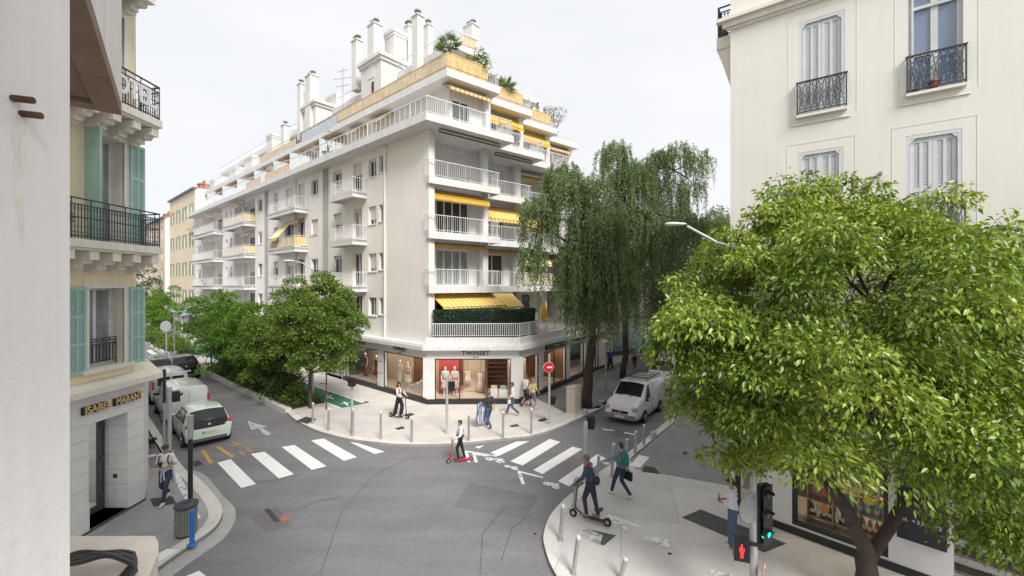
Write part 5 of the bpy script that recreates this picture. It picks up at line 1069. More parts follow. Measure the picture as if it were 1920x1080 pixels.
TB = thing('terracotta_shopfront', 'narrow terracotta framed shopfront right after the corner boutique', 'shop', PR_.p(11.3, 0)); mb = MB(); PR_.box(mb, 11.3, 11.55, PAV, 3.1, -0.3, 0.03); PR_.box(mb, 13.0, 13.4, PAV, 3.1, -0.3, 0.03); PR_.box(mb, 11.55, 13.0, 2.6, 3.1, -0.3, 0.03); mb.build('door_case', mat('terracotta_paint', (0.36, 0.16, 0.10), 0.6, 0.12, 3), TB); mb = MB(); PR_.box(mb, 11.55, 13.0, PAV, 2.6, -0.25, -0.2); mb.build('door_pane', M_pane, TB); mb = MB(); PR_.box(mb, 11.6, 12.95, PAV, 0.5, -0.2, 0.02); mb.build('white_step', M_frame, TB)
rs = e_ = PV(1243, 799)+DSR*26+Vector((3.2, 0, 0)); RSP = Plane(rs, DSR, (-1, 0, 0))
FB = thing('far_street_house', 'pale house front far along the right street behind the parked white cars', 'building', rs); mb = MB(); RSP.wall(mb, 0, 40, 0, 15, [(2+i*4, 3.4+i*4, z, z+1.8, 0.2) for i in range(9) for z in (4.5, 8, 11.5)], 0.2); mb.quad(RSP.p(0, 0), RSP.p(0, 0, -10), RSP.p(0, 15, -10), RSP.p(0, 15)); mb.build('wall', M_cream, FB)
mb = MB()
for i in range(9):
    for z in (4.5, 8, 11.5): RSP.box(mb, 2+i*4, 3.4+i*4, z, z+1.8, -0.2, -0.17)
mb.build('window_row', M_pane, FB)
# ------------------------------------------------------------------ trees and plants
M_bark = mat('grey_brown_bark', (0.085, 0.062, 0.046), 0.95, 0.35, 7, bump=0.9, bscale=18, objc=True); M_bark2 = mat('dark_bark', (0.055, 0.040, 0.032), 0.95, 0.3, 7, bump=0.8, bscale=18, objc=True)
L_camph = leafmat('fresh_green_leaf', [(0.02, (0.040, 0.078, 0.010)), (0.35, (0.125, 0.205, 0.022)), (0.7, (0.27, 0.36, 0.045)), (1.0, (0.43, 0.49, 0.09))], 0.36, 0.22, 0.5, 0.7)
L_street = leafmat('mid_green_leaf', [(0.02, (0.040, 0.080, 0.012)), (0.45, (0.105, 0.185, 0.026)), (1.0, (0.26, 0.34, 0.065))], 0.45, 0.3, 0.4, 0.8)
L_bright = leafmat('bright_young_leaf', [(0.02, (0.045, 0.11, 0.016)), (0.5, (0.11, 0.23, 0.028)), (1.0, (0.24, 0.38, 0.06))], 0.5, 0.3, 0.35, 0.8)
L_pepper = leafmat('grey_green_leaflet', [(0.02, (0.055, 0.088, 0.034)), (0.5, (0.150, 0.220, 0.098)), (1.0, (0.33, 0.40, 0.20))], 0.55, 0.3, 0.3, 0.5)
L_dark = leafmat('dark_green_leaf', [(0.02, (0.018, 0.036, 0.012)), (0.5, (0.042, 0.078, 0.024)), (1.0, (0.10, 0.15, 0.045))], 0.5, 0.2, 0.35, 0.8)
L_olive = leafmat('olive_leaf', [(0.02, (0.05, 0.065, 0.035)), (0.5, (0.11, 0.135, 0.075)), (1.0, (0.22, 0.25, 0.16))], 0.55, 0.2, 0.3, 0.8)
L_shrub = leafmat('shrub_leaf', [(0.02, (0.028, 0.055, 0.020)), (0.5, (0.075, 0.13, 0.040)), (1.0, (0.17, 0.24, 0.08))], 0.5, 0.25, 0.35, 0.9)
def unit(n): v = rng.normal(size=(n, 3)); return v/np.linalg.norm(v, axis=1, keepdims=True)
def leaves(P, A, ln, wd, fold=0.25):                             # positions, axis directions, lengths, width ratio -> verts, tris
    n = len(P); A = A/np.linalg.norm(A, axis=1, keepdims=True); R = unit(n); R[:, 2] += 0.0
    S = np.cross(A, R); S /= np.linalg.norm(S, axis=1, keepdims=True)+1e-9; N = np.cross(S, A); ln = np.asarray(ln).reshape(-1, 1)*np.ones((n, 1))
    b = P; t = P+A*ln; m = P+A*ln*0.42+N*ln*fold*wd; l = m+S*ln*wd/2-N*ln*fold*wd*1.6; r = m-S*ln*wd/2-N*ln*fold*wd*1.6
    t = t-np.array([0, 0, 1.0])*ln*0.12
    V_ = np.stack([b, l, t, r], 1).reshape(-1, 3); i = np.arange(n)[:, None]*4
    F = np.concatenate([i+np.array([0, 1, 2]), i+np.array([0, 2, 3])], 0); return V_, F
def cluster_leaves(cs, per, size, wd=0.45, droop=0.5, out=0.8, shell=0.55, jitter=0.25, flat=0.0):
    Ps, As = [], []
    for (c, r) in cs:
        r = np.array(r)*np.ones(3); n = max(8, int(per*(r.mean()**2)))
        d = unit(n); d[:, 2] = np.where(d[:, 2] < -0.35, -d[:, 2]*0.6, d[:, 2]); rad = (shell+(1-shell)*rng.random((n, 1))**0.6)*(1+rng.normal(size=(n, 1))*jitter*0.3)
        Ps.append(np.array(c)+d*rad*r); As.append(d*out+unit(n)*0.7+np.array([0, 0, -droop]))
    P = np.concatenate(Ps); A = np.concatenate(As); ln = size*(0.5+1.0*rng.random(len(P))); return leaves(P, A, ln, wd)
def limb(mb, a, b, r0, r1, bend=0.1, k=6, seed=0, sides=8):
    r = random.Random(seed); a, b = Vector(a), Vector(b); L = (b-a).length; pts = []; of = Vector((r.uniform(-1, 1), r.uniform(-1, 1), r.uniform(-0.2, 0.6)))*L*bend
    for i in range(k): u = i/(k-1); pts.append(a.lerp(b, u)+of*math.sin(u*math.pi)+Vector((r.uniform(-1, 1), r.uniform(-1, 1), 0))*L*0.015)
    mb.tube(pts, [r0+(r1-r0)*i/(k-1) for i in range(k)], sides); return pts
def crown_clusters(c, R, n, r0, r1, seed, lower=-0.7, hollow=0.62, lump=0.14):
    r = random.Random(seed); out = []; tries = 0; C = Vector(c); ph = [r.uniform(0, 6.28) for _ in range(6)]
    while len(out) < n and tries < n*60:
        tries += 1; d = Vector((r.gauss(0, 1), r.gauss(0, 1), r.gauss(0, 1))).normalized()
        if d.z < lower: continue
        a = math.atan2(d.y, d.x); q = 1+lump*math.sin(3*a+ph[0]+2*d.z)+lump*0.8*math.sin(5*a+ph[1]-3*d.z)+lump*0.5*math.sin(4*d.z*3+ph[2])
        rr = (hollow+(1-hollow)*r.random()**0.7)*q; p = C+Vector((d.x*R[0], d.y*R[1], d.z*R[2]))*rr; s = r.uniform(r0, r1)
        if min([(p-Vector(o[0])).length/(s+o[1][0]) for o in out] or [9]) < 0.42: continue
        out.append((tuple(p), (s, s, s*0.75)))
    return out
def tree(name, label, base, trunk_top, tr, c, R, n, r0, r1, per, size, lm, bm, seed, group=None, wd=0.45, droop=0.5, limbs=6, stems=None, extra=(), lower=-0.7, hollow=0.62, lump=0.14, clip=None):
    t = thing(name, label, 'tree', base, 0, group); mb = MB(); base = Vector(base)
    tt = Vector(trunk_top); cs = crown_clusters(c, R, n, r0, r1, seed, lower, hollow, lump)+list(extra)
    if stems is None: limb(mb, base-UPZ*0.05, tt, tr, tr*0.7, 0.04, 6, seed, 10)
    else:
        for a, b, q0, q1 in stems: limb(mb, a, b, q0, q1, 0.06, 7, seed+int(q0*100), 12)
    r = random.Random(seed+5); ends = [tt] if stems is None else [s[1] for s in stems if s[3] < tr*0.8]
    pick = r.sample(cs, min(len(cs), limbs*3))
    for i, q in enumerate(pick):
        s = ends[i % len(ends)]; m = Vector(s).lerp(Vector(q[0]), 0.95); limb(mb, s, m, tr*(0.45 if i < limbs else 0.22), 0.015, 0.10, 6, seed+i, 6)
    mb.build('trunk', bm, t, smooth=True)
    V_, F = cluster_leaves(cs, per, size, wd, droop)
    npmesh('crown', V_, F, lm, t); return t
# big fresh-green tree in front of the right building
TY = 8.9; tb = Vector(((1628-CX)/FX*TY, TY, PAV)); X_ = lambda px, Y: (px-CX)/FX*Y
fork = Vector((tb.x-0.02, TY, 1.25)); l1 = Vector((X_(1545, TY-0.3), TY-0.3, ZY(895, TY-0.3))); l2 = Vector((X_(1745, TY), TY, ZY(885, TY)))
ex = []
r_ = random.Random(41)
for px, py, Y, n_, sp, rr in ((1290, 640, 8.6, 5, 0.4, 0.5), (1255, 640, 8.6, 1, 0.1, 0.3), (1372, 790, 8.4, 8, 0.38, 0.55), (1385, 850, 8.4, 5, 0.33, 0.42), (1330, 560, 8.8, 5, 0.5, 0.5), (1860, 720, 7.9, 16, 1.3, 0.85), (1790, 850, 7.6, 12, 1.0, 0.75), (1900, 930, 7.8, 12, 1.1, 0.75), (1900, 600, 8.4, 8, 0.8, 0.6), (1490, 830, 8.2, 6, 0.5, 0.55), (1470, 410, 8.7, 3, 0.4, 0.5), (1560, 420, 8.6, 3, 0.4, 0.55), (1660, 420, 8.6, 3, 0.4, 0.55), (1740, 480, 8.4, 4, 0.45, 0.6), (1810, 540, 8.2, 4, 0.5, 0.65), (1390, 480, 8.5, 3, 0.35, 0.5), (1335, 700, 8.3, 5, 0.42, 0.58), (1390, 790, 8.0, 4, 0.4, 0.6), (1340, 620, 8.2, 3, 0.4, 0.6), (1620, 470, 7.6, 3, 0.6, 0.7), (1720, 650, 6.9, 3, 0.7, 0.7), (1530, 520, 7.4, 2, 0.5, 0.65), (1480, 690, 7.0, 3, 0.5, 0.6), (1660, 490, 8.0, 3, 0.4, 0.6), (1640, 560, 7.6, 2, 0.4, 0.6), (1400, 520, 8.7, 4, 0.4, 0.45), (1545, 385, 9.0, 5, 0.35, 0.36), (1625, 385, 9.0, 4, 0.3, 0.34), (1760, 470, 8.9, 5, 0.5, 0.42), (1425, 620, 7.4, 6, 0.5, 0.5), (1430, 720, 7.3, 5, 0.4, 0.45), (1445, 790, 7.4, 4, 0.3, 0.4), (1410, 500, 7.9, 4, 0.4, 0.4), (1450, 430, 9.0, 4, 0.35, 0.36)):
    for k in range(n_): ex.append(((X_(px, Y)+r_.gauss(0, sp*0.7), Y+r_.gauss(0, sp*0.6), ZY(py, Y)+r_.gauss(0, sp*0.6)), (rr, rr, rr*0.72)))
tree('camphor_tree', 'big fresh green broadleaf tree filling the right side in front of the ivory house', tb, l1, 0.20, (X_(1575, TY), TY, 5.7), (3.4, 2.6, 2.95), 74, 0.48, 0.9, 1750, 0.098, L_camph, M_bark2, 11, wd=0.46, droop=0.75, limbs=10,
     stems=[(tb-UPZ*0.1, fork, 0.21, 0.18), (fork-UPZ*0.1, l1, 0.155, 0.11), (fork-UPZ*0.12, l2, 0.13, 0.09), (l1, Vector((X_(1500, TY), TY, 5.6)), 0.12, 0.07), (l2, Vector((X_(1800, TY-0.3), TY-0.3, 5.2)), 0.10, 0.06), (l1, Vector((X_(1640, TY+0.2), TY+0.2, 6.3)), 0.11, 0.06)], extra=ex, lower=-0.8, hollow=0.55, lump=0.10)
# round tree and younger trees in the planted strip
Y0 = 23.4; b0 = PV(582, 765); b0.z = PAV
tree('round_street_tree', 'largest round green tree of the planted strip, nearest to the crossing', b0, b0+UPZ*1.9, 0.11, (X_(597, Y0), Y0, ZY(618, Y0)), (2.2, 2.1, 2.8), 100, 0.42, 0.75, 1500, 0.135, L_street, M_bark, 21, droop=0.4, limbs=7, lower=-0.85, hollow=0.5, lump=0.05)
for i, (px, Y, ht, rx, lb, lm) in enumerate(((508, 25.3, 5.2, 1.35, 'young tree partly hidden behind the left edge of the largest round tree', L_street), (470, 27.6, 5.9, 1.6, 'young bright green tree second from the round tree in the planted strip', L_bright), (432, 30.0, 6.0, 1.7, 'tall young tree in the middle of the planted strip with a ragged crown', L_bright), (396, 32.8, 5.9, 1.7, 'young tree at the far end of the first planted strip beside the black hatchback', L_bright),
                                          (302, 50, 6.0, 1.9, 'bright young tree in the far planted bed beyond the paved gap', L_bright), (284, 57, 5.2, 1.6, 'smaller young tree behind the bright one in the far planted bed', L_street))):
    bs = Vector((X_(px, Y), Y, PAV)); tree('young_tree', lb, bs, bs+UPZ*(ht*0.4), 0.06, (bs.x, bs.y, ht*0.62), (rx, rx, ht*0.40), 46, 0.4, 0.75, 1000, 0.15, lm, M_bark2, 31+i, 'young trees of the planted beds', droop=0.35, limbs=5, lower=-0.9, hollow=0.35, lump=0.2)
for i, (px, Y, ht, rx) in enumerate(((268, 66, 9.5, 3.6), (258, 82, 11, 4.5), (280, 92, 9, 3.6))):
    bs = Vector((X_(px, Y), Y, 0)); tree('dark_far_tree', ['dense dark tree at the far end of the left street, nearest of three', 'tallest dark tree at the end of the left street, behind the nearest', 'dark far tree showing right of the tallest one in the street end'][i], bs, bs+UPZ*3, 0.2, (bs.x, bs.y, ht*0.6), (rx, rx, ht*0.4), 26, 0.9, 1.5, 120, 0.35, L_dark, M_bark2, 61+i, 'dark trees at the street end', limbs=4)
for i, (px, py) in enumerate(((612, 768),)):                       # slim sapling by the round tree
    bs = PV(px, py); bs.z = PAV; mb = MB(); t = thing('tree_stake', 'thin upright wooden stake beside the trunk of the round tree', 'stake', bs); mb.tube([bs, bs+UPZ*1.9], 0.035, 8); mb.tube([bs+UPZ*1.4, bs+UPZ*1.4+Vector((-0.35, 0.02, 0))], 0.02, 6); mb.build('stake_pole', M_bark, t)
def shrub(label, c, R, seed, lm=None, per=700, size=0.13, wd=0.4, name='shrub', group='shrubs in the planted beds'):
    t = thing(name, label, 'shrub', (c[0], c[1], PAV), 0, group); cs = crown_clusters((c[0], c[1], R[2]*0.55+PAV), R, 18, min(R)*0.35, min(R)*0.55, seed, -0.3, 0.3, 0.2); V_, F = cluster_leaves(cs, per, size, wd, 0.1, 0.9, 0.3); npmesh('foliage', V_, F, lm or L_shrub, t)
    mb = MB(); r = random.Random(seed)
    for k in range(6): q = r.choice(cs)[0]; limb(mb, (c[0], c[1], PAV), q, 0.02, 0.006, 0.1, 4, seed+k, 5)
    mb.build('stem', M_bark2, t)
lbs = ['low dark shrub at the near tip of the planted strip', 'rounded shrub behind the white kerb under the round tree', 'leafy shrub spilling over the kerb left of the round tree trunk', 'tall shrub behind the young trees of the planted strip', 'broad dark shrub in the middle of the planted strip', 'spiky pale shrub beside the kerb in the middle of the strip', 'low shrub between the kerb and the second young tree', 'bushy shrub under the tall young tree', 'pale green shrub near the black hatchback', 'small shrub at the far end of the first planted strip', 'shrub against the cycle lane under the bright young tree', 'round shrub by the cycle lane near the strip middle']
for i, (a, b_, r0, h) in enumerate(((1.3, 1.0, 0.55, 0.9), (2.9, 0.9, 0.8, 1.3), (4.6, 0.8, 0.85, 1.5), (4.2, 1.7, 0.8, 1.9), (6.4, 1.1, 0.95, 1.6), (7.8, 0.75, 0.7, 1.1), (9.2, 1.0, 0.85, 1.4), (10.8, 1.1, 0.95, 1.6), (12.6, 0.9, 0.8, 1.2), (15.0, 1.1, 0.8, 1.1), (8.3, 1.8, 0.7, 1.7), (6.0, 1.9, 0.6, 1.6))):
    p = PKp(a, b_); shrub(lbs[i], (p.x, p.y), (r0*1.2, r0*1.2, h*0.8), 80+i, L_shrub if i % 3 else L_street)
for i, (a, b_, r0, h) in enumerate(((27.5, 1.0, 1.0, 1.5), (30.0, 1.1, 1.2, 1.8), (33.0, 1.2, 1.3, 2.0), (37.5, 1.2, 1.5, 2.2), (43.0, 1.2, 1.8, 2.6))):
    p = PKp(a, b_); shrub(['nearest shrub of the far bed, behind the short posts', 'rounded bush second in the far planted bed', 'bushy shrub under the bright far young tree', 'dense bush beyond the bright far young tree', 'farthest dense bush of the far planted bed'][i], (p.x, p.y), (r0, r0, h*0.62), 100+i, L_street, 300, 0.18)
gp = []; ga = []
for a0, a1, n_ in ((0.6, 16.4, 9000), (26.2, 50, 5000)):
    for k in range(n_): gp.append(tuple(PKp(rng.uniform(a0, a1), rng.uniform(0.2, 2.3), PAV+0.03+abs(rng.normal())*0.12)))
gp = np.array(gp); V_, F = leaves(gp, unit(len(gp))*0.6+np.array([0, 0, 0.8]), 0.14*(0.6+0.8*rng.random(len(gp))), 0.35); tag(npmesh('ground_cover', V_, F, L_shrub), kind='stuff')
# pepper trees with hanging strands
def pepper(label, base, stems, heads, seed, per=44, tr=0.25):
    t = thing('pepper_tree', label, 'tree', base, 0, 'weeping trees along the right street'); mb = MB(); r = random.Random(seed); R_ = np.random.default_rng(seed)
    for a, b, q0, q1 in stems: limb(mb, a, b, q0, q1, 0.05, 8, seed+int(q0*97), 10)
    P = []; A = []
    for (c, rad, n_, lo, hi) in heads:
        n_ = int(n_*1.2)
        c = Vector(c); near = min((s for s in stems), key=lambda s: (Vector(s[1])-c).length); limb(mb, near[1], c, 0.06, 0.02, 0.1, 6, seed+len(P), 6)
        for k in range(n_):
            d = Vector((r.gauss(0, 1), r.gauss(0, 1), r.gauss(0.35, 0.8))); d.normalize(); q = c+Vector((d.x*rad, d.y*rad, d.z*rad*0.72))*r.uniform(0.45, 1.02)
            L = r.uniform(lo, hi)*(0.65 if d.z > 0.6 else 1.0); m = max(4, int(L*per)); u = np.linspace(0, 1, m)
            ox = d.x*0.28*L*0.4; oy = d.y*0.28*L*0.4
            pts = np.stack([q.x+ox*np.sin(u*1.6), q.y+oy*np.sin(u*1.6), q.z+0.16*np.sin(u*2.5)*min(1, L)-L*u**1.25], 1)+R_.normal(size=(m, 3))*np.array([0.045, 0.045, 0.03])
            P.append(pts); a = R_.normal(size=(m, 3))*0.55+np.array([d.x*0.2, d.y*0.2, -0.75]); A.append(a)
            if k % 7 == 0: mb.tube([q, q+Vector((ox*0.7, oy*0.7, -L*0.35))], [0.012, 0.005], 4)
    mb.build('trunk', M_bark2, t, smooth=True); P = np.concatenate(P); A = np.concatenate(A); V_, F = leaves(P, A, 0.17*(0.6+0.7*R_.random(len(P))), 0.26, 0.1); npmesh('crown', V_, F, L_pepper, t); return t
def at(px, py, Y): return (X_(px, Y), Y, ZY(py, Y))
pb1 = PV(1099, 764); pb1.z = PAV; Yp = pb1.y
pepper('weeping pepper tree with the thick trunk beside the beige cabinet', pb1, [(pb1-UPZ*0.1, at(1112, 620, Yp), 0.30, 0.20), (at(1112, 620, Yp), at(1120, 470, Yp), 0.19, 0.12), (at(1112, 620, Yp), at(1085, 470, Yp-0.3), 0.15, 0.09), (at(1085, 470, Yp-0.3), at(1010, 420, Yp-0.5), 0.08, 0.04)],
       [(at(1010, 385, Yp-0.6), 1.0, 80, 0.8, 2.8), (at(1000, 470, Yp-0.8), 0.7, 45, 1.0, 2.8), (at(1060, 350, Yp), 1.5, 150, 0.8, 2.6), (at(1055, 325, Yp), 1.0, 70, 0.6, 1.8), (at(1110, 350, Yp), 1.0, 70, 0.8, 2.2), (at(1120, 420, Yp-0.4), 1.7, 230, 1.0, 3.6), (at(1085, 480, Yp-0.6), 1.3, 150, 1.2, 3.4), (at(1150, 510, Yp-0.2), 1.3, 140, 1.0, 3.6), (at(1120, 560, Yp-0.4), 1.0, 90, 1.2, 2.4), (at(1085, 560, Yp-0.2), 0.7, 40, 0.8, 2.6)], 5)
pb2 = PV(1168, 708); pb2.z = PAV; Yq = pb2.y
pepper('tallest weeping pepper tree, second from the crossing, trunk behind the white van', pb2, [(pb2-UPZ*0.1, at(1176, 560, Yq), 0.24, 0.18), (at(1176, 560, Yq), at(1160, 330, Yq), 0.17, 0.08), (at(1176, 560, Yq), at(1225, 400, Yq), 0.13, 0.07), (at(1225, 400, Yq), at(1262, 320, Yq), 0.08, 0.04)],
       [(at(1152, 285, Yq), 1.3, 130, 0.8, 3.0), (at(1200, 320, Yq+0.8), 1.4, 110, 1.0, 3.5), (at(1250, 350, Yq+0.8), 1.5, 90, 1.0, 3.5), (at(1185, 330, Yq), 1.7, 200, 1.0, 3.6), (at(1160, 400, Yq+0.5), 2.0, 200, 1.2, 4.2), (at(1230, 430, Yq), 1.8, 180, 1.2, 4.5), (at(1270, 285, Yq), 1.3, 80, 0.6, 2.4), (at(1310, 300, Yq), 1.1, 60, 0.6, 2.2), (at(1300, 350, Yq), 0.9, 45, 0.6, 2.4), (at(1235, 295, Yq+0.4), 1.0, 70, 0.8, 2.6), (at(1290, 420, Yq), 1.6, 120, 1.0, 4.0), (at(1200, 520, Yq), 1.5, 100, 1.0, 3.5), (at(1240, 560, Yq-0.5), 1.2, 70, 0.8, 3.0)], 6, per=34)
pb3 = PV(1228, 686); pb3.z = PAV; Yr = pb3.y
pepper('farthest weeping pepper tree, dark and half hidden by the big green tree', pb3, [(pb3-UPZ*0.1, at(1232, 560, Yr), 0.28, 0.2), (at(1232, 560, Yr), at(1260, 430, Yr), 0.18, 0.08)],
       [(at(1250, 400, Yr), 2.4, 170, 1.5, 5.0), (at(1320, 430, Yr), 2.3, 160, 1.2, 4.5), (at(1280, 500, Yr), 2.2, 150, 1.2, 4.5), (at(1210, 480, Yr), 2.0, 130, 1.2, 4.5), (at(1350, 420, Yr+2), 2.2, 130, 1.0, 3.5), (at(1330, 560, Yr), 2.2, 120, 1.2, 4.0)], 7, per=26)
for i, (px, Y, ht, rx) in enumerate(((1345, 48, 15, 4.2), (1290, 62, 14.5, 5.0), (1225, 70, 10, 4.5))):
    bs = Vector((X_(px, Y), Y, 0)); tree('street_tree', ['olive dark tree rising beside the left edge of the ivory house', 'broad dark tree behind the weeping trees of the right street', 'low far tree at the end of the right street'][i], bs, bs+UPZ*4, 0.25, (bs.x, bs.y, ht*0.62), (rx, rx, ht*0.38), 40, 1.0, 1.7, 120, 0.33, [L_olive, L_dark, L_dark][i], M_bark2, 71+i, 'trees at the end of the right street', limbs=5)
# hedge on the first-floor terrace, plants on the roof terraces
h0, h1_ = tr[1].lerp(tr[2], 0.08)+NC*(-0.45), tr[2]+Vector((-0.35, 0.45, 0)); h2 = tr[2].lerp(tr[3], 0.17)+Vector((-0.5, 0.2, 0))
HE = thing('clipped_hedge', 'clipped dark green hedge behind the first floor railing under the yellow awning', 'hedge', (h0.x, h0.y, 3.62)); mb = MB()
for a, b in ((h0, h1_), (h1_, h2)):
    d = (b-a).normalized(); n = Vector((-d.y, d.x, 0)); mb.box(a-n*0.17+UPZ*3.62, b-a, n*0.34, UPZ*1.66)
mb.build('dark_core', mat('hedge_shade', (0.012, 0.022, 0.012), 0.9), HE)  # near-black box paints the shade inside the hedge
gp = []; ga = []
for a, b in ((h0, h1_), (h1_, h2)):
    L = (b-a).length; d = (b-a)/L; n = Vector((-d.y, d.x, 0))
    for k in range(int(L*2600)):
        q = a+d*rng.uniform(-0.1, L+0.1); face = rng.integers(0, 3)
        if face < 2: s_ = -1 if face == 0 else 1; q = q+n*s_*(0.21+rng.normal()*0.03)+UPZ*(3.65+1.68*rng.random()); ax = n*s_
        else: q = q+n*rng.uniform(-0.22, 0.22)+UPZ*(5.30+rng.normal()*0.04); ax = UPZ
        gp.append(tuple(q)); ga.append(tuple(ax))
gp = np.array(gp); ga = np.array(ga); V_, F = leaves(gp, ga*0.7+unit(len(gp))*0.7, 0.085, 0.55); npmesh('foliage', V_, F, leafmat('hedge_leaf', [(0.02, (0.010, 0.030, 0.016)), (0.5, (0.020, 0.058, 0.030)), (1, (0.055, 0.11, 0.055))], 0.4, 0.12, 0.5, 1.5), HE)
M_pot2 = mat('grey_planter', (0.22, 0.21, 0.20), 0.8)
def potted(name, label, c, r, h, build, cat='potted plant'):
    t = thing(name, label, cat, c); mb = MB(); mb.lathe(c, [(r*0.75, 0), (r, h*0.9), (r*1.1, h*0.9), (r*1.1, h), (r*0.9, h), (r*0.88, h*0.92), (0.005, h*0.92)], 12); mb.build('planter', M_pot2, t); build(t, Vector(c)+UPZ*h*0.92); return t
def palm(hgt, R, n=22, seed=1):
    def f(t, c):
        r = random.Random(seed); mb = MB(); top = c+UPZ*hgt; mb.tube([c, c+UPZ*hgt*0.5+Vector((0.03, 0, 0)), top], [0.10, 0.11, 0.09], 9)
        mb.build('trunk', M_bark, t); P = []; A = []; L = []; mb = MB()
        for k in range(n):
            a = r.uniform(0, 6.28); e = r.uniform(-0.45, 1.25); d = Vector((math.cos(a)*math.cos(e), math.sin(a)*math.cos(e), math.sin(e))); q = top+d*R*0.5; mb.tube([top, q], 0.012, 4)
            s = d.cross(UPZ).normalized(); u = s.cross(d)
            for j in range(13):
                an = (j-6)/6*1.5; dd = d*math.cos(an)+s*math.sin(an)+u*r.uniform(-0.1, 0.1)-UPZ*0.15*abs(an); P.append(tuple(q)); A.append(tuple(dd)); L.append(R*0.62*(1-0.15*abs(an)))
        mb.build('stalk', M_bark, t); V_, F = leaves(np.array(P), np.array(A), np.array(L), 0.09, 0.1); npmesh('frond', V_, F, L_street, t)
    return f
def bush(R, lm, n=14, per=500, size=0.1, seed=1, stem=0.3, trunk=0.03):
    def f(t, c):
        cs = crown_clusters((c.x, c.y, c.z+stem+R[2]*0.6), R, n, min(R)*0.35, min(R)*0.55, seed, -0.8, 0.3, 0.25); V_, F = cluster_leaves(cs, per, size, 0.4, 0.1, 0.8, 0.2); npmesh('foliage', V_, F, lm, t); mb = MB(); r = random.Random(seed)
        for k in range(7): limb(mb, c, r.choice(cs)[0], trunk, 0.008, 0.1, 5, seed+k, 5)
        mb.build('stem', M_bark2, t)
    return f
def cypress(h, r0, seed):
    def f(t, c):
        cs = [((c.x, c.y, c.z+h*(i+0.5)/7), (r0*(1-0.09*i), r0*(1-0.09*i), h/7)) for i in range(7)]; V_, F = cluster_leaves(cs, 2200, 0.09, 0.35, -0.8, 0.3, 0.3); npmesh('foliage', V_, F, L_dark, t)
    return f
TF6, TF5 = 19.5, 16.15
q = f6[0].lerp(f6[1], 0.12)-N2*0.5; potted('fan_palm', 'fan palm with a trunk at the roof terrace corner beside the tallest chimney', (q.x, q.y, TF6), 0.3, 0.45, palm(1.15, 0.95, 24, 3))
q = f6[2].lerp(f6[3], 0.5)-N2*0.5; potted('low_fan_palm', 'low spreading fan palm on the second roof terrace step', (q.x, q.y, TF6), 0.3, 0.45, palm(0.75, 1.0, 26, 4))
q = f6[0].lerp(f6[1], 0.62)-N2*0.45; potted('leafy_shrub', 'leafy green shrub above the yellow screen between the two roof palms', (q.x, q.y, TF6), 0.35, 0.45, bush((0.85, 0.6, 0.7), L_street, 14, 600, 0.17, 5, 0.4))
q = f6[0].lerp(f6[1], 0.88)-N2*0.45; potted('small_leafy_shrub', 'small shrub at the right end of the upper yellow screen', (q.x, q.y, TF6), 0.25, 0.4, bush((0.4, 0.4, 0.5), L_dark, 8, 700, 0.12, 6, 0.2))
for k, (u, hh) in enumerate(((0.42, 0.95), (0.58, 1.45), (0.76, 1.2))):
    q = f6[4].lerp(f6[5], u)-N2*0.4; potted('potted_cypress', ['shortest of three dark conical shrubs on the third terrace step', 'tallest of three dark conical shrubs on the third terrace step', 'rightmost of three dark conical shrubs on the third terrace step'][k], (q.x, q.y, TF6), 0.2, 0.35, cypress(hh, 0.26, k))
q = f6[6].lerp(f6[7], 0.35)-N2*0.35; potted('olive_tree', 'airy grey olive tree in a pot on the lowest roof terrace step', (q.x, q.y, TF6), 0.4, 0.6, bush((1.15, 0.9, 1.05), L_olive, 20, 230, 0.13, 9, 0.9, 0.05))
q = f5[2].lerp(f5[3], 0.1)-N2*0.3; potted('yellow_green_bush', 'yellowish green bush behind the white railing beside the first bay', (q.x, q.y, TF5), 0.3, 0.4, bush((0.6, 0.5, 0.55), L_bright, 10, 700, 0.12, 10, 0.3))
q = f5[2].lerp(f5[3], 0.45)-N2*0.3; potted('grey_bush', 'thin grey bush behind the white railing of the second bay', (q.x, q.y, TF5), 0.25, 0.4, bush((0.45, 0.4, 0.5), L_olive, 8, 350, 0.1, 11, 0.3))
q = A0+N1*0.4+D1*11.4; potted('bare_grey_shrub', 'bare greyish shrub on the sixth floor terrace of the long street side', (q.x, q.y, TF5), 0.4, 0.5, bush((1.1, 0.6, 0.7), L_olive, 14, 200, 0.1, 12, 0.35))
q = A0-N1*1.35+D1*16.5
BH = thing('terrace_hedge', 'long narrow green hedge on the seventh floor edge of the long street side', 'hedge', (q.x, q.y, 19.5)); gp = []
for k in range(5000): gp.append(tuple(A0-N1*(1.15+rng.uniform(0, 0.3))+D1*rng.uniform(13.4, 20)+UPZ*(19.55+0.95*rng.random()**0.7)))
gp = np.array(gp); V_, F = leaves(gp, unit(len(gp))+np.array([0, 0, 0.4]), 0.14, 0.4); npmesh('foliage', V_, F, L_street, BH); mb = MB(); mb.box(A0-N1*1.45+D1*13.4+UPZ*19.49, D1*6.6, N1*0.3, UPZ*0.35); mb.build('planter', M_pot2, BH)
q = LP.p(46.6, FZ[3]+0.1, 0.9); potted('hanging_plant', 'trailing yellow green plant on the topmost far balcony of the long street side', tuple(q), 0.25, 0.35, bush((0.9, 0.5, 0.8), L_bright, 10, 300, 0.16, 14, -0.2))
q = LP.p(41.5, FZ[1]+0.1, 0.85); potted('balcony_plant', 'dark small plant on the lowest far balcony of the long street side', tuple(q), 0.25, 0.3, bush((0.8, 0.4, 0.35), L_dark, 8, 300, 0.14, 15, 0.0))
q = tr[2].lerp(tr[3], 0.10)-NG*0.35; potted('terrace_plant', 'small green plant behind the first floor railing right of the hedge corner', (q.x, q.y, 3.63), 0.2, 0.3, bush((0.4, 0.3, 0.3), L_street, 8, 800, 0.1, 16, 0.1))
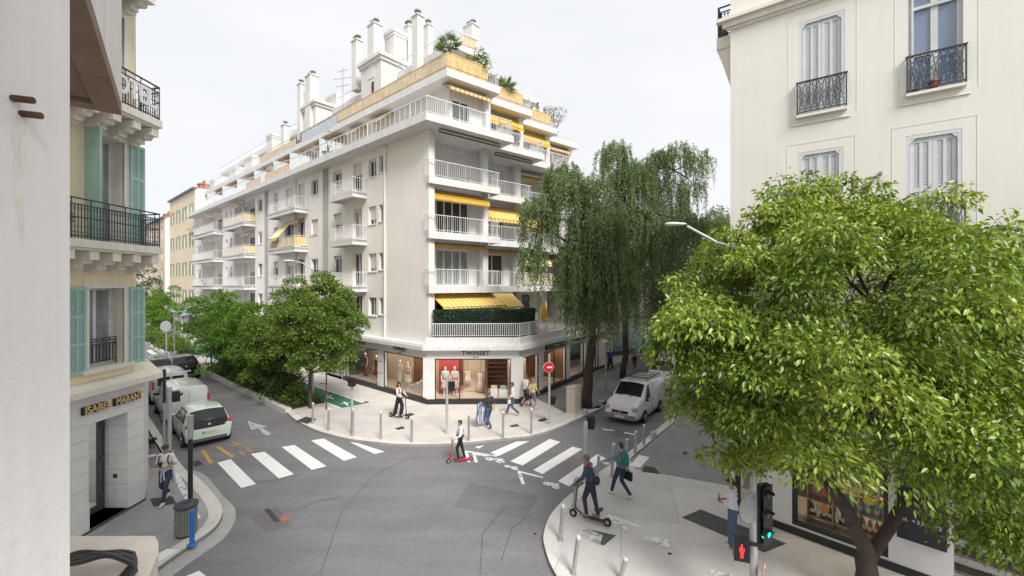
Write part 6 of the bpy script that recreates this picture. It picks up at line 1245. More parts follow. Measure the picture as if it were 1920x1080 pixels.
q = tr[2].lerp(tr[3], 0.28)-NG*0.7; PU = thing('folded_parasol', 'folded yellow parasol standing on the first floor terrace', 'parasol', (q.x, q.y, 3.62)); mb = MB(); mb.lathe((q.x, q.y, 4.35), [(0.10, 0), (0.26, 0.25), (0.2, 0.8), (0.04, 1.35)], 9); mb.build('folded_canopy', M_yfab, PU); mb = MB(); mb.tube([(q.x, q.y, 3.62), (q.x, q.y, 5.8)], 0.025, 8); mb.lathe((q.x, q.y, 3.62), [(0.25, 0), (0.25, 0.06), (0.05, 0.1)], 12); mb.build('pole', M_rail, PU)
# ------------------------------------------------------------------ street furniture
M_steel = mat('brushed_steel', (0.42, 0.42, 0.43), 0.4, 0.12, 10, metal=0.55); M_galv = mat('galvanised_steel', (0.46, 0.47, 0.48), 0.5, 0.1, 8, metal=0.3); M_black = mat('black_plastic', (0.015, 0.016, 0.017), 0.4, 0.2, 10)
M_cap = mat('pale_bollard_cap', (0.66, 0.66, 0.66), 0.45)
def make_bollard(h, r):
    t = thing('bollard', None, 'bollard'); mb = MB(); mb.lathe((0, 0, 0), [(r, -0.02), (r, h-0.09), (r*0.92, h-0.085), (r*0.92, h-0.07)], 14); mb.build('post', M_steel, t, world=False, smooth=False)
    mb = MB(); mb.lathe((0, 0, 0), [(r, h-0.07), (r, h-0.01), (r*0.85, h)], 14); mb.build('cap', M_cap, t, world=False); mb = MB(); mb.lathe((0, 0, 0), [(r*1.5, -0.01), (r*1.5, 0.012), (r, 0.02)], 14); mb.build('foot_ring', M_steel, t, world=False); return t
BL = [((587, 755), (586, 794), 'slim grey steel bollard beside the planted strip, leftmost of the plaza row'), ((617, 765), (616, 807), 'grey steel bollard just left of the pedestrian signal post on the plaza kerb'), ((662.5, 766), (661, 817), 'grey steel bollard directly in front of the pedestrian signal post on the plaza'), ((714, 771), (714, 823), 'grey steel bollard on the plaza kerb left of the woman on the electric scooter'), ((772, 782), (772, 828), 'grey steel bollard on the plaza kerb right of the woman on the electric scooter'),
      ((879, 776), (879, 826), 'grey steel bollard on the plaza kerb left of the man carrying garments'), ((943.5, 771), (943, 821), 'grey steel bollard below the feet of the person in jeans and white top'), ((996.5, 766), (996, 813), 'grey steel bollard below the strolling couple, rightmost on the plaza kerb'),
      ((1208, 796), (1207, 834), 'farthest upright bollard on the right kerb near the white van'), ((1192.6, 808), (1191, 849), 'second upright bollard from the white van on the right kerb'), ((1176, 823), (1174, 852), 'bollard seen just above the head of the person with the teal backpack'), ((1151, 831), (1147, 894), 'bollard touching the outstretched arm of the person with the teal backpack'), ((1123, 853), (1120, 890), 'bollard standing right of the scooter rider with the orange collar'), ((1080, 894), (1077, 950), 'bollard standing right behind the handlebar of the man on the scooter'),
      ((1056, 946), (1051, 1012), 'leaning bollard on the curved kerb below the front scooter wheel'), ((1085, 1004), (1075, 1076), 'strongly leaning bollard on the right kerb beside the dark paving patch'), ((1174, 1045), (1163, 1086), 'leaning bollard cut off by the bottom edge of the picture')]
bproto = None
for tp, bs, lb in BL:
    q = G(bs[0], bs[1], PAV); h = (bs[1]-tp[1])*q.y/FX; dx = (tp[0]-bs[0])*q.y/FX; an = math.atan2(dx, h)
    if bproto is None: bproto = make_bollard(1.0, 0.052); o = bproto; o['label'] = lb; o['group'] = 'steel bollards along the kerbs'; o.location = q; o.rotation_euler = (0, an, 0)
    else: o = dup(bproto, q, None, lb, 'steel bollards along the kerbs', (0, an, 0))
    o.scale = (1, 1, h)
for px, py, lb in ((1225, 822, 'short round steel stump on the right kerb beyond the row of bollards'), (1097.5, 778, 'short steel stump on the kerb beside the beige cabinet and thick trunk'), (1127, 761, 'short steel stump near the left front wheel of the white van')):
    q = PV(px, py); mb = MB(); mb.lathe((0, 0, 0), [(0.13, 0), (0.13, 0.27), (0.11, 0.29), (0.02, 0.30)], 14); o = mb.build('kerb_stump', M_galv, None); o.location = q; tag(o, lb, 'bollard')
for i in range(5):
    Y = 37-i*0.2; px = 309+i*5.2; t = dup(bproto, Vector((X_(px, Y), Y, PAV)), None, ['short post leftmost of five on the paved gap of the left street', 'second of five short posts on the paved gap of the left street', 'middle one of five short posts on the paved gap of the left street', 'fourth of five short posts on the paved gap of the left street', 'rightmost of five short posts on the paved gap of the left street'][i], 'short posts on the far paved gap', (0, 0, 0)); t.scale = (1, 1, 1.0+0.1*(i == 4))
def pole(name, label, base, h, r, m, cat='pole', extra=None, part='post', taper=1.0):
    t = thing(name, label, cat, base); base = Vector(base); mb = MB(); mb.tube([base, base+UPZ*h], [r, r*taper], 12); mb.lathe(base, [(r*2, 0), (r*2, 0.02), (r*1.1, 0.05)], 12); mb.build(part, m, t)
    if extra: extra(t, base)
    return t
def sighead(t, c, face, n=1, lit=None, w_=0.24, hgt=0.30, d=0.2):  # signal head with n round lenses looking along 'face'
    f = Vector(face).normalized(); s = Vector((-f.y, f.x, 0)); c = Vector(c); mb = MB(); H = hgt*n
    mb.box(c-s*w_/2-f*d/2-UPZ*H/2, s*w_, f*d, UPZ*H)
    hd = mb.build('signal_head', M_black, t)
    for i in range(n):
        z = H/2-hgt*(i+0.5); q = c+f*(d/2+0.002)+UPZ*z; mb = MB(); R = min(w_, hgt)*0.36
        on = lit is not None and lit[0] == i
        mb.lathe(q, [(R, 0), (R*0.8, 0.015), (R*0.3, 0.025)], 16, axis=f); mb.build('lens', lit[1] if on else mat('dark_lens', (0.045, 0.05, 0.052), 0.25), hd, smooth=True)
        mb = MB(); k = 9; vs = []
        for j in range(k+1):
            a = math.pi*(0.0+j/k); p = q+s*R*1.18*math.cos(a)+UPZ*R*1.18*math.sin(a); vs += [p-f*0.01, p+f*0.14*(0.4+0.6*math.sin(a))]
        mb.add(vs, [(2*j, 2*j+1, 2*j+3, 2*j+2) for j in range(k)]); mb.build('visor', M_black, hd)
    return hd
M_gl = mat('green_signal', (0.0, 0.85, 0.52), 0.4, 0.05, 3, emit=1.2); M_rl = mat('red_signal', (0.95, 0.04, 0.05), 0.4, 0.05, 3, emit=0.4)
# right foreground mast: traffic light, walking signal, round signs, street lamp
TLY = 8.3; tlb = Vector((X_(1413, TLY), TLY, PAV))
TL = thing('traffic_light', 'traffic signal mast with a green lamp and red walking figure in the right foreground', 'traffic light', tlb); mb = MB(); mb.tube([tlb, tlb+UPZ*3.3, Vector((X_(1432, TLY+0.15), TLY+0.15, 7.3))], [0.075, 0.065, 0.05], 12); mb.build('mast', M_galv, TL)
hz = (ZY(906, TLY)+ZY(1016, TLY))/2; hc = Vector((X_(1430, TLY), TLY-0.02, hz)); sighead(TL, hc, (0.22, -0.97, 0), 3, (2, M_gl), 0.29, 0.37, 0.14)
mb = MB(); s_ = Vector((0.83, 0.55, 0)); mb.box(hc-s_*0.17-Vector((0.55, -0.83, 0))*-0.085+UPZ*-0.56, s_*0.33, Vector((0.55, -0.83, 0))*0.012, UPZ*1.12); mb.build('backing_board', M_black, TL)
pc = Vector((X_(1387, TLY), TLY-0.05, ZY(1026, TLY))); f_ = Vector((-0.35, -0.94, 0)).normalized(); sp = Vector((-f_.y, f_.x, 0)); mb = MB(); mb.box(pc-sp*0.13-f_*0.08-UPZ*0.20, sp*0.27, f_*0.17, UPZ*0.42); mb.box(pc+sp*0.10-UPZ*-0.12, sp*0.18, f_*0.05, UPZ*0.06); ph = mb.build('walk_signal', M_black, TL)
mb = MB(); fx = pc+f_*0.094+UPZ*0.0
for c_, rx, rz in (((0, 0.115), 0.022, 0.024), ((0, 0.035), 0.032, 0.06), ((-0.015, -0.07), 0.014, 0.07), ((0.015, -0.07), 0.014, 0.07), ((-0.036, 0.03), 0.010, 0.05), ((0.036, 0.03), 0.010, 0.05)): mb.ell(fx+sp*c_[0]+UPZ*c_[1], rx, 0.004, rz, 10, 6)
mb.build('red_figure', M_rl, ph)
def disc(mb, c, f, r, th=0.012, n=28, mi=0): mb.lathe(Vector(c), [(r, 0), (r, th)], n, mi, axis=f)
mb = MB(); disc(mb, (X_(1404, TLY), TLY-0.1, ZY(948, TLY)), (-0.25, 0.97, 0), 0.285); mb.box((X_(1406, TLY), TLY-0.11, ZY(930, TLY)), (0.09, 0.02, 0), (0, 0.02, 0), (0, 0, 0.03)); mb.build('round_sign_back', mat('grey_sign_back', (0.26, 0.265, 0.27), 0.5, 0.1, 6), TL)
c_ = Vector((X_(1425, TLY), TLY-0.12, ZY(1064, TLY))); ff = Vector((0.80, -0.60, 0)); mb = MB(); disc(mb, c_, ff, 0.21); sg = mb.build('round_sign', mat('sign_red_worn', (0.30, 0.13, 0.12), 0.5, 0.15, 8), TL); mb = MB(); disc(mb, c_+ff*0.013, ff, 0.155, 0.004); mb.build('sign_face', mat('sign_white_worn', (0.48, 0.45, 0.43), 0.5, 0.12, 9), sg)
mb = MB(); sv = Vector((0.6, 0.8, 0))
for t0, t1 in (((-0.1, 0.1), (0.1, -0.1)), ((-0.06, -0.05), (0.02, 0.06))): mb.tube([c_+ff*0.02+sv*t0[0]+UPZ*t0[1], c_+ff*0.02+sv*t1[0]+UPZ*t1[1]], 0.013, 6)
mb.build('sign_symbol', mat('sign_red_worn', (0.3, 0.13, 0.12)), sg)
top = Vector((X_(1432, TLY+0.15), TLY+0.15, 7.3)); hd_ = Vector((X_(1262, TLY), TLY, ZY(420, TLY)))
mb = MB(); mb.tube([top, top+Vector((-0.35, 0, 0.20)), Vector((X_(1345, TLY), TLY, ZY(455, TLY))), Vector((X_(1288, TLY), TLY, ZY(424, TLY)))], [0.04, 0.034, 0.028, 0.025], 8); mb.build('lamp_arm', M_galv, TL)
mb = MB(); mb.ell(hd_, 0.17, 0.09, 0.038, 16, 8); mb.ell(hd_+Vector((0.14, 0, 0)), 0.13, 0.055, 0.03, 12, 6); mb.build('lamp_head', mat('pale_grey_lamp', (0.56, 0.57, 0.58), 0.4), TL, smooth=True)
# signal post by the bollards of the right kerb
b = PV(1098, 902); pole('signal_post', 'plain grey signal post behind the scooter rider, with a small dark box on its side', b, (902-791)*b.y/FX, 0.075, M_galv, 'signal post', lambda t, q: sighead(t, q+Vector((0.21, 0.15, 1.95)), (0.6, 0.8, 0), 1, None, 0.22, 0.40))
b = PV(660, 812); pole('walk_signal_post', 'slim grey post with a black walking signal at its top beside the left crossing', b, (812-722)*b.y/FX, 0.055, M_galv, 'signal post', lambda t, q: (sighead(t, q+Vector((0.03, -0.07, 2.32)), (-0.3, -0.95, 0), 1, (0, mat('dim_red_signal', (0.20, 0.03, 0.035), 0.4)), 0.28, 0.34), None)[1])
b = PV(838, 813); pole('walk_signal_post', 'grey post with a dark walking signal in front of the boutique entrance', b, (813-640)*b.y/FX*0.62, 0.06, M_galv, 'signal post', lambda t, q: (sighead(t, q+Vector((0.20, -0.02, 2.15)), (0.5, -0.85, 0), 1, None, 0.26, 0.42), None)[1])
b = PV(1030, 796); hS = (796-663)*b.y/FX
def noentry(t, q):
    c = q+Vector((-0.04, -0.08, (796-688)*q.y/FX)); f = Vector((0.1, -1, 0)).normalized(); mb = MB(); disc(mb, c, f, 0.24); s = mb.build('sign_plate', mat('sign_red', (0.55, 0.015, 0.03), 0.35, 0.05, 4), t); mb = MB(); disc(mb, c-f*0.004, f, 0.255, 0.008); mb.build('sign_rim', M_frame, s); mb = MB(); mb.cbox(c+f*0.016, 0.33, 0.008, 0.075); mb.build('white_bar', M_frame, s); sighead(t, q+Vector((0.16, 0.1, 1.15)), (0.7, 0.7, 0), 1, None, 0.2, 0.4)
pole('no_entry_sign', 'round red no entry sign on a tall grey post beside the boutique', b, hS, 0.05, M_galv, 'traffic sign', noentry)
b = PV(1136, 742); pole('sign_pole', 'tall thin dark pole by the kerb behind the white van', b, 4.0, 0.05, M_grey, 'pole', lambda t, q: (MB().lathe(q+UPZ*3.2, [(0.02, 0), (0.2, 0.05), (0.2, 0.12), (0.05, 0.2)], 10).build('small_cap', M_frame, t), None)[1])
# electric cabinet
cb0 = PV(1062, 778); CBX = thing('electric_cabinet', 'tall beige electric cabinet on the pavement in front of the thick trunk', 'cabinet', cb0); M_bei = mat('beige_cabinet', (0.55, 0.49, 0.40), 0.6, 0.05, 4, streak=0.1); ca_ = 0.28
cd, cn = Vector((math.cos(ca_), -math.sin(ca_)*0.5, 0)).normalized(), Vector((0.62, 0.78, 0)); mb = MB(); mb.box(cb0+UPZ*0.08, cd*0.42, cn*0.62, UPZ*1.32); mb.build('housing', M_bei, CBX); mb = MB(); mb.box(cb0-cd*0.03-cn*0.03+UPZ*1.40, cd*0.48, cn*0.68, UPZ*0.06); mb.build('lid', M_bei, CBX); mb = MB(); mb.box(cb0-cd*0.08-cn*0.05-UPZ*0.01, cd*0.56, cn*0.72, UPZ*0.09); mb.build('base', M_kerb, CBX)
mb = MB(); nn = Vector((cd.y, -cd.x, 0)); mb.box(cb0+cd*0.03+UPZ*0.14+nn*0.002, cd*0.36, nn*0.012, UPZ*1.2); mb.box(cb0+cd*0.33+UPZ*0.75+nn*0.014, cd*0.03, nn*0.02, UPZ*0.12); mb.build('door', M_bei, CBX)
# left corner: black pole, bin, blue post, grey poles
b = PV(357, 965)
def blk(t, q):
    mb = MB(); mb.tube([q+UPZ*2.28, q+UPZ*2.95], 0.075, 14); mb.build('grey_sleeve', M_steel, t)
b = Vector((X_(357, 12.3), 12.3, PAV)); pole('black_post', 'tall black post with a steel grey top rising behind the litter bin', b, 2.95-PAV, 0.062, M_black, 'post', blk)
b = G(349, 1002, PAV); bh = (1002-945)*b.y/FX; BN = thing('litter_bin', 'round grey slatted litter bin with a dark lid on the left corner', 'litter bin', b); rB = 0.235
mb = MB()
for i in range(26):
    a = i*2*math.pi/26; p = b+Vector((math.cos(a)*rB, math.sin(a)*rB, 0.05)); mb.cbox(p+UPZ*(bh-0.1)/2, 0.012, 0.032, bh-0.1, a)
for z in np.linspace(0.12, bh-0.12, 11): mb.tube([b+Vector((math.cos(t*math.pi/12)*(rB+0.012), math.sin(t*math.pi/12)*(rB+0.012), z)) for t in range(25)], 0.010, 5, cap=False)
mb.build('slatted_body', mat('grey_green_slats', (0.22, 0.225, 0.20), 0.55, 0.12, 8), BN)
mb = MB(); mb.lathe(b, [(rB*0.95, 0.0), (rB*1.02, 0.06)], 24); mb.lathe(b+UPZ*0.06, [(rB*0.86, 0), (rB*0.86, bh-0.15)], 20); mb.build('inner_drum', M_dkmet, BN); mb = MB(); mb.lathe(b+UPZ*(bh-0.06), [(rB*1.08, 0), (rB*1.18, 0.03), (rB*1.16, 0.08), (rB*0.6, 0.12)], 24); mb.lathe(b+UPZ*(bh+0.06), [(rB*0.5, 0), (rB*0.48, 0.02)], 18, 1); mb.build('lid', [mat('dark_bin_lid', (0.055, 0.06, 0.058), 0.5, 0.15, 6), M_black], BN)
b = G(360, 1022, PAV); pole('blue_post', 'short bright blue post standing against the litter bin', b, (1022-957)*b.y/FX, 0.058, mat('bright_blue_paint', (0.015, 0.15, 0.48), 0.4, 0.06, 5), 'post')
b = PV(318, 848); pole('grey_post', 'pale grey signal post on the left kerb with a dark lamp box', b, 2.6, 0.075, M_galv, 'post', lambda t, q: (sighead(t, q+Vector((0.10, 0.2, 2.2)), (0.5, 0.8, 0), 1, None, 0.24, 0.42), None)[1])
b = PV(308, 842); pole('thin_post', 'taller thin post with a dark upper half beside the pale grey post', b, 3.25, 0.05, M_galv, 'post', lambda t, q: (MB().tube([q+UPZ*1.9, q+UPZ*3.26], 0.055, 10).build('dark_sleeve', M_dkmet, t), None)[1])
b = Vector((X_(312, 38), 38, PAV)); pole('round_sign_post', 'grey post carrying a round grey sign back by the far planted bed', b, 3.0, 0.05, M_galv, 'traffic sign', lambda t, q: (MB().lathe(q+UPZ*3.05+Vector((0, -0.06, 0)), [(0.5, 0), (0.5, 0.02)], 24, axis=(0, -1, 0)).build('sign_back', M_galv, t), None)[1])
b = Vector((X_(327, 39), 39, PAV)); pole('slim_pole', 'tall slim pole right of the round sign by the far planted bed', b, 4.2, 0.04, M_grey, 'pole')
b = Vector((X_(586, 25.0), 25.0, PAV)); 
def lamp2(t, q):
    tp = q+UPZ*(ZY(505, 25)-PAV); mb = MB(); e = Vector((X_(548, 25), 25, ZY(489, 25))); mb.tube([tp, tp.lerp(e, 0.5)+UPZ*0.12, e], 0.035, 8); mb.build('lamp_arm', M_galv, t); mb = MB(); mb.ell(e+Vector((-0.22, 0, 0.0)), 0.34, 0.14, 0.06, 14, 8); mb.build('lamp_head', M_frame, t, smooth=True)
pole('street_lamp', 'street lamp on a curved arm rising out of the largest round tree', b, ZY(505, 25)-PAV, 0.07, M_galv, 'street lamp', lamp2)
# ------------------------------------------------------------------ vehicles
M_tyre = mat('tyre_rubber', (0.012, 0.012, 0.012), 0.8); M_rim = mat('alloy_rim', (0.30, 0.30, 0.31), 0.35, 0.1, 9, metal=0.7); M_cglass = mat('car_glass', (0.02, 0.022, 0.024), 0.06, 0.5, 1.2, spec=0.45); M_tail = mat('tail_lamp_red', (0.50, 0.015, 0.025), 0.25, 0.1, 6, coat=0.6); M_hlamp = mat('headlamp', (0.30, 0.30, 0.27), 0.12, 0.2, 14, coat=1.0); M_plate = mat('white_plate', (0.68, 0.68, 0.66), 0.5); M_trim = mat('grey_bumper', (0.085, 0.088, 0.092), 0.6, 0.1, 5)
def paintm(n, c, metal=0.0): return mat(n, c, 0.28, 0.03, 1.5, metal=metal, coat=0.8, objc=True)
HATCH = [(-1.80, .34, .78, .84, .68, .72, .62), (-1.76, .26, .88, .99, .76, .80, .68), (-1.66, .22, .93, 1.12, .79, .81, .67), (-1.28, .2, .95, 1.49, .81, .82, .59), (-.6, .2, .94, 1.55, .82, .825, .60), (.15, .2, .92, 1.51, .82, .82, .58), (.9, .2, .90, 1.0, .82, .81, .64), (1.5, .22, .80, .87, .79, .75, .6), (1.78, .3, .60, .66, .68, .66, .5)]
VAN = [(-2.15, .36, 1.05, 1.70, .80, .83, .70), (-2.10, .28, 1.05, 1.79, .86, .87, .73), (-.5, .24, 1.05, 1.84, .87, .88, .74), (.50, .24, 1.02, 1.80, .87, .88, .70), (1.22, .24, 1.04, 1.17, .87, .86, .74), (1.82, .27, .96, 1.07, .85, .82, .68), (2.09, .30, .80, .90, .80, .77, .60), (2.16, .36, .56, .62, .72, .70, .5)]
def prof(st, x):
    for a, b in zip(st, st[1:]):
        if a[0] <= x <= b[0]: u = (x-a[0])/(b[0]-a[0]); return [a[i]+(b[i]-a[i])*u for i in range(7)]
    return list(st[-1] if x > 0 else st[0])
def car(name, label, st, loc, head, pm, side, front, rear, cat='car', group=None, lamps='hatch', plate='AF-223-DW', bumper=None, wheels=(-1.18, 1.18), wr=0.29, roof=None, rack=False, rearglass=True, hub=M_rim, scale=1.0):
    t = thing(name, label, cat, loc, math.atan2(head.y, head.x), group); t.scale = (scale,)*3; mb = MB(); rings = []
    for s in st:
        x, zb, zm, zt, wb, wm, wt = s; h = [(0, zb), (wb*0.93, zb), (wb, zb+0.07), (wb+0.02, zb+(zm-zb)*0.45), (wm+0.012, zb+(zm-zb)*0.8), (wm, zm), (wm*0.35+wt*0.65, zm+(zt-zm)*0.72), (wt, zt-0.02-(zt-zm)*0.06), (wt*0.86, zt), (wt*0.5, zt+0.025), (0, zt+0.035)]
        rings.append([(x, y, z) for y, z in h]+[(x, -y, z) for y, z in h[-2:0:-1]])
    n = len(rings[0]); vs = [p for r in rings for p in r]; fs = [(i*n+j, (i+1)*n+j, (i+1)*n+(j+1) % n, i*n+(j+1) % n) for i in range(len(st)-1) for j in range(n)]; fs += [tuple(range(n)), tuple(range((len(st)-1)*n, len(st)*n))[::-1]]
    mb.add(vs, fs); body = mb.build('body', pm, t, world=False, smooth=True)
    md = body.modifiers.new('edge', 'EDGE_SPLIT'); md.split_angle = math.radians(38)
    def sidept(x, f, sg, o=0.008): s = prof(st, x); return Vector((x, sg*(s[5]+(s[6]-s[5])*f*0.97+o), s[2]+(s[3]-s[2])*f))
    for sg in (-1, 1):
        for seg in side:
            mb = MB(); lo = []; hi = []
            for x0, x1 in seg: lo.append(sidept(x0, 0.06, sg)); hi.append(sidept(x1, 0.84, sg))
            mb.add(lo+hi, [(i, i+1, len(lo)+i+1, len(lo)+i) for i in range(len(lo)-1)]); mb.build('side_window', M_cglass, t, world=False)
        mb = MB(); xs = [st[1][0]+0.1, 0.0, st[-3][0]]
        for x in (0.15, -0.9): s = prof(st, x); mb.box((x, sg*(s[5]+0.008), s[1]+0.12), (0.012, 0, 0), (0, sg*0.012, 0), (0, 0, s[2]-s[1]-0.14))
        for x in (-0.3, -1.0) if lamps == 'hatch' else (0.0,): s = prof(st, x); mb.box((x, sg*(s[5]+0.01), s[2]-0.12), (0.14, 0, 0), (0, sg*0.02, 0), (0, 0, 0.03))
        mb.build('door_seam', M_black, t, world=False)
        s = prof(st, st[-3][0]-0.15); mb = MB(); xm = front[0]-0.28; mb.ell((xm, sg*(s[5]+0.10), s[2]+0.10), 0.07, 0.10, 0.075, 10, 6); mb.build('side_mirror', M_black if lamps != 'hatch' else pm, t, world=False)
        for xw in wheels:
            s = prof(st, xw); y = s[4]+0.004; mb = MB(); k = 16; c = (xw, sg*(y+0.026), wr)
            av = [(xw+(wr+0.075)*math.cos(a), sg*(y+0.028), max(0.10, wr+(wr+0.075)*math.sin(a))) for a in [math.pi*j/k*1.16-0.25 for j in range(k+1)]]; mb.add(av, [tuple(range(k+1))]); mb.build('wheel_arch', M_black, t, world=False)
            mb = MB(); mb.lathe((xw, sg*(y-0.15), wr), [(wr*0.9, 0), (wr, 0.03), (wr, 0.17), (wr*0.92, 0.20), (wr*0.62, 0.20)], 20, axis=(0, sg, 0)); w_ = mb.build('wheel', M_tyre, t, world=False)
            mb = MB(); mb.lathe((xw, sg*(y+0.052), wr), [(wr*0.62, 0), (wr*0.60, 0.012), (wr*0.2, 0.004), (wr*0.16, 0.02)], 16, axis=(0, sg, 0))
            for j in range(5): a = j*2*math.pi/5; mb.tube([(xw+wr*0.15*math.cos(a), sg*(y+0.066), wr+wr*0.15*math.sin(a)), (xw+wr*0.58*math.cos(a), sg*(y+0.066), wr+wr*0.58*math.sin(a))], 0.022, 5)
            mb.build('rim', hub, w_, world=False)
    def topglass(nm, xa, xb, fa, fb, mw=0.93, o=0.010):           # pane on the sloping surface between two sections
        A, B = prof(st, xa), prof(st, xb); k = 6; vs = []
        for f in (fa, fb):
            q = [A[i]+(B[i]-A[i])*f for i in range(7)]; x = xa+(xb-xa)*f
            for j in range(k+1):
                v = -1+2*j/k; y = v*q[6]*mw; z = q[3]+0.035*(1-abs(v))+(-0.02 if abs(v) > 0.95 else 0); d = Vector((-(B[3]-A[3]), 0, (xb-xa))).normalized(); d = d if d.z > 0 else -d; vs.append(Vector((x, y, z))+d*o)
        mb = MB(); mb.add(vs, [(j, j+1, k+2+j, k+1+j) for j in range(k)]); return mb.build(nm, M_cglass, t, world=False)
    topglass('windscreen', front[0], front[1], 0.08, 0.93)
    xr = st[0][0]; xf = st[-1][0]; s0, s1 = st[0], st[-1]
    if lamps == 'hatch':
        topglass('rear_window', st[2][0], st[3][0], -0.1, 0.88, 1.0)
        mb = MB(); A = st[1]; k = 8; lo = []; hi = []
        for j in range(k+1): v = -1+2*j/k; lo.append((xr-0.03+0.03*v*v, v*0.62, .80)); hi.append((st[2][0]-0.10+0.02*v*v, v*0.66, 1.12))
        mb.add(lo+hi, [(j, j+1, k+2+j, k+1+j) for j in range(k)]); mb.build('tailgate_panel', M_black, t, world=False)
        mb = MB(); mb.ell((xr-0.0, 0, .93), 0.03, 0.055, 0.055, 10, 6); mb.build('badge', M_galv, t, world=False)
        for sg in (-1, 1): mb = MB(); mb.ell((st[1][0]+0.06, sg*0.71, .92), 0.09, 0.12, 0.12, 12, 8); mb.build('tail_lamp', M_tail, t, world=False, smooth=True)
        mb = MB(); mb.box((xr-0.02, -0.62, .26), (0.1, 0, 0), (0, 1.24, 0), (0, 0, 0.12)); mb.build('rear_skirt', M_trim, t, world=False); pz = .62
    else:
        if rearglass:
            for sg in (-1, 1): mb = MB(); mb.box((xr-0.022, sg*0.05 if sg > 0 else -0.60, 1.12), (0.02, 0, 0), (0, 0.55, 0), (0, 0, 0.46)); mb.build('rear_window', M_cglass, t, world=False)
        mb = MB(); mb.box((xr-0.016, -0.006, .45), (0.014, 0, 0), (0, 0.012, 0), (0, 0, 1.2)); mb.build('door_seam', M_black, t, world=False)
        for sg in (-1, 1): mb = MB(); mb.box((xr-0.02, sg*0.79-0.055, .95), (0.12, 0, 0), (0, 0.11, 0), (0, 0, 0.42)); mb.build('tail_lamp', M_tail, t, world=False)
        mb = MB(); mb.box((xr-0.05, -0.80, .34), (0.16, 0, 0), (0, 1.6, 0), (0, 0, 0.2)); mb.build('rear_bumper', M_trim, t, world=False); pz = .78
    mb = MB(); mb.box((xr-0.032, -0.25, pz-0.055), (0.01, 0, 0), (0, 0.5, 0), (0, 0, 0.11)); mb.box((xr-0.034, 0.21, pz-0.055), (0.01, 0, 0), (0, 0.04, 0), (0, 0, 0.11), 1); pl = mb.build('rear_plate', [M_plate, mat('plate_blue', (0.02, 0.08, 0.4), 0.5)], t, world=False); mb = MB(); put_text(mb, plate, 0.095, (xr-0.036, -0.01, pz), (0, -1, 0), UPZ, 0.0); mb.build('plate_lettering', M_letter, pl, world=False)
    for sg in (-1, 1):
        xh = st[-2][0]; mb = MB(); mb.ell((xh-0.10, sg*(st[-2][5]-0.10), st[-2][2]-0.0+0.0), 0.20, 0.15, 0.12, 14, 8); mb.build('headlamp', M_hlamp, t, world=False, smooth=True)
    mb = MB(); mb.box((xf-0.16, -0.76, .30), (0.2, 0, 0), (0, 1.52, 0), (0, 0, 0.22)); mb.build('front_bumper', bumper or M_trim, t, world=False)
    mb = MB(); mb.box((xf-0.05, -0.42, .56), (0.07, 0, 0), (0, 0.84, 0), (0, 0, 0.13)); mb.ell((xf+0.02, 0, .63), 0.02, 0.07, 0.035, 10, 6, 1); mb.build('grille', [M_black, M_galv], t, world=False)
    mb = MB(); mb.box((xf+0.042, -0.25, .36), (0.01, 0, 0), (0, 0.5, 0), (0, 0, 0.11)); pl = mb.build('front_plate', M_plate, t, world=False); mb = MB(); put_text(mb, plate, 0.095, (xf+0.054, 0, .415), (0, 1, 0), UPZ, 0.0); mb.build('plate_lettering', M_letter, pl, world=False)
    mb = MB(); mb.tube([(front[0]+0.02, -0.5, prof(st, front[0])[3]+0.03), (front[0]-0.1, 0.05, prof(st, front[0])[3]+0.16)], 0.012, 5); mb.tube([(front[0]+0.02, 0.05, prof(st, front[0])[3]+0.05), (front[0]-0.1, 0.55, prof(st, front[0])[3]+0.13)], 0.012, 5); mb.build('wiper', M_black, t, world=False)
    if lamps == 'hatch': mb = MB(); mb.tube([(-1.15, 0, 1.54), (-1.3, 0, 1.68)], 0.008, 5); mb.build('aerial', M_black, t, world=False)
    if rack:
        mb = MB()
        for y in (-0.62, 0.62): mb.tube([(-1.9, y, 1.93), (0.1, y, 1.93)], 0.022, 6)
        for x in (-1.85, -1.3, -0.75, -0.25, 0.05): mb.tube([(x, -0.62, 1.93), (x, 0.62, 1.93)], 0.022, 6); mb.tube([(x, 0.62, 1.93), (x, 0.64, 1.78)], 0.018, 5); mb.tube([(x, -0.62, 1.93), (x, -0.64, 1.78)], 0.018, 5)
        mb.build('roof_rack', M_dkmet, t, world=False)
    return t
DK = D1k; mr = G(393, 836)
HS = [[(-1.32, -1.05), (-0.72, -0.62)], [(-0.62, -0.55), (0.1, 0.05), (0.72, 0.16)]]; VS1 = [[(0.28, 0.22), (1.0, 0.42)]]; VS2 = [[(-0.7, -0.7), (0.15, 0.15)], [(0.28, 0.22), (1.0, 0.42)]]
PW = paintm('white_car_paint', (0.66, 0.67, 0.68))
car('city_car', 'pale mint green hatchback parked nearest to the left crossing', HATCH, mr+DK*1.8, DK, paintm('mint_car_paint', (0.60, 0.72, 0.64)), HS, (0.9, 0.15), None, group=None)
car('panel_van', 'white and grey panel van parked directly ahead of the mint hatchback', VAN, mr+DK*(4.25+2.15), DK, paintm('silver_white_paint', (0.60, 0.61, 0.62)), VS1, (1.22, 0.5), None, 'van', 'vans parked along the left kerb', 'van', 'CK-410-VR', rearglass=False)
car('panel_van', 'white van with dark rear windows, second van ahead of the mint hatchback', VAN, mr+DK*(9.3+2.15), DK, paintm('grey_white_paint', (0.52, 0.54, 0.56)), VS2, (1.22, 0.5), None, 'van', 'vans parked along the left kerb', 'van', 'EB-902-TZ')
car('parked_car', 'dark car half hidden by the cream corner building beyond the parked vans', HATCH, mr+DK*(17.0+1.8)+Vector((0.3, 0.3, 0)), DK, paintm('dark_grey_paint', (0.03, 0.032, 0.036)), HS, (0.9, 0.15), None, plate='DG-118-PL')
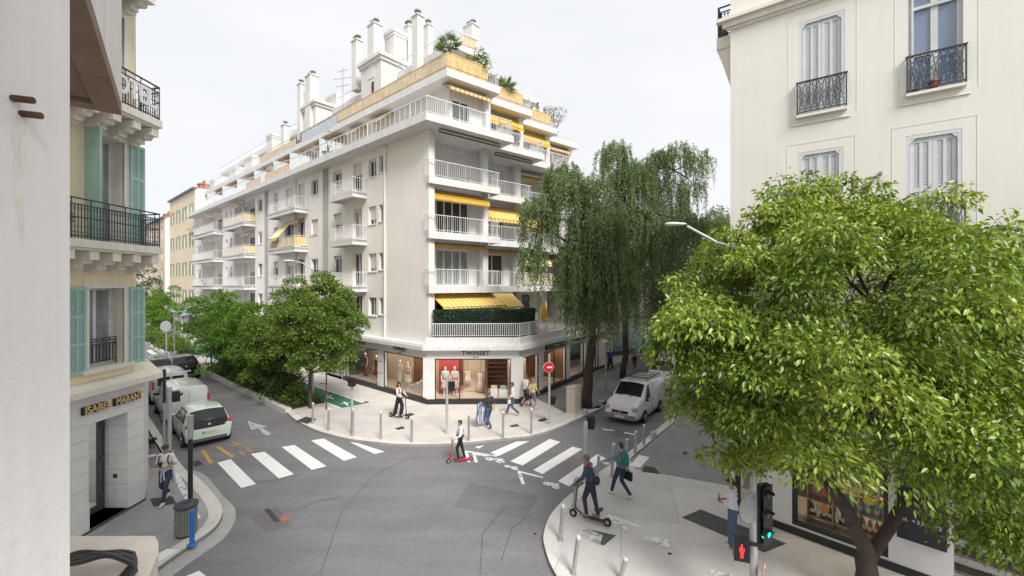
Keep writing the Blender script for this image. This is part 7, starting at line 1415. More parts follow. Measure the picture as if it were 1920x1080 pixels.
car('black_hatchback', 'black hatchback driving away up the left street', HATCH, G(349, 713)+D1*1.9, D1, paintm('black_car_paint', (0.012, 0.012, 0.014)), HS, (0.9, 0.15), None, plate='FA-667-KM', scale=1.08)
vf = G(1162, 796); car('white_van', 'white van with a roof rack facing the crossing on the right street', VAN, vf+DSR*2.16, -DSR, PW, VS1, (1.22, 0.5), None, 'van', None, 'van', 'BR-354-XN', rack=True, bumper=mat('pale_grey_bumper', (0.20, 0.205, 0.21), 0.55))
car('white_car', 'white people carrier parked behind the white van and partly hidden by leaves', VAN, G(1229, 734)+DSR*2.1, -DSR, PW, VS2, (1.22, 0.5), None, 'car', None, 'van', 'DT-209-HC', bumper=PW, scale=0.97)
# ------------------------------------------------------------------ people
def cap(mb, a, b, ra, rb, n=10, mi=0):                            # tapered limb with round ends
    a, b = Vector(a), Vector(b); L = (b-a).length
    if L < 1e-5: return
    pr = [(ra*math.sin(t), -ra*math.cos(t)) for t in (0.15, 0.6, 1.1)]+[(ra, 0), ((ra+rb)/2, L/2), (rb, L)]+[(rb*math.sin(t), L+rb*math.cos(t)) for t in (1.1, 0.6, 0.15)]
    mb.lathe(a, pr, n, mi, axis=(b-a))
BASE = dict(pel=(0, 0, .95), wai=(0, .005, 1.10), che=(0, .0, 1.29), nec=(0, .0, 1.46), hea=(0, .025, 1.625),
            shR=(.175, -.005, 1.42), elR=(.225, -.03, 1.14), wrR=(.235, .05, .90), shL=(-.175, -.005, 1.42), elL=(-.225, -.03, 1.14), wrL=(-.235, .05, .90),
            hiR=(.09, 0, .92), knR=(.095, .02, .50), anR=(.095, -.02, .085), toR=(.11, .15, .03), hiL=(-.09, 0, .92), knL=(-.095, .02, .50), anL=(-.095, -.02, .085), toL=(-.11, .15, .03))
WALK = dict(knR=(.095, .18, .52), anR=(.09, .30, .095), toR=(.10, .47, .06), knL=(-.09, .05, .49), anL=(-.09, -.30, .15), toL=(-.10, -.17, .035), elR=(.22, -.12, 1.15), wrR=(.22, -.10, .90), elL=(-.22, .06, 1.15), wrL=(-.21, .22, .96))
WALK2 = {k[:-1]+('L' if k[-1] == 'R' else 'R'): (-v[0], v[1], v[2]) for k, v in WALK.items()}
RIDE = dict(elR=(.26, .10, 1.17), wrR=(.20, .33, 1.04), elL=(-.26, .10, 1.17), wrL=(-.20, .33, 1.04), knR=(.08, -.10, .50), anR=(.07, -.20, .085), toR=(.09, -.04, .03), knL=(-.06, .16, .52), anL=(-.05, .10, .085), toL=(-.05, .27, .03))
SKIN = mat('skin', (0.50, 0.31, 0.225), 0.55, 0.06, 12, objc=True); SKIN2 = mat('tanned_skin', (0.38, 0.21, 0.14), 0.55, 0.06, 12, objc=True)
HAIRK = mat('black_hair', (0.012, 0.009, 0.008), 0.5, 0.3, 40, objc=True); HAIRB = mat('brown_hair', (0.055, 0.030, 0.018), 0.55, 0.3, 40, objc=True); HAIRG = mat('grey_brown_hair', (0.14, 0.11, 0.09), 0.6, 0.3, 40, objc=True)
EYE = mat('eye_dark', (0.02, 0.015, 0.012), 0.2); LIP = mat('lip', (0.33, 0.13, 0.11), 0.5)
def cloth(n, c, var=0.14, rough=0.85): return mat(n, c, rough, var, 14, objc=True, bump=0.25, bscale=25)
JEAN = cloth('blue_denim', (0.055, 0.085, 0.15), 0.3); NAVY = cloth('navy_cloth', (0.022, 0.028, 0.045), 0.2); BLK = cloth('black_cloth', (0.012, 0.012, 0.014), 0.25); WHT = cloth('white_cotton', (0.70, 0.70, 0.71), 0.06); GREYB = cloth('grey_blue_cloth', (0.16, 0.20, 0.27), 0.15)
SHOEW = mat('white_shoe', (0.66, 0.65, 0.63), 0.6); SHOEK = mat('dark_shoe', (0.03, 0.026, 0.025), 0.5)
def hand(mb, wr, el, palm_in, curl, sz=1.0):                       # palm, four bent fingers and a thumb leaving the side of the palm
    wr, el = Vector(wr), Vector(el); d = (wr-el).normalized(); pi_ = Vector(palm_in); pi_ = (pi_-d*pi_.dot(d)).normalized(); s = d.cross(pi_)
    c = wr+d*0.05*sz; cap(mb, wr, wr+d*0.075*sz, 0.024*sz, 0.030*sz, 8)
    cap(mb, wr+d*0.03*sz+s*0.018*sz, wr+d*0.08*sz+s*0.024*sz, 0.016*sz, 0.015*sz, 8); cap(mb, wr+d*0.03*sz-s*0.018*sz, wr+d*0.08*sz-s*0.024*sz, 0.016*sz, 0.015*sz, 8)
    for j, L in enumerate((0.068, 0.078, 0.072, 0.056)):
        b = wr+d*0.088*sz+s*(j-1.5)*0.0215*sz; d1 = (d*math.cos(curl)+pi_*math.sin(curl)); d2 = (d*math.cos(curl*2.1)+pi_*math.sin(curl*2.1)); m = b+d1*L*0.5*sz; cap(mb, b-d*0.01, m, 0.0105*sz, 0.0098*sz, 7); cap(mb, m, m+d2*L*0.5*sz, 0.0098*sz, 0.0085*sz, 7)
    th = wr+d*0.035*sz-s*0.03*sz; cap(mb, th, th+(d*0.6-s*0.55+pi_*0.4).normalized()*0.035*sz, 0.0125*sz, 0.0115*sz, 7); q = th+(d*0.6-s*0.55+pi_*0.4).normalized()*0.035*sz; cap(mb, q, q+(d*0.8+pi_*0.5).normalized()*0.03*sz, 0.0115*sz, 0.009*sz, 7)
def rmesh(mb, vox, name, m, parent, sm=3, fac=0.5):
    me = evaluated(mb, [('REMESH', dict(mode='VOXEL', voxel_size=vox)), ('SMOOTH', dict(iterations=sm, factor=fac))], [m], name); o = bpy.data.objects.new(name, me); COL.objects.link(o); o.parent = parent; return o
def figure(t, J, skin, top, bottom, hair, shoes, sleeve=1.0, legs='long', look=0.0, nod=0.0, female=False, curl=0.5, palm={}, fat=1.0, hairm=HAIRB, top_len=0.0, headonly=False, neckline=True, face=True, vox=0.0115):
    P = {k: Vector(v) for k, v in J.items()}; mb = MB(); sw = 0.92 if female else 1.0; f = fat
    hd = P['hea']; Rm = Matrix.Rotation(look, 3, 'Z') @ Matrix.Rotation(-nod, 3, 'X')
    def H(x, y, z): return hd+Rm @ Vector((x, y, z))
    def trunk(mb_, g, up=True):
        mid = (P['shR']+P['shL'])/2; ax = (P['shR']-P['shL']).normalized(); ry = Matrix.Rotation(math.atan2(ax.y, ax.x), 3, 'Z')
        mb_.ell(P['che'], .155*sw*f+g, .105*f+g, .19+g, 14, 10, 0, ry); mb_.ell(P['wai'], .130*sw*f+g, .092*f+g, .17+g, 14, 10, 0, ry); cap(mb_, P['shR']-ax*0.03, P['shL']+ax*0.03, .062+g, .062+g)
        if female: mb_.ell(P['che']+ry @ Vector((0, .075, -.02)), .12+g, .055+g, .07+g, 12, 8, 0, ry)
    def hips(mb_, g):
        ax = (P['hiR']-P['hiL']).normalized(); ry = Matrix.Rotation(math.atan2(ax.y, ax.x), 3, 'Z'); mb_.ell(P['pel'], .155*f+g, .112*f+g, .135+g, 14, 10, 0, ry)
    trunk(mb, 0); hips(mb, 0); cap(mb, P['nec']-Vector((0, 0, .04)), hd-Vector((0, .015, .06)), .056, .052)
    mb.ell(hd+Rm @ Vector((0, -.012, .02)), .074, .093, .105, 14, 12, 0, Rm); mb.ell(H(0, .012, -.055), .056, .068, .062, 12, 10, 0, Rm); cap(mb, H(0, .078, .012), H(0, .100, -.022), .010, .014, 8); cap(mb, H(0, .05, -.10), H(0, .062, -.098), .018, .018, 8)
    for s in (-1, 1): mb.ell(H(.076*s, -.012, -.005), .012, .020, .032, 8, 6, 0, Rm)
    for s in 'RL':
        cap(mb, P['sh'+s], P['el'+s], .050*f, .040); cap(mb, P['el'+s], P['wr'+s], .040, .027); hand(mb, P['wr'+s], P['el'+s], palm.get(s, (-0.9 if s == 'R' else 0.9, 0.3, 0)), curl)
        cap(mb, P['hi'+s], P['kn'+s], .082*f, .055); cap(mb, P['kn'+s], P['kn'+s].lerp(P['an'+s], 0.35), .053, .056); cap(mb, P['kn'+s].lerp(P['an'+s], 0.35), P['an'+s], .056, .036); cap(mb, P['an'+s]-UPZ*0.02, P['to'+s], .040, .030)
    rmesh(mb, vox, 'body', skin, t)
    if face:
        mb = MB()
        for s in (-1, 1): mb.ell(H(.031*s, .079, .012), .0115, .006, .0065, 8, 6, 0, Rm)
        mb.build('eyes', EYE, t, world=False); mb = MB()
        for s in (-1, 1): mb.ell(H(.032*s, .082, .034), .017, .006, .004, 8, 6, 0, Rm)
        mb.build('eyebrows', hairm, t, world=False); mb = MB(); mb.ell(H(0, .078, -.055), .021, .006, .006, 10, 6, 0, Rm); mb.build('mouth', LIP, t, world=False)
    if top:
        mb = MB(); trunk(mb, .016)
        cap(mb, P['wai']-UPZ*0.02, P['wai'].lerp(P['pel'], 0.55+top_len), .125*f, .145*f+0.0) if not top_len else None
        ax = Vector((1, 0, 0)); mb.ell(P['wai'].lerp(P['pel'], 0.6+top_len), .158*f, .118*f, .12, 14, 8)
        for s in 'RL':
            cap(mb, P['sh'+s], P['sh'+s].lerp(P['el'+s], min(1, sleeve*2)), .062*f, .056 if sleeve < 0.6 else .050)
            if sleeve > 0.5: cap(mb, P['el'+s], P['el'+s].lerp(P['wr'+s], (sleeve-0.5)*2), .050, .038)
        cap(mb, P['nec']-UPZ*0.06, P['nec']-UPZ*0.02, .066, .060); rmesh(mb, .015, 'top', top, t, 2)
    if bottom:
        mb = MB(); hips(mb, .014); k = {'long': 0, 'wide': .055, 'shorts': .018}[legs]
        for s in 'RL':
            cap(mb, P['hi'+s], P['kn'+s], .098*f, .070+k*0.6)
            if legs != 'shorts': cap(mb, P['kn'+s], P['an'+s]+UPZ*0.03, .068+k*0.6, .054+k)
        rmesh(mb, .016, 'trousers' if legs != 'shorts' else 'shorts', bottom, t, 2)
    if shoes:
        for s in 'RL':
            mb = MB(); a, b = P['an'+s], P['to'+s]; d = (b-a); cap(mb, a-UPZ*0.035-d*0.15, b, .047, .036); cap(mb, a-UPZ*0.03, a+UPZ*0.02, .047, .048); rmesh(mb, .012, 'shoe', shoes, t, 2)
    if hair:
        mb = MB(); mb.ell(H(0, -.030, .045), .083, .090, .092, 14, 10, 0, Rm); mb.ell(H(0, .02, .088), .068, .070, .038, 12, 8, 0, Rm)
        if hair == 'short': mb.ell(H(0, -.055, -.01), .070, .055, .075, 12, 8, 0, Rm)
        if hair in ('long', 'curly'):
            r = random.Random(4)
            for k in range(26 if hair == 'curly' else 14):
                a = r.uniform(math.pi*0.95, math.pi*2.05); z0 = r.uniform(-.02, .08); e = 1.35 if hair == 'curly' else 1.05
                cap(mb, H(.075*math.cos(a), .075*math.sin(a)-.01, z0), H(.085*e*math.cos(a), .085*e*math.sin(a)-.03, z0-.17), .034, .028, 8)
        if hair == 'bun': mb.ell(H(0, -.06, -.01), .066, .05, .07, 12, 8, 0, Rm); mb.ell(H(0, -.055, .155), .045, .045, .042, 10, 8, 0, Rm)
        if hair == 'mop':
            r = random.Random(9)
            for k in range(22): a = r.uniform(0, 6.28); mb.ell(H(.07*math.cos(a), .07*math.sin(a)-.01, .06+r.uniform(-.02, .05)), .032, .032, .028, 8, 6)
            mb.ell(H(0, -.055, -.005), .070, .052, .06, 12, 8, 0, Rm)
        rmesh(mb, .013, 'hair', hairm, t, 2)
def person(label, loc, head, ht, pose, **k):
    J = dict(BASE); J.update(pose); t = thing('person', label, 'person', loc, math.atan2(-head[0], head[1])); t.scale = (ht/1.75,)*3; figure(t, J, **k); return t
def lp(t, v):                                                       # a point of the figure in the world
    return Matrix.Translation(t.location) @ Matrix.Rotation(t.rotation_euler[2], 4, 'Z') @ Matrix.Diagonal((*t.scale, 1)) @ Vector(v)
def item(name, label, cat, t, mb, m, parts=()):                     # something carried: its own top-level object in the figure's frame
    o = bpy.data.objects.new(name, None); COL.objects.link(o); o.location = t.location; o.rotation_euler = t.rotation_euler; o.scale = t.scale; tag(o, label, cat); ORI[o.name] = Vector()
    mb.build(parts[0] if parts else 'body', m, o, world=False); return o
def backpack(label, t, m, sz=1.0, strap=True):
    mb = MB(); mb.ell((0, -.185, 1.26), .15*sz, .085*sz, .23*sz, 14, 10); mb.ell((0, -.235, 1.18), .11*sz, .06*sz, .12*sz, 12, 8); o = item('backpack', label, 'backpack', t, mb, m, ('sack',)); mb = MB()
    for s in (-1, 1): mb.tube([(.10*s, -.13, 1.42), (.125*s, -.02, 1.50), (.12*s, .12, 1.40), (.13*s, .135, 1.25), (.15*s, .02, 1.10), (.12*s, -.12, 1.08)], .018, 6)
    mb.build('straps', m, o, world=False); return o
def kick(label, loc, head, m, bar=1.02, fwd=.36, L=.95, wr=.09, cat='scooter'):
    t = thing('kick_scooter', label, cat, loc, math.atan2(-head[0], head[1])); b = wr
    mb = MB(); mb.box((-.065, -L*.42, b-.02), (.13, 0, 0), (0, L*.62, 0), (0, 0, .035)); mb.tube([(0, L*.18, b), (0, fwd+.05, b+.16)], .026, 8); mb.build('deck', m, t, world=False)
    mb = MB(); mb.tube([(0, fwd+.09, b+.03), (0, fwd+.05, b+.20), (0, fwd-.02, bar)], .02, 8); mb.build('stem', m, t, world=False); mb = MB(); mb.tube([(-.24, fwd-.02, bar), (.24, fwd-.02, bar)], .016, 8); mb.tube([(-.25, fwd-.02, bar), (-.13, fwd-.02, bar)], .022, 8); mb.tube([(.25, fwd-.02, bar), (.13, fwd-.02, bar)], .022, 8); mb.build('handlebar', M_black, t, world=False)
    for y in (fwd+.12, -L*.48):
        mb = MB(); mb.lathe((-.022, y, b), [(b*.62, 0), (b, .006), (b, .038), (b*.62, .044)], 18, axis=(1, 0, 0)); w_ = mb.build('wheel', M_tyre, t, world=False); mb = MB(); mb.lathe((-.026, y, b), [(b*.5, 0), (b*.5, .052)], 12, axis=(1, 0, 0)); mb.build('rim', M_grey, w_, world=False)
    mb = MB(); mb.tube([(0, -L*.36, b+.02), (0, -L*.46, b+b*.9), (0, -L*.54, b+b*1.05)], .02, 6); mb.build('mudguard', m, t, world=False); return t
def up(v, dz): return (v[0], v[1], v[2]+dz)
# 1 left pavement walker
h1p = (0.18, -1)
p = person('person in white tee and dark jeans on the left corner, shirt tied at waist', G(311, 940, PAV), h1p, 1.76, {**WALK2, 'elR': (.25, -.02, 1.15), 'wrR': (.12, .21, 1.17), 'elL': (-.25, -.02, 1.15), 'wrL': (-.10, .20, 1.13)}, skin=SKIN2, top=WHT, bottom=cloth('dark_denim', (0.03, 0.042, 0.075), 0.25), hair='mop', shoes=SHOEW, sleeve=0.42, hairm=HAIRB, nod=0.25, curl=0.6, palm={'R': (-.3, .3, 1), 'L': (.3, .3, 1)})
backpack('black backpack on the person walking on the left corner', p, BLK, 0.95)
mb = MB(); mb.box((-.03, .26, 1.15), (.07, 0, 0), (0, .012, .008), (0, -.05, .14)); item('mobile_phone', 'small phone held at the chest by the person on the left corner', 'phone', p, mb, M_black, ('case',))
mb = MB(); mb.tube([(.165*math.cos(a), .125*math.sin(a), 1.02+.01*math.sin(3*a)) for a in np.linspace(0, 6.283, 21)], .028, 8); r = random.Random(2)
for k in range(11): a = math.pi+0.2+(math.pi-0.4)*k/10; mb.tube([(.17*math.cos(a), .13*math.sin(a), 1.0), (.21*math.cos(a), .19*math.sin(a), .75), (.20*math.cos(a), .17*math.sin(a), .56+r.uniform(-.04, .04))], [.030, .036, .02], 6)
mb.tube([(-.02, .14, 1.0), (-.03, .17, .85), (-.05, .16, .70)], .025, 6); mb.tube([(.03, .14, 1.0), (.05, .17, .85), (.04, .16, .66)], .022, 6); item('tied_shirt', 'pale blue shirt tied around the waist of the person on the left corner', 'shirt', p, mb, cloth('pale_blue_shirt', (0.45, 0.48, 0.58), 0.1), ('cloth',))
# 2 woman on the electric scooter
hs = (0.92, -0.38); l2 = G(748, 784, PAV); kick('black electric scooter under the woman with curly hair on the plaza', l2, hs, M_black, 1.12, .40, 1.05, .11)
p = person('woman with curly black hair and wide black trousers on an electric scooter', l2+UPZ*.13, hs, 1.68, {**RIDE, 'wrR': (.17, .36, 1.05), 'wrL': (-.17, .36, 1.05)}, skin=SKIN2, top=cloth('pale_pink_top', (0.60, 0.50, 0.48), 0.1), bottom=BLK, hair='curly', shoes=SHOEW, sleeve=0.95, legs='wide', female=True, hairm=HAIRK, look=-0.5, curl=0.9)
backpack('small black backpack on the woman riding the electric scooter', p, BLK, 0.75)
# 3 child on the red scooter
hc3 = (-0.92, -0.30); l3 = G(863, 866, 0); kick('red kick scooter ridden by a child across the road', l3, hc3, mat('red_scooter_paint', (0.50, 0.02, 0.05), 0.35), .88, .33, .85, .085)
p = person('child in a white top and black trousers riding a red scooter in the road', l3+UPZ*.11, hc3, 1.50, {**RIDE, 'wrR': (.17, .33, .96), 'wrL': (-.17, .33, .96), 'elR': (.28, .06, 1.13), 'elL': (-.28, .06, 1.13)}, skin=SKIN, top=WHT, bottom=BLK, hair='short', shoes=SHOEK, sleeve=0.9, hairm=HAIRB, look=-0.3, curl=0.9)
mb = MB(); mb.tube([(.17*math.cos(a), .125*math.sin(a), 1.06) for a in np.linspace(0, 6.283, 21)], .045, 8); mb.box((-.13, -.135, 1.27), (.26, 0, 0), (0, .02, 0), (0, 0, .05)); item('tied_jacket', 'dark jacket tied around the waist of the child on the red scooter', 'jacket', p, mb, BLK, ('cloth',))
# 4 man with garment bag
h4 = (-0.55, 0.83); l4 = G(917, 802, PAV)
p = person('man in a dark tee and jeans walking away, carrying garments over his arm', l4, h4, 1.72, {**WALK, 'elL': (-.28, .02, 1.15), 'wrL': (-.30, .24, 1.16)}, skin=SKIN, top=cloth('charcoal_tee', (0.03, 0.03, 0.033), 0.2), bottom=JEAN, hair='short', shoes=SHOEK, sleeve=0.45, hairm=HAIRG, fat=1.08)
mb = MB(); r = random.Random(3)
for k in range(15): x = -.52+.034*k; mb.tube([(x, .22+r.uniform(-.03, .03), 1.17), (x-.05+r.uniform(-.02, .02), .10+r.uniform(-.04, .04), .85), (x-.03, .20+r.uniform(-.08, .05), .42), (x+.02, .22+r.uniform(-.06, .04), .22)], [.035, .045, .05, .025], 7, k % 3 if k % 3 < 2 else 0)
item('garment_bag', 'blue and white garments over the arm of the man in the dark tee', 'garment bag', p, mb, [cloth('slate_blue_garment', (0.10, 0.14, 0.23), 0.3), cloth('white_garment', (0.55, 0.57, 0.62), 0.15)], ('garments',))
# 5 white top and jeans
h5 = (-0.98, -0.05); p = person('person in a white long sleeved top and blue jeans walking left past the boutique', G(961, 779, PAV), h5, 1.70, {**WALK, 'elL': (-.24, -.02, 1.14), 'wrL': (-.20, .16, 1.0)}, skin=SKIN2, top=WHT, bottom=JEAN, hair='short', shoes=cloth('tan_shoe', (0.45, 0.30, 0.2)), sleeve=0.95, hairm=HAIRB, nod=0.2)
mb = MB(); mb.box((-.28, .10, .70), (.03, 0, 0), (0, .16, 0), (0, 0, .2)); mb.tube([(-.265, .12, .90), (-.25, .18, 1.0), (-.265, .24, .90)], .007, 5); item('paper_bag', 'small white paper bag in the hand of the person in jeans and white top', 'bag', p, mb, M_plate, ('bag_body',))
# 6, 7 couple
h6 = (0.75, 0.62)
person('man in a white tee and navy shorts strolling beside a companion in a yellow tee', G(986, 762, PAV), h6, 1.76, WALK, skin=SKIN2, top=WHT, bottom=NAVY, hair='short', shoes=SHOEK, sleeve=0.45, legs='shorts', hairm=HAIRG)
person('person in a pale yellow tee and grey shorts strolling beside the man in white', G(1000, 768, PAV), h6, 1.68, WALK2, skin=SKIN, top=cloth('pale_yellow_tee', (0.62, 0.55, 0.26), 0.1), bottom=GREYB, hair='long', shoes=SHOEW, sleeve=0.45, legs='shorts', female=True, hairm=mat('fair_hair', (0.30, 0.20, 0.11), 0.55, 0.25, 40, objc=True))
# 8, 9 far pedestrians on the right street
person('far man in a blue shirt and black trousers walking on the right street pavement', G(1144, 695, PAV), (0.5, 0.85), 1.74, WALK, skin=SKIN, top=cloth('royal_blue_shirt', (0.04, 0.06, 0.18), 0.15), bottom=BLK, hair='short', shoes=SHOEK, sleeve=0.9, hairm=HAIRB, vox=.016)
p = person('far woman in a patterned top and black trousers walking towards the crossing', G(1190, 690, PAV), (-0.4, -0.9), 1.68, WALK2, skin=SKIN, top=cloth('pink_pattern_top', (0.36, 0.24, 0.21), 0.4), bottom=BLK, hair='long', shoes=SHOEK, sleeve=0.9, female=True, hairm=HAIRK, vox=.016)
mb = MB(); mb.ell((.27, .0, .95), .05, .13, .12, 10, 8); mb.tube([(.25, -.06, 1.05), (.2, 0, 1.3), (.25, .06, 1.05)], .01, 5); item('handbag', 'dark handbag at the side of the far woman in the patterned top', 'bag', p, mb, BLK, ('bag_body',))
# 10 person with teal backpack
h10 = (-0.55, 0.83); p = person('person with a teal backpack and grey shirt, left arm stretched out', G(1164, 932, PAV), h10, 1.74, {**WALK2, 'elL': (-.36, .12, 1.24), 'wrL': (-.52, .30, 1.15), 'elR': (.23, -.06, 1.14), 'wrR': (.25, -.06, .90)}, skin=SKIN, top=GREYB, bottom=cloth('navy_jean', (0.03, 0.042, 0.085), 0.25), hair='short', shoes=SHOEW, sleeve=0.95, hairm=HAIRB)
backpack('teal green backpack on the person crossing towards the right kerb', p, cloth('teal_nylon', (0.02, 0.17, 0.15), 0.2), 1.0)
mb = MB(); mb.box((.20, -.22, .52), (.10, 0, 0), (0, .34, 0), (0, 0, .26)); mb.tube([(.25, -.16, .78), (.25, -.06, .90), (.25, .06, .78)], .012, 6); item('black_bag', 'black bag hanging from the right hand of the person with the teal backpack', 'bag', p, mb, BLK, ('bag_body',))
mb = MB(); mb.ell((-.44, .22, 1.12), .10, .16, .05, 12, 8); item('white_jacket', 'white folded jacket over the outstretched arm of the person with the teal backpack', 'jacket', p, mb, WHT, ('cloth',))
# 11 man on the black scooter
h11 = (-0.86, 0.50); l11 = G(1107, 978, PAV); kick('black kick scooter with large wheels under the man in the navy hoodie', l11, h11, mat('dark_scooter', (0.05, 0.045, 0.048), 0.4), 1.03, .40, 1.02, .115)
p = person('man in a navy hoodie with an orange collar riding a black scooter onto the kerb', l11+UPZ*.13, h11, 1.76, {**RIDE, 'che': (0, .05, 1.28), 'nec': (0, .09, 1.44), 'hea': (0, .13, 1.60), 'shR': (.175, .06, 1.41), 'shL': (-.175, .06, 1.41), 'elR': (.25, .14, 1.15), 'elL': (-.25, .14, 1.15), 'wrR': (.19, .36, .96), 'wrL': (-.19, .36, .96)}, skin=SKIN2, top=cloth('slate_navy_hoodie', (0.045, 0.065, 0.10), 0.2), bottom=NAVY, hair='short', shoes=cloth('pinkish_shoe', (0.25, 0.15, 0.15)), sleeve=0.95, hairm=HAIRG, fat=1.08, curl=0.9, top_len=0.5)
mb = MB(); mb.tube([(.085*math.cos(a), .07+.085*math.sin(a), 1.455+.015*math.sin(a)) for a in np.linspace(0, 6.283, 17)], .030, 8); item('orange_collar', 'bright orange hood lining around the neck of the scooter rider', 'hood', p, mb, cloth('orange_lining', (0.70, 0.10, 0.03), 0.1), ('cloth',))
mb = MB(); mb.ell((.10, -.15, 1.02), .17, .09, .13, 14, 10, 0, Matrix.Rotation(0.5, 3, 'Y')); mb.tube([(.12, -.12, 1.1), (0, -.09, 1.25), (-.14, .02, 1.46), (-.08, .17, 1.35), (.14, .14, 1.08)], .018, 6); item('messenger_bag', 'dark green messenger bag on the back of the scooter rider', 'bag', p, mb, cloth('dark_olive_canvas', (0.03, 0.034, 0.03), 0.25), ('bag_body',))
# 12 woman with hair bun
h12 = (-0.80, 0.60); p = person('woman with hair bun, white blouse and wide blue jeans looking at her phone', G(1374, 1024, PAV), h12, 1.74, {'elR': (.24, .04, 1.15), 'wrR': (.08, .24, 1.12), 'elL': (-.25, .02, 1.14), 'wrL': (-.10, .24, 1.10), 'hea': (0, .05, 1.61)}, skin=SKIN2, top=cloth('white_blouse', (0.62, 0.65, 0.70), 0.07), bottom=cloth('wide_blue_jeans', (0.07, 0.11, 0.19), 0.3), hair='bun', shoes=SHOEW, sleeve=0.85, legs='wide', female=True, hairm=HAIRK, nod=0.45, curl=0.6, palm={'R': (-.3, .3, 1), 'L': (.3, .3, 1)})
mb = MB(); mb.box((-.045, .31, 1.12), (.075, 0, 0), (0, .01, .01), (0, .02, .15)); item('mobile_phone', 'dark phone held in front of the woman with the hair bun', 'phone', p, mb, M_black, ('case',))
mb = MB(); mb.tube([(-.15, .02, 1.47), (-.06, -.13, 1.35), (.10, -.14, 1.12), (.19, -.03, .99)], .010, 6); mb.ell((.22, .02, .95), .035, .10, .075, 10, 8); item('shoulder_bag', 'small dark bag on a strap across the back of the woman with the hair bun', 'bag', p, mb, BLK, ('bag_body',))
# motor scooter with rider far up the left street
ml = G(263, 652, 0); MS = thing('motor_scooter', 'small dark motor scooter with a red tail lamp far up the left street', 'motor scooter', ml, math.atan2(-D1.x, D1.y)); mb = MB(); mb.ell((0, -.35, .62), .17, .45, .2, 12, 8); mb.box((-.15, -.2, .28), (.3, 0, 0), (0, .7, 0), (0, 0, .1)); mb.box((-.2, .5, .35), (.4, 0, 0), (0, .08, 0), (0, 0, .65)); mb.build('body', M_black, MS, world=False); mb = MB(); mb.box((-.1, -.83, .66), (.2, 0, 0), (0, .05, 0), (0, 0, .1)); mb.build('tail_lamp', M_tail, MS, world=False)
for y in (-.6, .65): mb = MB(); mb.lathe((-.06, y, .25), [(.15, 0), (.25, .02), (.25, .1), (.15, .12)], 16, axis=(1, 0, 0)); mb.build('wheel', M_tyre, MS, world=False)
mb = MB(); mb.tube([(-.35, .42, 1.05), (.35, .42, 1.05)], .02, 6); mb.tube([(0, .42, 1.05), (0, .62, .4)], .03, 6); mb.build('handlebar', M_black, MS, world=False)
p = person('rider in dark clothes and a pale helmet on the far motor scooter', ml+UPZ*(-.1), (D1.x, D1.y), 1.72, {'knR': (.14, .30, .80), 'anR': (.14, .28, .42), 'toR': (.14, .45, .40), 'knL': (-.14, .30, .80), 'anL': (-.14, .28, .42), 'toL': (-.14, .45, .40), 'elR': (.28, .14, 1.2), 'wrR': (.27, .36, 1.15), 'elL': (-.28, .14, 1.2), 'wrL': (-.27, .36, 1.15), 'pel': (0, -.12, .88), 'wai': (0, -.09, 1.06), 'hiR': (.1, -.1, .86), 'hiL': (-.1, -.1, .86)}, skin=SKIN, top=BLK, bottom=NAVY, hair=None, shoes=SHOEK, sleeve=1.0, vox=.02)
mb = MB(); mb.ell((0, .0, 1.66), .125, .145, .13, 14, 10); mb.ell((0, .09, 1.62), .10, .07, .06, 10, 8, 1); item('helmet', 'pale round helmet on the far motor scooter rider', 'helmet', p, mb, [M_frame, M_black], ('shell',))
# small dark dog at the shop corner
dl = G(281, 838, PAV); dh = Vector((0.75, -0.25, 0)); DG_ = thing('dog', 'small dark dog just stepping out from behind the stone shop corner', 'dog', dl, math.atan2(-dh.x, dh.y)); mb = MB()
cap(mb, (0, -.22, .23), (0, .10, .25), .075, .095, 12); cap(mb, (0, -.02, .22), (0, .14, .24), .09, .10, 12); cap(mb, (0, .15, .28), (0, .26, .36), .065, .05); mb.ell((0, .31, .39), .052, .07, .052, 12, 8); cap(mb, (0, .35, .38), (0, .43, .355), .035, .022); cap(mb, (0, -.27, .26), (0, -.42, .34), .022, .010, 7)
for s in (-1, 1):
    cap(mb, (.055*s, .14, .22), (.06*s, .13, .11), .038, .024, 8); cap(mb, (.06*s, .13, .11), (.06*s, .14, .02), .022, .018, 8); cap(mb, (.06*s, .14, .02), (.06*s, .17, .016), .018, .015, 7)
    cap(mb, (.06*s, -.22, .22), (.065*s, -.17, .14), .05, .032, 8); cap(mb, (.065*s, -.17, .14), (.065*s, -.27, .09), .026, .018, 8); cap(mb, (.065*s, -.27, .09), (.065*s, -.25, .02), .018, .016, 8); cap(mb, (.065*s, -.25, .02), (.065*s, -.21, .016), .018, .015, 7); mb.ell((.045*s, .28, .385), .012, .03, .05, 8, 6)
rmesh(mb, .01, 'body', mat('dark_fur', (0.018, 0.014, 0.012), 0.8, 0.3, 30, objc=True), DG_)
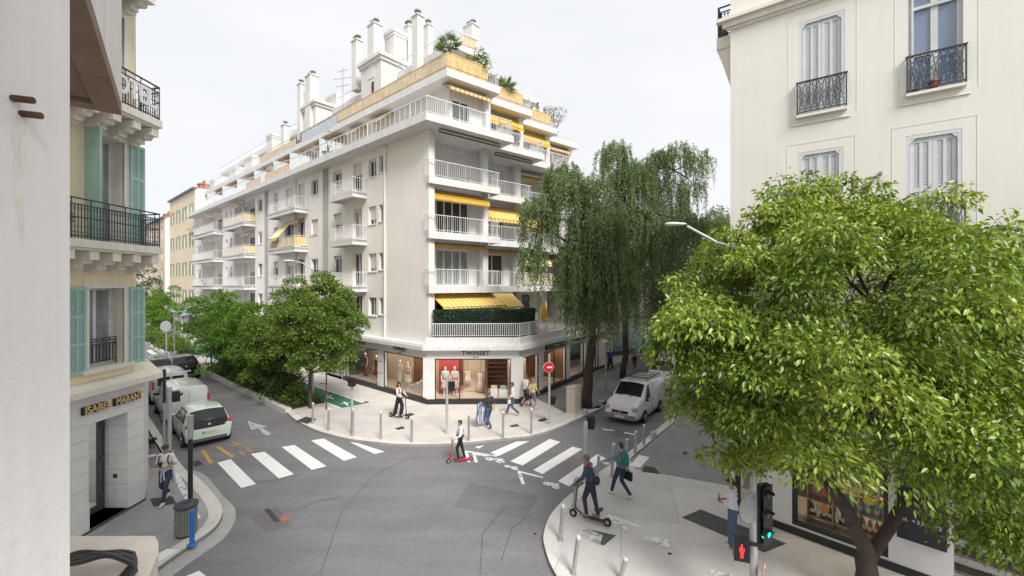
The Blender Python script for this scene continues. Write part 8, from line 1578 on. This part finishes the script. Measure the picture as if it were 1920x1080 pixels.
# ------------------------------------------------------------------ shop dummies and goods behind the glass
M_dum = mat('ivory_mannequin', (0.66, 0.60, 0.53), 0.4, 0.04, 5)
DUM = {}
def mannequin(label, loc, head, dress, ht=1.72):
    t = thing('mannequin', label, 'mannequin', loc, math.atan2(-head.x, head.y)); t.scale = (ht/1.75,)*3
    if 'b' not in DUM:
        J = dict(BASE); J.update({'elR': (.24, -.05, 1.15), 'wrR': (.20, .10, .93), 'knR': (.07, .06, .5), 'anR': (.06, .03, .085), 'toR': (.07, .17, .03)}); figure(t, J, M_dum, None, None, None, None, female=True, face=False, vox=.016); DUM['b'] = kids(t)[0].data
    else: o = bpy.data.objects.new('body', DUM['b']); COL.objects.link(o); o.parent = t
    for nm, m, pr in dress: mb = MB(); mb.lathe((0, 0.01, 0), pr, 20, sy=0.72); mb.build(nm, m, t, world=False, smooth=True)
    mb = MB(); mb.lathe((0, 0, -.03), [(.16, 0), (.16, .015)], 18); mb.build('base_plate', M_galv, t, world=False)
TOPP = [(.155, 1.0), (.15, 1.12), (.165, 1.25), (.185, 1.36), (.15, 1.44), (.08, 1.48)]; DRS = [(.24, .32), (.20, .62), (.18, .9), (.145, 1.08), (.165, 1.25), (.18, 1.36), (.12, 1.45)]; SKT = [(.30, .45), (.25, .62), (.19, .85), (.15, 1.03)]; LSK = [(.16, .10), (.17, .5), (.17, .9), (.145, 1.05)]; BLT = [(.158, 1.00), (.160, 1.02), (.160, 1.07), (.155, 1.08)]
c_w = cloth('ivory_dress', (0.66, 0.62, 0.55), 0.06); c_m = cloth('mint_knit', (0.38, 0.56, 0.54), 0.08); c_f = cloth('floral_skirt', (0.50, 0.38, 0.36), 0.45); c_r = cloth('red_belt', (0.50, 0.03, 0.06), 0.1); c_b = cloth('rust_brown_dress', (0.22, 0.06, 0.04), 0.2); c_p = cloth('cream_knit', (0.64, 0.56, 0.48), 0.06)
ZI = PAV+0.27
mannequin('mannequin in a mint top and floral skirt left of the boutique entrance', PC.p(0.95, ZI, -0.75), NC, [('skirt', c_f, SKT), ('top', c_m, TOPP), ('belt', c_r, BLT)])
mannequin('mannequin in a cream top with a red belt left of the boutique entrance', PC.p(1.5, ZI, -0.75), NC, [('skirt', c_f, SKT), ('top', c_p, TOPP), ('belt', c_r, BLT)])
mannequin('mannequin in a long ivory dress, leftmost in the wide street side window', PL.p(3.75, ZI, -0.8), N1, [('dress', c_w, DRS)])
mannequin('white topped mannequin with a red belt amid the wide street side window', PL.p(2.75, ZI, -0.7), N1, [('skirt', c_w, SKT), ('top', c_p, TOPP), ('belt', c_r, BLT)])
mannequin('mannequin in a pale straight skirt, rightmost in the wide street side window', PL.p(1.15, ZI, -0.8), N1, [('skirt', c_m, LSK), ('top', c_w, TOPP)])
mannequin('mannequin in a long rust brown dress in the farther street side window', PL.p(7.9, ZI, -0.8), N1, [('skirt', c_b, LSK), ('top', c_b, TOPP)])
mannequin('mannequin in a short rust brown top in the farther street side window', PL.p(6.3, ZI, -0.7), N1, [('skirt', c_b, SKT), ('top', c_b, TOPP)])
for k, (a, dz, m, lb) in enumerate(((2.2, .95, c_w, 'short white garment hanging in the boutique entrance'), (2.95, .85, c_w, 'long white dress hanging in the boutique entrance right of the short one'))):
    c = PC.p(a, dz, -1.5); t = thing('hanging_dress', lb, 'dress', c); mb = MB(); L = 1.15 if k else 0.75; z0 = c.z+.75-L; mb.lathe((c.x, c.y, 0), [(.25, z0), (.20, z0+L*.4), (.13, z0+L*.62), (.19, z0+L*.9), (.05, z0+L)], 16, sy=.4); mb.build('garment', m, t, smooth=True); mb = MB(); mb.tube([(c.x, c.y, c.z+.73), (c.x, c.y, 2.62)], .008, 5); mb.tube([(c.x-.18, c.y, c.z+.66), (c.x, c.y, c.z+.76), (c.x+.18, c.y, c.z+.66)], .01, 5); mb.build('hanger', M_dkmet, t)
def block(label, a, o, w_, h, d): q = PC.p(a, ZI, o); mb = MB(); PC.box(mb, a-w_/2, a+w_/2, ZI, ZI+h, o-d/2, o+d/2); tag(mb.build('display_block', M_frame, loc=q), label, 'display block')
block('white display block carrying the left handbag beside the boutique door', 3.78, -0.6, .42, .42, .4); block('lower white display block carrying the right handbag by the round pillar', 4.32, -0.6, .5, .40, .4)
for a, z, c, lb in ((3.78, .42, (0.55, 0.44, 0.30), 'straw coloured handbag on the left display block in the boutique window'), (4.32, .40, (0.28, 0.33, 0.31), 'grey green handbag on the right display block in the boutique window')):
    q = PC.p(a, ZI+z, -0.6); t = thing('handbag', lb, 'bag', q); mb = MB(); PC.box(mb, a-.17, a+.17, ZI+z+.002, ZI+z+.22, -0.66, -0.54); mb.build('bag_body', cloth(lb.split()[0]+'_leather', c, 0.1), t); mb = MB(); mb.tube([PC.p(a-.1, ZI+z+.22, -.6), PC.p(a-.07, ZI+z+.34, -.6), PC.p(a+.07, ZI+z+.34, -.6), PC.p(a+.1, ZI+z+.22, -.6)], .012, 6); mb.build('handle', M_dkmet, t)
mb = MB()
for i in range(3): PL.box(mb, 1.6+i*.5, 2.1+i*.5, ZI, ZI+.2+.18*(2-i), -1.5, -1.05)
tag(mb.build('display_steps', M_frame, loc=PL.p(1.6, ZI, -1.2)), 'white stepped plinth on the floor of the wide street side window', 'display plinth')
